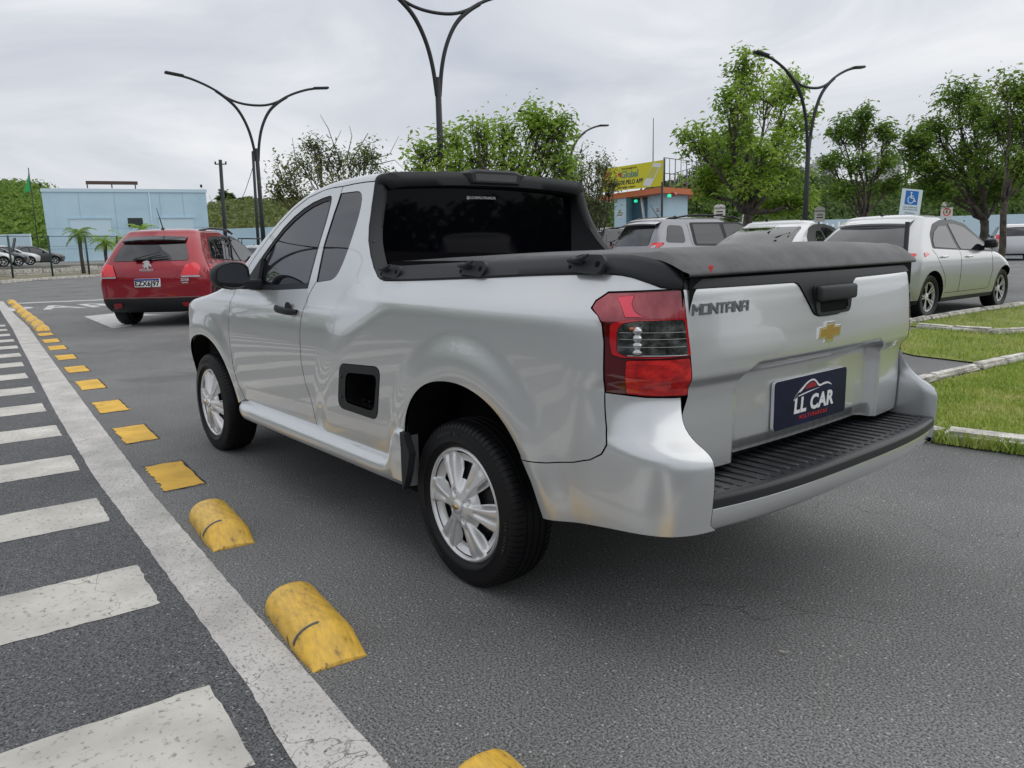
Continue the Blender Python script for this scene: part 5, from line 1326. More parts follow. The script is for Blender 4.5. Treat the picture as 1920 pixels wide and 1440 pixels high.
# ---------------------------------------------------------------- grass islands, kerbs, far ground
GRASSB = mat('lawn_soil', (.10, .13, .03), .9); noise_color(GRASSB, [(.35, (.13, .17, .035)), (.55, (.22, .25, .06)), (.72, (.34, .32, .15))], 2.2, 8, .65)
GRASSBL = mat('grass_blade', (.10, .16, .03), .6)
noise_color(GRASSBL, [(.34, (.24, .36, .05)), (.52, (.38, .47, .09)), (.70, (.60, .56, .24))], 1.6, 6, .6)
KERB = mat('kerb_stone', (.34, .33, .30), .85); noise_color(KERB, [(.30, (.16, .15, .13)), (.45, (.46, .44, .40)), (.60, (.74, .72, .67))], 7, 8, .72); add_bump(KERB, 22, .6, .01)
islA = [(.48, -2.75), (-1.0, -2.86), (-4.5, -3.1), (-6.0, -14), (-3.0, -13.5), (.05, -8.6), (.38, -6.4), (.50, -4.6)]
islB = [(1.30, -5.95), (.52, -5.80), (.42, -6.6), (.12, -8.55), (-3, -13.0), (-2.2, -13.1), (1.1, -8.75), (1.40, -8.28), (2.30, -8.40), (2.20, -6.6)]
islC = [(2.66, -9.2), (2.62, -8.75), (2.34, -8.66), (1.40, -8.46), (1.15, -8.95), (-2.0, -13.3), (-1.0, -19), (2.1, -19), (2.5, -13.2), (2.66, -10.6)]
tag(poly_sheet('lawn_soil', [islA, islB, islC], .014, GRASSB), kind='structure')
def grass(name, polys, n, h0, h1, seed, clump=None):
    r = np.random.RandomState(seed); V = []; F = []
    for P_ in polys:
        P_ = np.array(P_, float); lo, hi = P_.min(0), P_.max(0)
        q = r.uniform(lo, hi, (n*3, 2)); q = q[inside(q, P_)][:n]
        if clump is not None: q = q[r.rand(len(q)) < clump(q)]
        for x, y in q:
            a = r.uniform(0, 2*PI); h = r.uniform(h0, h1); w_ = r.uniform(.0025, .005)*(1+h*6); lx, ly = r.uniform(-.6, .6, 2)*h
            b = len(V); dx, dy = math.cos(a)*w_, math.sin(a)*w_
            V += [(x-dx, y-dy, .01), (x+dx, y+dy, .01), (x+lx*.4+dx*.7, y+ly*.4+dy*.7, .014+h*.6), (x+lx, y+ly, .014+h)]
            F += [(b, b+1, b+2), (b, b+2, b+3)]
    o = mesh(name, V, F, None, GRASSBL, False); tag(o, kind='stuff'); return o
near = [(.46, -2.78), (-1.0, -2.88), (-1.6, -2.95), (-1.3, -5.5), (.25, -8.0), (.36, -6.4), (.48, -4.6)]
tag(grass('lawn_grass', [near], 32000, .012, .038, 1), 'short patchy green lawn on the islands behind the tailgate', 'grass')
tag(grass('far_lawn_grass', [islB, islC], 15000, .015, .06, 2), 'short yellowish green lawn on the strips beside the silver hatchback', 'grass')
rest = [(-1.6, -2.95), (-4.4, -3.1), (-5.9, -13.8), (-3.0, -13.4), (.05, -8.4), (.2, -8.0), (-1.3, -5.5)]
tag(grass('side_lawn_grass', [rest], 16000, .02, .06, 4), 'rest of the near lawn island, right of the photo frame', 'grass')
strip = [(.1, -2.44), (-.9, -2.56), (-3, -2.75), (-3, -2.70), (-.9, -2.50), (.1, -2.38)]
tag(grass('kerb_weeds', [strip, strip], 2600, .03, .09, 3), 'tufts of long grass growing along the front of the near kerb', 'weeds')
def kerb_run(name, pts, wd, h, seg, seed, label):
    r = random.Random(seed); P_ = densify(pts, seg, False); mb = MB()
    for a, b in zip(P_[:-1], P_[1:]):
        v = b-a; L_ = np.linalg.norm(v); ang = math.atan2(v[1], v[0]); g_ = r.uniform(.004, .02)
        M = Matrix.Translation((a[0], a[1], 0)) @ Matrix.Rotation(ang+r.uniform(-.02, .02), 4, 'Z')
        hh = h*r.uniform(.85, 1.08); bm = bmesh.new(); bmesh.ops.create_cube(bm, size=1)
        for v_ in bm.verts: v_.co = Vector(((v_.co.x+.5)*(L_-g_), v_.co.y*wd, (v_.co.z+.5)*hh))
        bmesh.ops.bevel(bm, geom=bm.edges[:], offset=min(.022, wd*.2), segments=2, affect='EDGES')
        bmesh.ops.subdivide_edges(bm, edges=bm.edges[:], cuts=1, use_grid_fill=True)
        for v_ in bm.verts: v_.co += Vector((r.uniform(-.006, .006), r.uniform(-.006, .006), r.uniform(-.006, .006)))
        V = [M @ v_.co for v_ in bm.verts]; F = [[v_.index for v_ in f.verts] for f in bm.faces]; bm.free()
        mb.add(V, F)
    return tag(mb.obj(name, None, KERB, autos=50), kind='structure')
kerb_run('kerb_near', [(.50, -2.60), (.1, -2.58), (-.35, -2.52), (-.95, -2.66), (-4.4, -2.95)], .14, .085, .62, 1, '')
kerb_run('kerb_corner', [(.53, -2.68), (.57, -4.6), (.52, -5.4), (.42, -6.4), (.15, -8.3), (-2.5, -13)], .12, .07, .9, 2, '')
kerb_run('kerb_middle', [(2.36, -8.55), (1.40, -8.36), (1.10, -8.82), (-1.8, -13.2)], .16, .085, .9, 3, '')
kerb_run('kerb_parking', [(2.72, -8.7), (2.76, -9.8), (2.70, -10.9), (2.56, -13.2), (2.1, -19)], .12, .075, 1.0, 4, '')
kerb_run('kerb_left_road', [(40, 2.5), (43.2, -2.43), (47, -4.3), (50.5, -7.9), (55.8, -11.2), (62, -16)], .16, .16, 1.3, 5, '')
kerb_run('kerb_left_inner', [(57, 2.0), (58.5, -3.2), (61.5, -8.0), (66, -13)], .3, .55, 1.6, 6, '')
VERGE = mat('verge_soil', (.16, .14, .09), .9); noise_color(VERGE, [(.35, (.10, .12, .04)), (.5, (.20, .18, .12)), (.68, (.30, .28, .22))], .5, 8, .7)
LOT = mat('lot_concrete', (.24, .23, .21), .85); noise_color(LOT, [(.35, (.16, .155, .14)), (.7, (.30, .29, .27))], .25, 7, .6)
poly_sheet('verge', [[(40.1, 12), (40.1, 2.5), (43.3, -2.5), (47.1, -4.4), (50.6, -8.0), (55.9, -11.3), (62, -16.1), (70, -20), (72, -14), (66, -10), (60, -5), (58, 12)]], .12, VERGE)
mb = MB(); mb.prism([(57.5, 40), (57.5, 2.0), (59, -3.2), (62, -8), (67, -13), (74, -17), (140, -45), (160, 40)], .0, .70)
tag(mb.obj('raised_lot', None, LOT, smooth=False), kind='structure')
# white road lettering and lines near the red car
LET = paint_mat('road_lettering', (.60, .60, .59), wear=.56, scale=20, crack=False)
poly_sheet('stop_line', [[(22.75, -.62), (23.25, -.62), (21.9, -4.8), (21.4, -4.8)]], .004, LET)
mbt = MB(); V, F = text_mesh('PARE', 1.0, 0, bold=.02, space=1.12)
# letters are stretched along the driving direction
Vp = []
for x, y, z in V: Vp.append((19.75+y*2.6-.32*(x), -1.55-x*1.25, 0.0045))
V3 = [v for v in Vp]; F3 = [f for f in F]
o = mesh('road_word', V3, F3, None, LET, False)
if o.data.polygons[0].normal.z < 0: o.data.flip_normals()
tag(o, kind='structure')
poly_sheet('lane_arrow', [[(15.9, -.95), (12.4, -.72), (12.5, -1.05), (14.9, -1.75), (14.7, -2.2), (16.3, -1.75)]], .004, LET)
# small litter on the asphalt
r_ = random.Random(8); mb = MB()
for k in range(46):
    x, y = r_.uniform(-2, 7), r_.uniform(-3, 3.5); a = r_.uniform(0, 6); s_ = r_.uniform(.006, .016)
    mb.add([(x+s_*math.cos(a+q*PI/2)*(1 if q % 2 else .4), y+s_*math.sin(a+q*PI/2)*(1 if q % 2 else .4), .009+.001*q) for q in range(4)], [(0, 1, 2, 3)])
o = mb.obj('dry_leaf_bits', None, mat('dry_leaf', (.34, .32, .26), .8), smooth=False); tag(o, 'tiny pale dry leaf bits scattered on the asphalt', 'litter', kind='stuff')
mb = MB(); mb.tube([(-1.30, .62, .006), (-1.22, .50, .012), (-1.16, .36, .01), (-1.18, .22, .006)], .0006, 4); tag(mb.obj('dry_stem', None, MATS['dry_leaf']), 'thin dry curved grass stem lying on the asphalt below the bumper', 'stem')

# ---------------------------------------------------------------- street lamps
def view(px, py, d):
    """a point at depth d along the view, for siting far things at their distance"""
    v = F_+(px-960)/CAM[6]*R_-(py-720)/CAM[6]*U_; return np.array(CAM[:3])+d*v
def g0(px, d):
    p = view(px, 450, d); return (float(p[0]), float(p[1]), 0)

IRON = mat('lamp_iron', (.030, .033, .036), .5, .3)
def make_lamp(name, label, loc, rz, z0=4.1, s=1.0, rs=1.0, group='double-armed street lamps'):
    t = thing(name, label, 'street lamp', loc, rz, group); t.scale = (s, s*rs, s)
    mb = MB(); mb.tube([(0, 0, 0), (0, 0, 2.0), (0, 0, z0)], [.070, .060, .053], 12); mb.lathe([(.16, 0), (.16, .03), (.10, .05), (.09, .30)], 16, 'z'); mb.obj('pole', t, IRON)
    up = [(-1.75, z0+1.56), (-1.45, z0+1.50), (-1.0, z0+1.34), (-.70, z0+1.16), (-.38, z0+1.05)]; up = chaikin(up+[(0, z0+1.02)]+[(-a_, b_) for a_, b_ in up[::-1]], 3)
    mb = MB(); mb.tube([(0, x, z) for x, z in up], [.029]*len(up), 8); mb.obj('curved_brace', t, IRON)
    for sg in (1, -1):
        lo = chaikin([(.0, z0-.30), (.055, z0+.15), (.17, z0+.55), (.38, z0+.92), (.66, z0+1.15), (.92, z0+1.30)], 3)
        mb = MB(); mb.tube([(0, sg*(x+.028), z) for x, z in lo], [.038]*(len(lo)-3)+[.036, .032, .028], 8); mb.obj('arm', t, IRON)
        mb = MB(); mb.rbox(-.075, .075, 1.70, 2.15, -.028, .030, .024, 2, 0, Matrix.Translation((0, 0, z0+1.56-.17)) @ Matrix.Rotation(.10, 4, 'X'))
        V = [(x, sg*y, z) for x, y, z in mb.V]; m2 = MB(); m2.add(V, mb.F); m2.obj('lamp_head', t, IRON, fix=True, autos=40)
    return t
make_lamp('street_lamp', 'double-armed street lamp rising behind the pickup cab roof, cut off by the top edge', tuple(g0(832, 13.5)), math.radians(174), 4.08, rs=.94)
make_lamp('street_lamp', 'double-armed street lamp at left, between the blue building and the pickup windshield', tuple(g0(494, 19.5)), math.radians(-186), 3.78, rs=.92)
make_lamp('street_lamp', 'double-armed street lamp standing in front of the big tree at right', tuple(g0(1508, 17.3)), math.radians(170), 3.46, rs=.80)
make_lamp('street_lamp', 'distant street lamp with only its right arm showing above the shrubs behind the cab', tuple(g0(1064, 24)), math.radians(-172), 3.43)
make_lamp('street_lamp', 'small far street lamp above the wheelchair sign', tuple(g0(1692, 38)), math.radians(-176), 3.9)
# the same row continues on the photographer's side; it mirrors in the side windows
make_lamp('street_lamp', 'double-armed street lamp on the near side, seen as a reflection in the side windows', (15.0, 5.3, 0), math.radians(-150), 4.0)

# ---------------------------------------------------------------- trees
def leaf_mat(name, a, b, c, tr=.35):
    m = bpy.data.materials.new(name); m.use_nodes = True; t = m.node_tree; N = t.nodes; lk = t.links.new
    bs = N['Principled BSDF']; bs.inputs['Roughness'].default_value = .45; bs.inputs['Specular IOR Level'].default_value = .35
    tc = N.new('ShaderNodeTexCoord'); nz = N.new('ShaderNodeTexNoise'); nz.inputs['Scale'].default_value = 1.3; nz.inputs['Detail'].default_value = 5
    cr = N.new('ShaderNodeValToRGB'); cr.color_ramp.elements[0].position = .32; cr.color_ramp.elements[0].color = (*a, 1); cr.color_ramp.elements[1].position = .70; cr.color_ramp.elements[1].color = (*c, 1)
    e = cr.color_ramp.elements.new(.5); e.color = (*b, 1)
    lk(tc.outputs['Object'], nz.inputs['Vector']); lk(nz.outputs[0], cr.inputs[0]); lk(cr.outputs[0], bs.inputs['Base Color'])
    tl = N.new('ShaderNodeBsdfTranslucent'); lk(cr.outputs[0], tl.inputs[0]); mx = N.new('ShaderNodeMixShader'); mx.inputs[0].default_value = tr
    lk(bs.outputs[0], mx.inputs[1]); lk(tl.outputs[0], mx.inputs[2]); lk(mx.outputs[0], N['Material Output'].inputs[0]); return m
LF_BR = leaf_mat('leaf_bright', (.16, .28, .03), (.30, .46, .06), (.48, .62, .14), .45)
LF_MD = leaf_mat('leaf_mid', (.10, .19, .03), (.18, .30, .045), (.30, .42, .08), .45)
LF_DK = leaf_mat('leaf_dark', (.05, .095, .02), (.085, .15, .03), (.13, .21, .05))
LF_OL = leaf_mat('leaf_olive', (.11, .14, .04), (.17, .22, .06), (.30, .31, .11), .42)
BARK = mat('bark', (.085, .07, .058), .9); noise_color(BARK, [(.35, (.04, .033, .028)), (.65, (.13, .11, .09))], 8, 6); add_bump(BARK, 30, .5, .02)
def leaf_quads(V, F, c, n, spread, L0, r, droop=.3, wr=.42):
    for _ in range(n):
        p = c+r.normal(0, spread, 3); a = r.uniform(0, 2*PI); L_ = L0*r.uniform(.6, 1.25); d = np.array([math.cos(a), math.sin(a), r.uniform(-.9, .35)-droop*.5]); d /= np.linalg.norm(d)
        s = np.cross(d, [0, 0, 1]+r.normal(0, .5, 3)); s /= np.linalg.norm(s)+1e-9; w_ = L_*wr*.5; up = np.cross(s, d)*L_*.08
        b = len(V); V += [p, p+d*L_*.4+s*w_+up, p+d*L_, p+d*L_*.4-s*w_+up]; F += [(b, b+1, b+2), (b, b+2, b+3)]
def make_tree(name, label, cat, loc, trunk_h, H, crown_r, leafm, seed, nleaf=9, L0=.16, levels=4, lean=(0, 0), stems=1, spread=.5, tr0=.10, bare=0, blobs=None, group=None, flat=1.0, droop=.3, density=1.0):
    """blobs: crown lobes (dx, dy, z, r); limbs are grown from the trunk to each lobe, twigs and leaves fill it"""
    r = np.random.RandomState(seed); t = thing(name, label, cat, loc, 0, group)
    V = []; F = []; mb = MB()
    def limb(a, b, r0, r1, wob=.08, n=5):
        pts = [a+(b-a)*i/n+(r.normal(0, wob*np.linalg.norm(b-a)/n, 3) if 0 < i < n else 0) for i in range(n+1)]
        mb.tube([tuple(p) for p in pts], [r0+(r1-r0)*i/n for i in range(n+1)], 7); return pts
    fork = np.array([lean[0], lean[1], trunk_h]); main = limb(np.array([0, 0, -.05]), fork, tr0, tr0*.78, .06, 6)
    tips = []
    for (bx, by, bz, br) in blobs:
        c = np.array([bx, by, bz]); pts = limb(fork+r.normal(0, .03, 3), c-np.array([0, 0, br*.35]), tr0*.45, tr0*.16, .14, 6)
        k = int(9*density)+int(br*8*density)
        for j in range(k):
            u = r.normal(0, 1, 3); u /= np.linalg.norm(u); u[2] *= .75; e = c+u*br*r.uniform(.45, 1.0)
            s = pts[r.randint(3, 7)]; q = limb(np.array(s), e, tr0*.10, .008, .12, 4)
            for m_ in range(3):
                e2 = e+r.normal(0, br*.28, 3)*[1, 1, flat]; limb(q[3], e2, .010, .004, .1, 2); tips.append(e2)
            tips.append(e)
    for e in tips:
        if r.rand() < bare: continue
        leaf_quads(V, F, e, nleaf, spread*.24, L0, r, droop)
    mb.obj('trunk', t, BARK)
    cr_ = mesh('crown', V, F, t, leafm, False)
    return t
def lobes(loc, pts, d):
    """crown lobes given where they show in the photograph (px, py, radius px, depth offset)"""
    out = []
    for px, py, rp, dd in pts:
        p = view(px, py, d+dd)-np.array(loc); out.append((p[0], p[1], p[2], rp*(d+dd)/CAM[6]))
    return out
l1 = g0(1402, 20)
make_tree('big_tree', 'large bright green tree behind the street lamp, tallest in the photo', 'tree', l1, 1.9, 7, 2, LF_BR, 3, 15, .17, blobs=lobes(l1, [(1395, 125, 38, 0), (1440, 175, 45, .6), (1370, 195, 36, -.5), (1480, 160, 30, 1), (1310, 270, 38, 0), (1370, 250, 44, .5), (1430, 260, 45, -.6), (1490, 230, 34, .5), (1355, 320, 44, .5), (1420, 340, 46, -.5), (1480, 310, 40, 0), (1325, 345, 30, 1), (1500, 375, 26, 0), (1460, 385, 28, .5)], 20), tr0=.15, stems=3, density=.9)
l2 = g0(1615, 29)
make_tree('tree', 'medium green tree with layered crown, between the big tree and the wheelchair sign', 'tree', l2, 1.9, 7, 2, LF_MD, 5, 18, .19, blobs=lobes(l2, [(1615, 215, 24, 0), (1575, 245, 26, 0), (1625, 255, 28, .5), (1665, 250, 24, 0), (1560, 300, 24, 0), (1610, 305, 28, -.5), (1655, 300, 22, 0), (1575, 355, 26, 0), (1625, 350, 28, .4), (1670, 345, 16, 0)], 29), tr0=.13, density=.8)
l3 = g0(1843, 19)
make_tree('tree', 'dark leafy tree with a forked dark trunk near the right edge', 'tree', l3, 1.6, 6, 2, LF_MD, 8, 22, .135, blobs=lobes(l3, [(1800, 180, 34, 0), (1760, 235, 36, .5), (1830, 215, 44, -.4), (1730, 300, 30, 0), (1790, 300, 46, .5), (1850, 290, 48, -.5), (1760, 350, 30, 0), (1830, 355, 40, .5), (1890, 340, 34, 0), (1720, 262, 18, 0)], 19), tr0=.12)
l4 = g0(1878, 17)
make_tree('tree', 'tree with a light slender trunk at the right edge of the photo', 'tree', l4, 2.0, 7, 2, LF_MD, 9, 22, .13, blobs=lobes(l4, [(1905, 170, 34, 0), (1890, 240, 40, .5), (1930, 230, 50, 0), (1960, 160, 50, 0), (1910, 310, 36, 0), (1960, 300, 50, .3)], 17), tr0=.08)
l5 = g0(640, 17)
make_tree('shrub_tree', 'thin olive shrub with bare twigs sticking up, left of the pickup roof', 'tree', l5, .6, 4, 2, LF_OL, 11, 9, .10, blobs=lobes(l5, [(540, 330, 32, 0), (585, 310, 34, .5), (560, 375, 30, 0), (620, 345, 36, -.3), (670, 310, 36, 0), (630, 300, 26, .5), (695, 290, 22, 0), (590, 275, 18, 0), (715, 335, 24, 0), (520, 360, 18, 0), (640, 380, 28, 0)], 17), tr0=.06, bare=.12)
mb = MB(); r5 = random.Random(2)
for (a, b, c) in (((640, 310), (615, 240), (600, 215)), ((650, 300), (660, 255), (655, 236)), ((690, 300), (730, 290), (748, 255)), ((630, 290), (600, 262), (580, 245)), ((700, 310), (740, 300), (760, 320)), ((660, 300), (690, 250), (700, 262)), ((560, 330), (552, 285), (548, 258)), ((610, 320), (628, 270), (640, 244))):
    P3 = [tuple(view(x, y, 17)) for x, y in (a, b, c)]; mb.tube(P3, [.014, .008, .004], 5)
mb.obj('bare_twigs', bpy.data.objects['shrub_tree'], BARK).matrix_parent_inverse = Matrix.Translation(-Vector(l5))
l6 = g0(920, 13.2)
make_tree('shrub_tree', 'bright green leafy shrub tree behind the pickup roof', 'tree', l6, .6, 4, 2, LF_BR, 13, 10, .115, blobs=lobes(l6, [(800, 285, 26, 0), (850, 265, 24, .4), (790, 320, 24, 0), (850, 310, 30, 0), (900, 245, 26, -.3), (950, 245, 26, .3), (900, 290, 34, 0), (960, 295, 34, 0), (1010, 240, 20, 0), (1020, 285, 32, .3), (1045, 235, 22, 0), (1005, 218, 12, 0), (1060, 300, 26, 0), (985, 330, 34, 0), (870, 330, 34, 0)], 13.2), tr0=.06)
l7 = g0(1110, 18)
make_tree('shrub_tree', 'fine-leaved olive shrub right of the pickup cab, in front of the yellow banner', 'tree', l7, .5, 4, 2, LF_OL, 17, 7, .085, blobs=lobes(l7, [(1085, 300, 30, 0), (1110, 340, 34, 0), (1080, 365, 34, .4), (1130, 310, 20, 0), (1125, 375, 28, -.3), (1060, 330, 26, 0), (1100, 400, 34, 0), (1145, 345, 14, 0)], 18), tr0=.05, density=1.3)
# palms
def make_palm(label, loc, h, seed, s=1.0, m=LF_MD):
    r = random.Random(seed); t = thing('palm_tree', label, 'palm', loc, 0, 'small palms by the blue building'); mb = MB()
    mb.tube([(0, 0, 0), (.1, .02, h*.5), (.05, 0, h)], [.16*s, .13*s, .17*s], 8); mb.obj('trunk', t, BARK); V = []; F = []
    for k in range(26):
        a = 2*PI*k/26+r.uniform(-.2, .2); el = r.uniform(-.2, 1.1); L_ = s*r.uniform(1.1, 1.5); p = np.array([.05, 0, h]); d = np.array([math.cos(a)*math.cos(el), math.sin(a)*math.cos(el), math.sin(el)])
        for i in range(12):
            q = p+d*L_/12; d = d-np.array([0, 0, .13]); d /= np.linalg.norm(d); sd = np.cross(d, [0, 0, 1]); sd /= np.linalg.norm(sd)+1e-9
            for sg in (1, -1):
                b = len(V); w_ = s*.34*math.sin(PI*(i+1.5)/14); V += [p, q, q+sd*sg*w_+d*.10-np.array([0, 0, .10*s])]; F.append((b, b+1, b+2))
            p = q
    mesh('crown', V, F, t, m, False)
for px, d, h, lb in ((150, 52, 2.9, 'leftmost small palm, in front of the blue building'), (196, 54, 2.3, 'second palm from the left, just left of the red crossover'), (232, 58, 2.7, 'low palm whose crown shows just above the left of the red crossover roof'), (268, 60, 3.4, 'palm crown showing above the middle of the red crossover roof')):
    l = g0(px, d); make_palm(lb, (l[0], l[1], .1), h*.92, px, .84, LF_MD if px < 180 else LF_BR)

# ---------------------------------------------------------------- far woods and hills
def wood(name, label, pts_top, d0, d1, seed, m, n, L0, zb=0.0):
    """a far belt of trees: lobes of leaves on a bank between two depths; pts_top = skyline (px, py)"""
    r = np.random.RandomState(seed); V = []; F = []
    xs = [p[0] for p in pts_top]; ys_ = [p[1] for p in pts_top]
    for _ in range(n):
        px = r.uniform(xs[0], xs[-1]); d = d0+(d1-d0)*r.rand()**.8; top = view(px, float(np.interp(px, xs, ys_)), d1)[2]
        zc = (zb+(top-zb)*((d-d0)/(d1-d0))**.8)+0; zc = max(zb+.5, zc-r.uniform(0, 1.0)); p = view(px, 450, d); c = np.array([p[0], p[1], zc]); br = L0*r.uniform(2.2, 4.6)
        k = 16
        for j in range(k):
            u = r.normal(0, 1, 3); u /= np.linalg.norm(u); u[2] = abs(u[2])*.8-.15; q = c+u*br
            s1 = np.cross(u, r.normal(0, 1, 3)); s1 /= np.linalg.norm(s1)+1e-9; s2 = np.cross(u, s1); w_ = L0*r.uniform(.5, 1.0); nn = u*w_*.25
            b = len(V); V += [q+s1*w_, q+s2*w_*.7+nn, q-s1*w_, q-s2*w_*.7+nn]; F += [(b, b+1, b+2), (b, b+2, b+3)]
    o = mesh(name, V, F, None, m, False); return tag(o, label, 'woodland', kind='stuff')
def bank(name, pts_top, d0, d1, m, zb=0, drop=1.2):
    xs = np.linspace(pts_top[0][0], pts_top[-1][0], 40); G = []
    for k in np.linspace(0, 1, 8):
        row = []
        for px in xs:
            top = view(px, float(np.interp(px, [p[0] for p in pts_top], [p[1] for p in pts_top])), d1)[2]-drop; p = view(px, 450, d0+(d1-d0)*k); row.append((p[0], p[1], zb+(top-zb)*k**.8))
        G.append(row)
    G.append([(x, y, -1) for x, y, z in G[-1]])
    mb = MB(); mb.grid(np.array(G)); return tag(mb.obj(name, None, m), kind='structure')
HILLM = mat('hill_undergrowth', (.035, .06, .015), .9)
skyL = [(-250, 352), (-60, 340), (0, 347), (45, 343), (90, 350), (130, 372), (200, 400), (300, 420)]
skyM = [(380, 392), (400, 384), (450, 380), (500, 378), (560, 374), (640, 372), (760, 372), (900, 368)]
skyR = [(900, 360), (1040, 372), (1150, 385), (1240, 350), (1300, 330), (1340, 250), (1380, 262), (1430, 300), (1520, 335), (1580, 345), (1700, 352), (1760, 330), (1900, 318), (2100, 318)]
bank('hill_left', skyL, 95, 135, HILLM, .5); bank('hill_middle', skyM, 90, 140, HILLM, .5)
wood('hillside_wood_left', 'dense green trees covering the hillside at the left edge', skyL, 92, 135, 1, LF_MD, 2600, .42, .6)
wood('hillside_wood_middle', 'green wooded slope between the blue building and the pickup', skyM, 88, 140, 2, LF_OL, 3400, .40, .6)
bank('hill_right', [(x, y+26) for x, y in skyR], 62, 74, HILLM, 0, .5)
wood('far_wood_right', 'dark belt of trees behind the parked cars at the right', skyR, 58, 74, 3, LF_DK, 5200, .30, .2)
# a little skyline: umbrella tree and round trees on the far ridge
for px, py, rp, d, lb in ((425, 368, 12, 260, 'flat-topped tree on the far ridge beside the utility pole'), (448, 378, 7, 260, 'middle small round tree on the far ridge'), (466, 376, 9, 260, 'right round tree on the far ridge, beside the left street lamp')):
    l = g0(px, d); l = (l[0], l[1], 3.0)
    make_tree('ridge_tree', lb, 'tree', l, 6, 12, 3, LF_DK, px, 12, 1.2, blobs=[(b[0], b[1], b[2], b[3]) for b in lobes(l, [(px, py, rp, 0), (px-8, py+4, rp*.7, 0), (px+8, py+4, rp*.7, 0)], d)], tr0=.4, density=.7)
p0, p1 = view(388, 386, 270), view(620, 386, 270)
mb = MB(); mb.add([(p0[0], p0[1], -1), (p1[0], p1[1], -1), (p1[0], p1[1], view(600, 384, 270)[2]), (p0[0], p0[1], view(388, 386, 270)[2]), (p0[0]+30, p0[1]-20, -1), (p1[0]+30, p1[1]-20, -1), (p1[0]+30, p1[1]-20, 14), (p0[0]+30, p0[1]-20, 14)], [(0, 1, 2, 3), (3, 2, 6, 7), (4, 5, 6, 7)]); tag(mb.obj('far_ridge', None, mat('far_field', (.22, .24, .22), .9), smooth=False), kind='structure')

# ---------------------------------------------------------------- buildings, walls, fences
BLUE = mat('blue_wall_paint', (.5, .67, .77), .8); noise_color(BLUE, [(.3, (.42, .60, .71)), (.5, (.50, .68, .78)), (.7, (.55, .72, .81))], .35, 8, .65)
BLUE2 = mat('blue_wall_pale', (.58, .74, .82), .8); GREYW = mat('window_dark', (.03, .04, .035), .3)
def wall_quad(A, B, z0, z1, th, mb, mi=0):
    A = np.array(A[:2]); B = np.array(B[:2]); v = (B-A)/np.linalg.norm(B-A); n = np.array([v[1], -v[0]])*th
    if np.dot(n, A-np.array(CAM[:2])) < 0: n = -n
    V = [(A[0], A[1], z0), (B[0], B[1], z0), (B[0]+n[0], B[1]+n[1], z0), (A[0]+n[0], A[1]+n[1], z0)]; V += [(x, y, z1) for x, y, z in V]
    mb.add(V, [(3, 2, 1, 0), (4, 5, 6, 7), (0, 1, 5, 4), (1, 2, 6, 5), (2, 3, 7, 6), (3, 0, 4, 7)], mi)
A = view(88, 430, 80); B = view(392, 430, 86); zt_ = zt2 = float(view(240, 356, 83)[2])
A0 = np.array(A[:2]); B0 = np.array(B[:2]); bd = thing('blue_building', 'pale blue flat-roofed building behind the red crossover', 'building', (A0[0], A0[1], 0), math.atan2(*(B0-A0)[::-1]))
Lb = float(np.linalg.norm(B0-A0))
mb = MB(); mb.add([(0, 0, 0), (Lb, 0, 0), (Lb, 9, 0), (0, 9, 0), (-.1, .0, zt_), (Lb+.0, .0, zt2), (Lb, 9, zt2), (-.1, 9, zt_)], [(3, 2, 1, 0), (4, 5, 6, 7), (0, 1, 5, 4), (1, 2, 6, 5), (2, 3, 7, 6), (3, 0, 4, 7)])
mb.obj('wall', bd, BLUE, smooth=False)
ys_b = 1 if True else -1
def front(mb, x0, x1, z0, z1, t_, mi=0): mb.box(x0, x1, -t_, 0, z0, z1, mi)
zz = lambda py: float(view(240, py+1, 83)[2]); xx = lambda px: Lb*(px-88)/(392-88)
mb = MB(); front(mb, -.15, Lb+.1, zt_-.30, zt_+.04, .12); mb.obj('parapet', bd, BLUE2, smooth=False)
for a, b in ((130, 204), (294, 362)):
    mb = MB(); front(mb, xx(a), xx(b), zz(440), zz(409), -.01, 0); mb.V = [(x, y-.06, z) for x, y, z in mb.V]; mb.box(xx(a), xx(b), -.055, -.03, zz(440), zz(409)); s_ = mb.obj('shutter', bd, BLUE2, smooth=False)
    mb = MB(); mb.box(xx(a)-.08, xx(b)+.08, -.16, -.02, zz(409), zz(408)+.08); mb.obj('lintel', s_, BLUE, smooth=False)
mb = MB(); mb.box(xx(236), xx(264), -.05, -.01, zz(425), zz(408)); mb.obj('opening', bd, GREYW, smooth=False)
mb = MB(); mb.tube([(xx(167), 1, zz(352)), (xx(167), 1, zz(340))], .06, 6); mb.tube([(xx(212), 1, zz(352)), (xx(212), 1, zz(340))], .06, 6); mb.tube([(xx(256), 1, zz(354)), (xx(256), 1, zz(341))], .06, 6); mb.box(xx(165), xx(261), .8, 1.2, zz(345), zz(339)); mb.obj('roof_frame', bd, mat('rust_frame', (.10, .06, .05), .8), smooth=False)
for px in (86, 384):
    mb = MB(); mb.rbox(xx(px)-.12, xx(px)+.12, .0, .3, zz(350), zz(345), .03); mb.tube([(xx(px), .15, zz(352)), (xx(px), .15, zz(347))], .03, 6); mb.obj('floodlight', bd, BLACKG)
for z_ in (4.2, 2.1):
    mb = MB(); mb.box(0, Lb, -.02, -.003, z_, z_+.03); mb.obj('wall_joint', bd, mat('joint_grey', (.30, .42, .50), .8), smooth=False)
for px in (150, 215, 300, 345):
    mb = MB(); mb.box(xx(px), xx(px)+.025, -.02, -.003, 0, zt_-.32); mb.obj('wall_joint', bd, MATS['joint_grey'], smooth=False)
mb = MB(); mb.tube([(xx(281), -.10, .2), (xx(281), -.10, zt_-.3)], .05, 6); mb.obj('downpipe', bd, BLUE2)
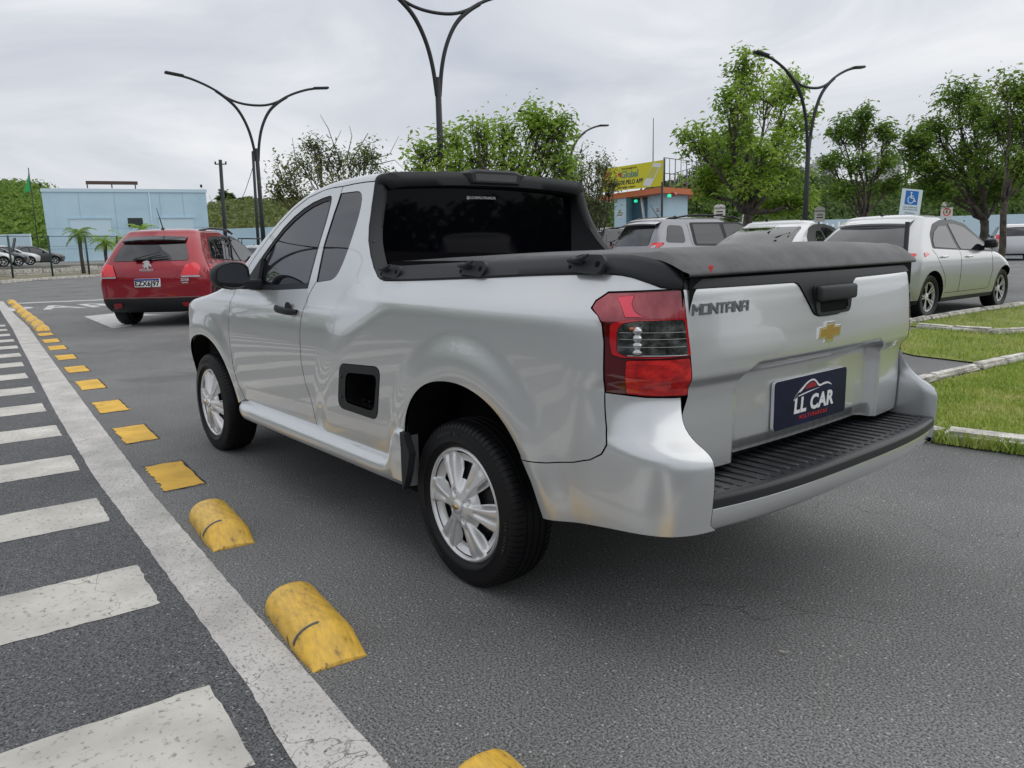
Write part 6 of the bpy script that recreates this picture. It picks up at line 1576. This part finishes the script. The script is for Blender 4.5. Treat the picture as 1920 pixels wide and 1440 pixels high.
mb = MB(); front(mb, xx(100), xx(392), .55, zz(486), .35); mb.obj('planter_wall', bd, mat('stained_concrete', (.42, .45, .43), .85), smooth=False)
# low blue boundary walls
mb = MB(); wall_quad(view(388, 430, 76), view(560, 430, 72), 0, float(view(440, 428, 74)[2]), .2, mb); tag(mb.obj('boundary_wall', None, BLUE, smooth=False), 'low pale blue wall beyond the red crossover, right of the blue building', 'wall')
mb = MB(); wall_quad(view(1180, 430, 52), view(2300, 430, 44), 0, float(view(1500, 413, 49)[2]), .2, mb); tag(mb.obj('boundary_wall', None, BLUE2, smooth=False), 'long low pale blue wall behind the parked cars at the right', 'wall')
mb = MB(); wall_quad(view(-300, 480, 66), view(60, 480, 64), .7, float(view(20, 440, 65)[2]), .2, mb); tag(mb.obj('boundary_wall', None, BLUE2, smooth=False), 'pale blue wall behind the parked cars at the left edge', 'wall')
# fence at the left: posts, rails, thin wires
GREEN = mat('fence_green', (.03, .06, .055), .5)
fn = thing('wire_fence', 'thin dark green wire fence with slim posts along the left car park', 'fence', (0, 0, 0))
fp = [view(-180, 500, 43), view(-78, 500, 43.5), view(22, 500, 44.5), view(97, 500, 46.5), view(166, 500, 48.5), view(225, 500, 51)]
for q in fp:
    mb = MB(); mb.tube([(q[0], q[1], .05), (q[0], q[1], 2.55)], .055, 8); mb.obj('post', fn, GREEN)
mb = MB()
for z in (2.5, 1.9, .35):
    mb.tube([(q[0], q[1], z) for q in fp], .022 if z > 2 else .008, 5)
for a, b in zip(fp[:-1], fp[1:]):
    for k in range(1, 26): q = a+(b-a)*k/26; mb.tube([(q[0], q[1], .3), (q[0], q[1], 2.5)], .0035, 3, caps=False)
mb.obj('wire_panel', fn, GREEN)
# flag on its pole
q = view(57, 345, 88); mb = MB(); mb.tube([(q[0], q[1], 0), (q[0], q[1], q[2]+1.8)], .05, 6)
fl = tag(mb.obj('flag_pole', None, IRON), 'pole with a green feather flag above the trees at the far left', 'flag')
mb = MB(); mb.grid(np.array([[(q[0]+.03, q[1]+.05+w_*.75*(1-k)**1.0*(1-.2*k), q[2]-.9+k*2.2+.1*math.sin(w_*5)) for w_ in np.linspace(0, 1, 6)] for k in np.linspace(0, 1, 9)])); mb.obj('flag_cloth', fl, mat('flag_green', (.04, .35, .10), .7))
# utility poles
for px, py0, d, lb, wd in ((420, 300, 48, 'dark utility pole with insulators right of the blue building', .11), (481, 284, 40, 'thin leaning pole just left of the left street lamp', .075)):
    p = view(px, 430, d); tp = view(px-7, py0, d); t = thing('utility_pole', lb, 'pole', (p[0], p[1], 0)); mb = MB(); mb.tube([(0, 0, 0), (tp[0]-p[0], tp[1]-p[1], tp[2])], [wd*1.2, wd], 8); mb.obj('pole_shaft', t, IRON)
    if wd > .1:
        mb = MB(); e = np.array([tp[0]-p[0], tp[1]-p[1], tp[2]-.25]); mb.tube([tuple(e-R_*.35), tuple(e+R_*.35)], .035, 6)
        for s_ in (-.33, 0, .33): mb.tube([tuple(e+R_*s_), tuple(e+R_*s_+[0, 0, .16])], .05, 6)
        mb.obj('insulator_arm', t, IRON)
    else:
        mb = MB(); e = np.array([tp[0]-p[0], tp[1]-p[1], tp[2]]); mb.tube([tuple(e), tuple(e+R_*.3)], .05, 6); mb.obj('pole_bracket', t, IRON)
pa, pb = view(478, 300, 40), view(392, 366, 80); mb = MB(); mb.tube([tuple(pa+(pb-pa)*k+np.array([0, 0, -2.6*4*k*(1-k)])) for k in np.linspace(0, 1, 16)], .018, 4); tag(mb.obj('overhead_cable', None, IRON), 'thin overhead cable sagging between the pole and the blue building', 'cable')

# gatehouse with banner
GB_ = thing('gatehouse', 'small pale blue gatehouse with an orange roof edge', 'building', (20.5, -24.6, 0), 0)
gv = lambda px, py, d: tuple(np.array(view(px, py, d))-np.array([20.5, -24.6, 0]))
def slab(mb, pts, z0, z1):
    n = len(pts); V = [(x, y, z0) for x, y in pts]+[(x, y, z1) for x, y in pts]; mb.add(V, [tuple(range(n-1, -1, -1)), tuple(range(n, 2*n))]+[(i, (i+1) % n, n+(i+1) % n, n+i) for i in range(n)])
def xy(px, d): q = gv(px, 400, d); return (q[0], q[1])
zr0, zr1 = float(view(1243, 362, 31)[2]), float(view(1243, 351, 31)[2])
mb = MB(); slab(mb, [xy(1242, 31), xy(1326, 33.5), xy(1255, 39), xy(1122, 35.5)], zr0, zr1); rf = mb.obj('roof_slab', GB_, mat('orange_edge', (.58, .17, .07), .7), smooth=False, fix=True)
mb = MB(); slab(mb, [xy(1243, 31.6), xy(1289, 33.0), xy(1240, 38), xy(1214, 33.0)], .1, zr0-.003); mb.obj('wall', GB_, BLUE, smooth=False, fix=True)
mb = MB(); slab(mb, [xy(1174, 33.6), xy(1152, 34.4), xy(1190, 38), xy(1210, 37)], .1, zr0-.003); mb.obj('wall', GB_, BLUE, smooth=False, fix=True)
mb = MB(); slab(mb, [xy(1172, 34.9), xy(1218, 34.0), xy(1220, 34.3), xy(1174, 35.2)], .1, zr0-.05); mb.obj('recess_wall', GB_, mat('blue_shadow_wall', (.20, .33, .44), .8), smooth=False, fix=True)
mb = MB(); mb.tube([gv(1203, 371, 33), gv(1208, 412, 33)], .06, 8); mb.obj('leaning_post', GB_, WHITEP)
GL = mat('signal_green', (.01, .30, .16), .3, emit=(.05, 1, .55), estr=.8)
for px, py in ((1255, 367), (1192, 377)):
    mb = MB(); q = gv(px, py, 31.2 if px > 1200 else 34); mb.rbox(q[0]-.06, q[0]+.06, q[1]-.06, q[1]+.06, q[2]-.06, q[2]+.06, .02); mb.obj('signal_light', GB_, GL)
mb = MB(); q = gv(1263, 365, 31.3); mb.rbox(q[0]-.1, q[0]+.1, q[1]-.1, q[1]+.1, q[2]-.08, q[2]+.08, .03); mb.obj('red_signal', GB_, REFL)
for px, py in ((1162, 402), (1234, 395)):
    q = np.array(gv(px, py, 33.3 if px < 1200 else 31.95)); Mx = Matrix(((R_[0], 0, -F_[0], q[0]), (R_[1], 0, -F_[1], q[1]), (0, 1, 0, q[2]), (0, 0, 0, 1)))
    mb = MB(); mb.prism([(-.13, -.13), (.13, -.13), (.13, .13), (-.13, .13)], 0, .03, 0, Mx); nb = mb.obj('notice', GB_, WHITEP, smooth=False)
    mb = MB()
    for k in range(3): mb.prism([(-.10, .06-k*.06), (.10, .06-k*.06), (.10, .085-k*.06), (-.10, .085-k*.06)], .03, .034, 0, Mx)
    mb.obj('notice_text', nb, BLACKG, smooth=False)
mb = MB(); ra, rb_, rc_ = np.array(gv(1244, 351, 31)), np.array(gv(1326, 351, 33.5)), np.array(gv(1256, 351, 38.5))
for a, b in ((ra, rb_), (rb_, rc_)):
    for z in (.55, 1.15): mb.tube([(a[0], a[1], zr1+z), (b[0], b[1], zr1+z)], .018, 5)
    for k in range(9): q = a+(b-a)*k/8; mb.tube([(q[0], q[1], zr1), (q[0], q[1], zr1+1.15)], .018 if k % 2 else .024, 5)
mb.obj('roof_railing', GB_, mat('railing_grey', (.22, .24, .26), .5, .4))
mb = MB(); q = gv(1224, 350, 34); mb.tube([(q[0], q[1], zr1), (q[0], q[1], float(view(1224, 225, 34)[2]))], [.03, .015], 6); mb.obj('roof_mast', GB_, IRON)
q = view(1241, 410, 30.5); mb = MB(); mb.tube([(q[0], q[1], 0), (q[0], q[1], float(view(1241, 342, 30.5)[2]))], .045, 8); tag(mb.obj('slim_post', None, IRON), 'slim dark post in front of the gatehouse corner', 'post')
# banner: four corners as seen, standing on the roof edge
BA, BB = np.array(view(1128, 334, 34.0)), np.array(view(1245, 325, 30.9)); zb0, zb1 = zr1+.06, float(view(1245, 300, 30.9)[2])
ba = thing('yellow_banner', 'yellow advertising banner along the gatehouse roof edge', 'banner', (BA[0], BA[1], 0))
u = (BB-BA)[:2]; Lw = float(np.linalg.norm(u)); u = u/Lw
BM = Matrix(((u[0], 0, u[1], 0), (u[1], 0, -u[0], 0), (0, 1, 0, zb0), (0, 0, 0, 1))); Hb = zb1-zb0
if (BM.to_3x3() @ Vector((0, 0, 1))).dot(Vector(F_)) > 0: BM = Matrix(((u[0], 0, -u[1], 0), (u[1], 0, u[0], 0), (0, 1, 0, zb0), (0, 0, 0, 1)))
mb = MB(); mb.prism([(0, 0), (Lw, 0), (Lw, Hb), (0, Hb*.98)], -.02, 0, 0, BM); mb.obj('banner_sheet', ba, mat('banner_yellow', (.72, .66, .03), .6), smooth=False)
def btext(nm, s, x, y, sz, m, bold=.004, sh=.1):
    V, F = text_mesh(s, sz, .004, bold=bold, shear=sh, space=1.0); b_ = MB(); b_.add(xf(V, BM @ Matrix.Translation((x, y, .006))), F); return b_.obj(nm, ba, m, smooth=False)
btext('banner_name', 'Global', Lw*.47, Hb*.62, .40, mat('banner_grey', (.16, .30, .22), .6), .012)
btext('banner_tagline', 'ESTACIONAMENTOS', Lw*.46, Hb*.86, .10, BLACKG, .001); btext('banner_line', 'PAGUE PELO APP', Lw*.44, Hb*.30, .24, BLACKG, .006); btext('banner_small_line', 'mais rapido e seguro', Lw*.42, Hb*.11, .13, BLACKG, .002)
mb = MB()
for y in (.36, .68): mb.prism([(Lw*.09+.24*math.cos(a)*1.0+.06*math.sin(a), Hb*y+.13*math.sin(a)+.06*math.cos(a)) for a in np.linspace(0, 2*PI, 20, endpoint=False)], .002, .006, 0, BM); mb.prism([(Lw*.09+.14*math.cos(a)+.03*math.sin(a), Hb*y+.05*math.sin(a)+.03*math.cos(a)) for a in np.linspace(0, 2*PI, 16, endpoint=False)], .006, .008, 1, BM)
mb.obj('red_logo', ba, [mat('banner_red', (.50, .03, .03), .6), MATS['banner_yellow']], smooth=False)
mb = MB(); mb.prism([(Lw*.27, Hb*.70), (Lw*.36, Hb*.72), (Lw*.33, Hb*.50), (Lw*.29, Hb*.60)], .002, .006, 0, BM); mb.obj('pin_logo', ba, MATS['banner_red'], smooth=False)
mb = MB(); mb.prism(round_poly([(Lw*.68, Hb*.10), (Lw*.80, Hb*.02), (Lw*.97, Hb*.86), (Lw*.85, Hb*.95)], .08), .002, .008, 0, BM); ph = mb.obj('phone_picture', ba, WHITEP, smooth=False)
mb = MB(); mb.prism([(Lw*.735, Hb*.38), (Lw*.845, Hb*.32), (Lw*.93, Hb*.74), (Lw*.825, Hb*.80)], .008, .010, 0, BM); mb.obj('phone_panel', ph, mat('banner_pale_yellow', (.62, .60, .12), .6), smooth=False)
mb = MB(); mb.tube([tuple(BM @ Vector((Lw, 0, -.03))), tuple(BM @ Vector((Lw, Hb+.05, -.03)))], .03, 6); mb.tube([tuple(BM @ Vector((0, 0, -.03))), tuple(BM @ Vector((0, Hb, -.03)))], .03, 6); mb.obj('banner_frame', ba, IRON)

# signs
def facing(q, tilt=0, yaw=0):
    c = Matrix(((R_[0], 0, -F_[0], q[0]), (R_[1], 0, -F_[1], q[1]), (0, 1, 0, q[2]), (0, 0, 0, 1)))
    f = Vector((F_[0], F_[1], 0)).normalized(); r = Vector((R_[0], R_[1], 0)).normalized()
    c = Matrix(((r.x, 0, -f.x, q[0]), (r.y, 0, -f.y, q[1]), (0, 1, 0, q[2]), (0, 0, 0, 1)))
    return c @ Matrix.Rotation(yaw, 4, 'Y') @ Matrix.Rotation(tilt, 4, 'Z')
SBL = mat('sign_blue', (.015, .16, .50), .4); SWH = mat('sign_white', (.62, .72, .76), .5)
q = view(1707, 384, 13.6); sg = thing('wheelchair_sign', 'white and blue wheelchair parking sign above the silver hatchback', 'sign', (q[0], q[1], 0))
M = facing((0, 0, q[2]), math.radians(-5), .15); mb = MB(); mb.prism(round_poly([(-.20, -.29), (.20, -.29), (.20, .27), (-.20, .27)], .012, 2), 0, .006, 0, M); pn = mb.obj('sign_panel', sg, SWH, smooth=False)
mb = MB(); mb.prism([(-.125, .00), (.125, .00), (.125, .24), (-.125, .24)], .006, .008, 0, M); mb.obj('blue_square', pn, SBL, smooth=False)
mb = MB()
def seg2(a, b, w_): 
    v = np.array(b)-np.array(a); L_ = np.linalg.norm(v); n_ = np.array([-v[1], v[0]])/L_*w_/2; a, b = np.array(a), np.array(b); mb.prism([tuple(a-n_), tuple(b-n_), tuple(b+n_), tuple(a+n_)], .008, .011, 0, M)
mb.prism([(-.018+.016*math.cos(a), .205+.016*math.sin(a)) for a in np.linspace(0, 2*PI, 14, endpoint=False)], .008, .011, 0, M)
seg2((-.018, .185), (-.010, .115), .018); seg2((-.014, .150), (.035, .150), .013); seg2((-.010, .115), (.045, .115), .016); seg2((.045, .115), (.065, .060), .015); seg2((.065, .060), (.090, .068), .012)
for a0 in np.linspace(math.radians(100), math.radians(345), 14): seg2((-.012+.058*math.cos(a0), .085+.058*math.sin(a0)), (-.012+.058*math.cos(a0+.32), .085+.058*math.sin(a0+.32)), .013)
mb.obj('wheelchair_symbol', pn, WHITEP, smooth=False)
for k, (s_, y, sz) in enumerate((('VAGA RESERVADA', -.045, .034), ('PARA PESSOAS COM', -.085, .030), ('DEFICIENCIA', -.145, .034), ('OBRIGATORIO CARTAO', -.185, .030), ('DE USO', -.245, .030))):
    V, F = text_mesh(s_, sz, .001, bold=.0005); mb = MB(); mb.add(xf(V, M @ Matrix.Translation((0, y, .007))), F); mb.obj('sign_text', pn, mat('sign_grey_print', (.12, .16, .18), .6), smooth=False)
mb = MB(); mb.tube([(0, 0, 0), (0, 0, q[2]+.2)], .025, 8); ob_ = mb.obj('sign_post', sg, IRON); ob_.location = (F_[0]*.03, F_[1]*.03, 0)
q = view(1698, 450, 8.5); tp = view(1702, 416, 8.5); mb = MB(); mb.tube([(q[0], q[1], 0), (tp[0], tp[1], tp[2])], .026, 10); tag(mb.obj('black_post', None, BLACKP), 'short black post between the pickup tailgate and the silver hatchback', 'post')
for i, (px, py, d, w_, h_, lb) in enumerate(((1349, 396, 30, .44, .50, 'small white round-topped sign above the grey SUV'), (1537, 402, 30, .40, .56, 'small white notice sign above the white car'), (1398, 412, 36, .34, .5, 'small white sign right behind the big tree trunk'), (1775, 394, 26, .40, .52, 'small white no-parking sign with a red ring, right of the wheelchair sign'))):
    q = view(px, py, d); sg = thing('notice_sign', lb, 'sign', (q[0], q[1], 0)); M = facing((0, 0, q[2]))
    top = [(w_/2*math.cos(a), h_/2-.08+.10*math.sin(a)) for a in np.linspace(0, PI, 12)]
    mb = MB(); mb.prism([(-w_/2, -h_/2), (w_/2, -h_/2)]+top, 0, .02, 0, M); pn = mb.obj('sign_panel', sg, mat('sign_cream', (.68, .66, .62), .6), smooth=False)
    V, F = text_mesh('SHOPPING', w_*.20, .002, bold=.002); mb = MB(); mb.add(xf(V, M @ Matrix.Translation((0, h_*.22, .022))), F); mb.obj('sign_text', pn, BLACKG, smooth=False)
    if i == 3:
        mb = MB(); a_ = np.linspace(0, 2*PI, 25)
        for k in range(24): mb.prism([(r_2*math.cos(t_), -.06+r_2*math.sin(t_)) for r_2, t_ in ((.10, a_[k]), (.13, a_[k]), (.13, a_[k+1]), (.10, a_[k+1]))], .021, .025, 0, M)
        mb.obj('red_ring', pn, REDP, smooth=False); V, F = text_mesh('E', .13, .002, bold=.004); mb = MB(); mb.add(xf(V, M @ Matrix.Translation((0, -.06, .022))), F); mb.obj('ring_letter', pn, BLACKG, smooth=False)
    else:
        for k in range(2): mb = MB(); mb.prism([(-w_*.3, -.04-k*.10), (w_*.3, -.04-k*.10), (w_*.3, -.0-k*.10), (-w_*.3, -.0-k*.10)], .021, .024, 0, M); mb.obj('sign_line', pn, BLACKG, smooth=False)
    mb = MB(); mb.tube([(F_[0]*.05, F_[1]*.05, 0), (F_[0]*.05, F_[1]*.05, q[2])], .03, 6); mb.obj('sign_post', sg, IRON)
pa, pb = view(1609, 412, 42), view(1682, 412, 40); mb = MB(); wall_quad(pa, pb, float(view(1645, 417, 41)[2]), float(view(1645, 407, 41)[2]), .1, mb)
ys2 = tag(mb.obj('yellow_sign_board', None, MATS['banner_yellow'], smooth=False), 'long narrow yellow sign board left of the wheelchair sign', 'sign')
for q in (pa, pb):
    mb = MB(); mb.tube([(q[0], q[1], 0), (q[0], q[1], 2.3)], .04, 6); mb.obj('board_leg', ys2, IRON)
# white palisade under the trees
pf = thing('white_palisade', 'short white upright rails behind the big tree trunk', 'fence', (0, 0, 0))
for k in range(14):
    q = view(1440+k*11, 430, 42); mb = MB(); mb.tube([(q[0], q[1], 0), (q[0], q[1], float(view(1440+k*11, 416+(k % 3)*2, 42)[2]))], .05, 5); mb.obj('rail', pf, WHITEP)
# distant apartment blocks
CONC = mat('far_block', (.50, .50, .51), .9); WIN = mat('far_window', (.20, .22, .25), .5)
for px0, px1, py, d, lb in ((1642, 1685, 296, 300, 'pale apartment block far behind the trees, left of the wheelchair sign'), (1526, 1566, 306, 320, 'faint grey apartment block far behind, left of the layered tree')):
    a, b = view(px0, 400, d), view(px1, 400, d); zt3 = float(view(px0, py, d)[2]); L3 = float(np.linalg.norm((b-a)[:2])); t = thing('apartment_block', lb, 'building', (a[0], a[1], 0), math.atan2(*(b-a)[:2][::-1]))
    mb = MB(); mb.box(0, L3, 0, 12, 0, zt3); mb.box(L3*.3, L3*.6, 2, 8, zt3, zt3+2.5); mb.obj('wall', t, CONC, smooth=False)
    nf = 9
    for f in range(nf):
        mb = MB()
        for c in range(5): mb.box(L3*(.08+c*.18), L3*(.18+c*.18), -.05, 0, zt3-3.2*(f+1), zt3-3.2*(f+1)+1.4)
        mb.obj('window_row', t, WIN, smooth=False)
# trees and a hedge on the photographer's side of the road (they mirror in the truck's paint and windows)
for i, (x, y, h, s_) in enumerate(((19, 10.5, 4.2, 1.6), (26, 9.5, 5.0, 1.8), (33, 15, 5.5, 2.3))):
    make_tree('street_tree', 'street tree across the crossing, %s one along, seen only in reflections' % ('first', 'second', 'third', 'fourth', 'fifth')[i], 'tree', (x, y, 0), 1.6, h, 2, LF_MD, 40+i, 8, .26, blobs=[(r_.uniform(-s_, s_), r_.uniform(-s_, s_), h+r_.uniform(-1.4, .8), 1.0) for _ in range(7)], tr0=.12, density=.6)
wood_pts = np.random.RandomState(6); V = []; F = []
for _ in range(3400):
    a = wood_pts.uniform(.22, 4.35); d = wood_pts.uniform(26, 34); c = np.array([CAM[0]+d*math.cos(a), CAM[1]+d*math.sin(a)+2, wood_pts.uniform(.2, 2.6)])
    for j in range(8):
        u = wood_pts.normal(0, 1, 3); u /= np.linalg.norm(u); q = c+u*.8; s1 = np.cross(u, wood_pts.normal(0, 1, 3)); s1 /= np.linalg.norm(s1); s2 = np.cross(u, s1); b = len(V); V += [q+s1*.3, q+s2*.2, q-s1*.3, q-s2*.2]; F += [(b, b+1, b+2), (b, b+2, b+3)]
tag(mesh('hedge_belt', V, F, None, LF_DK, False), 'hedge and bushes behind the photographer, seen only in reflections', 'hedge', kind='stuff')

make_car('white_parked_hatch', 'white hatchback parked behind the photographer, mirrored in the tailgate and rear glass', 'car', (-7.5, -6.2, 0), math.radians(35), WHITE, dict(hb))
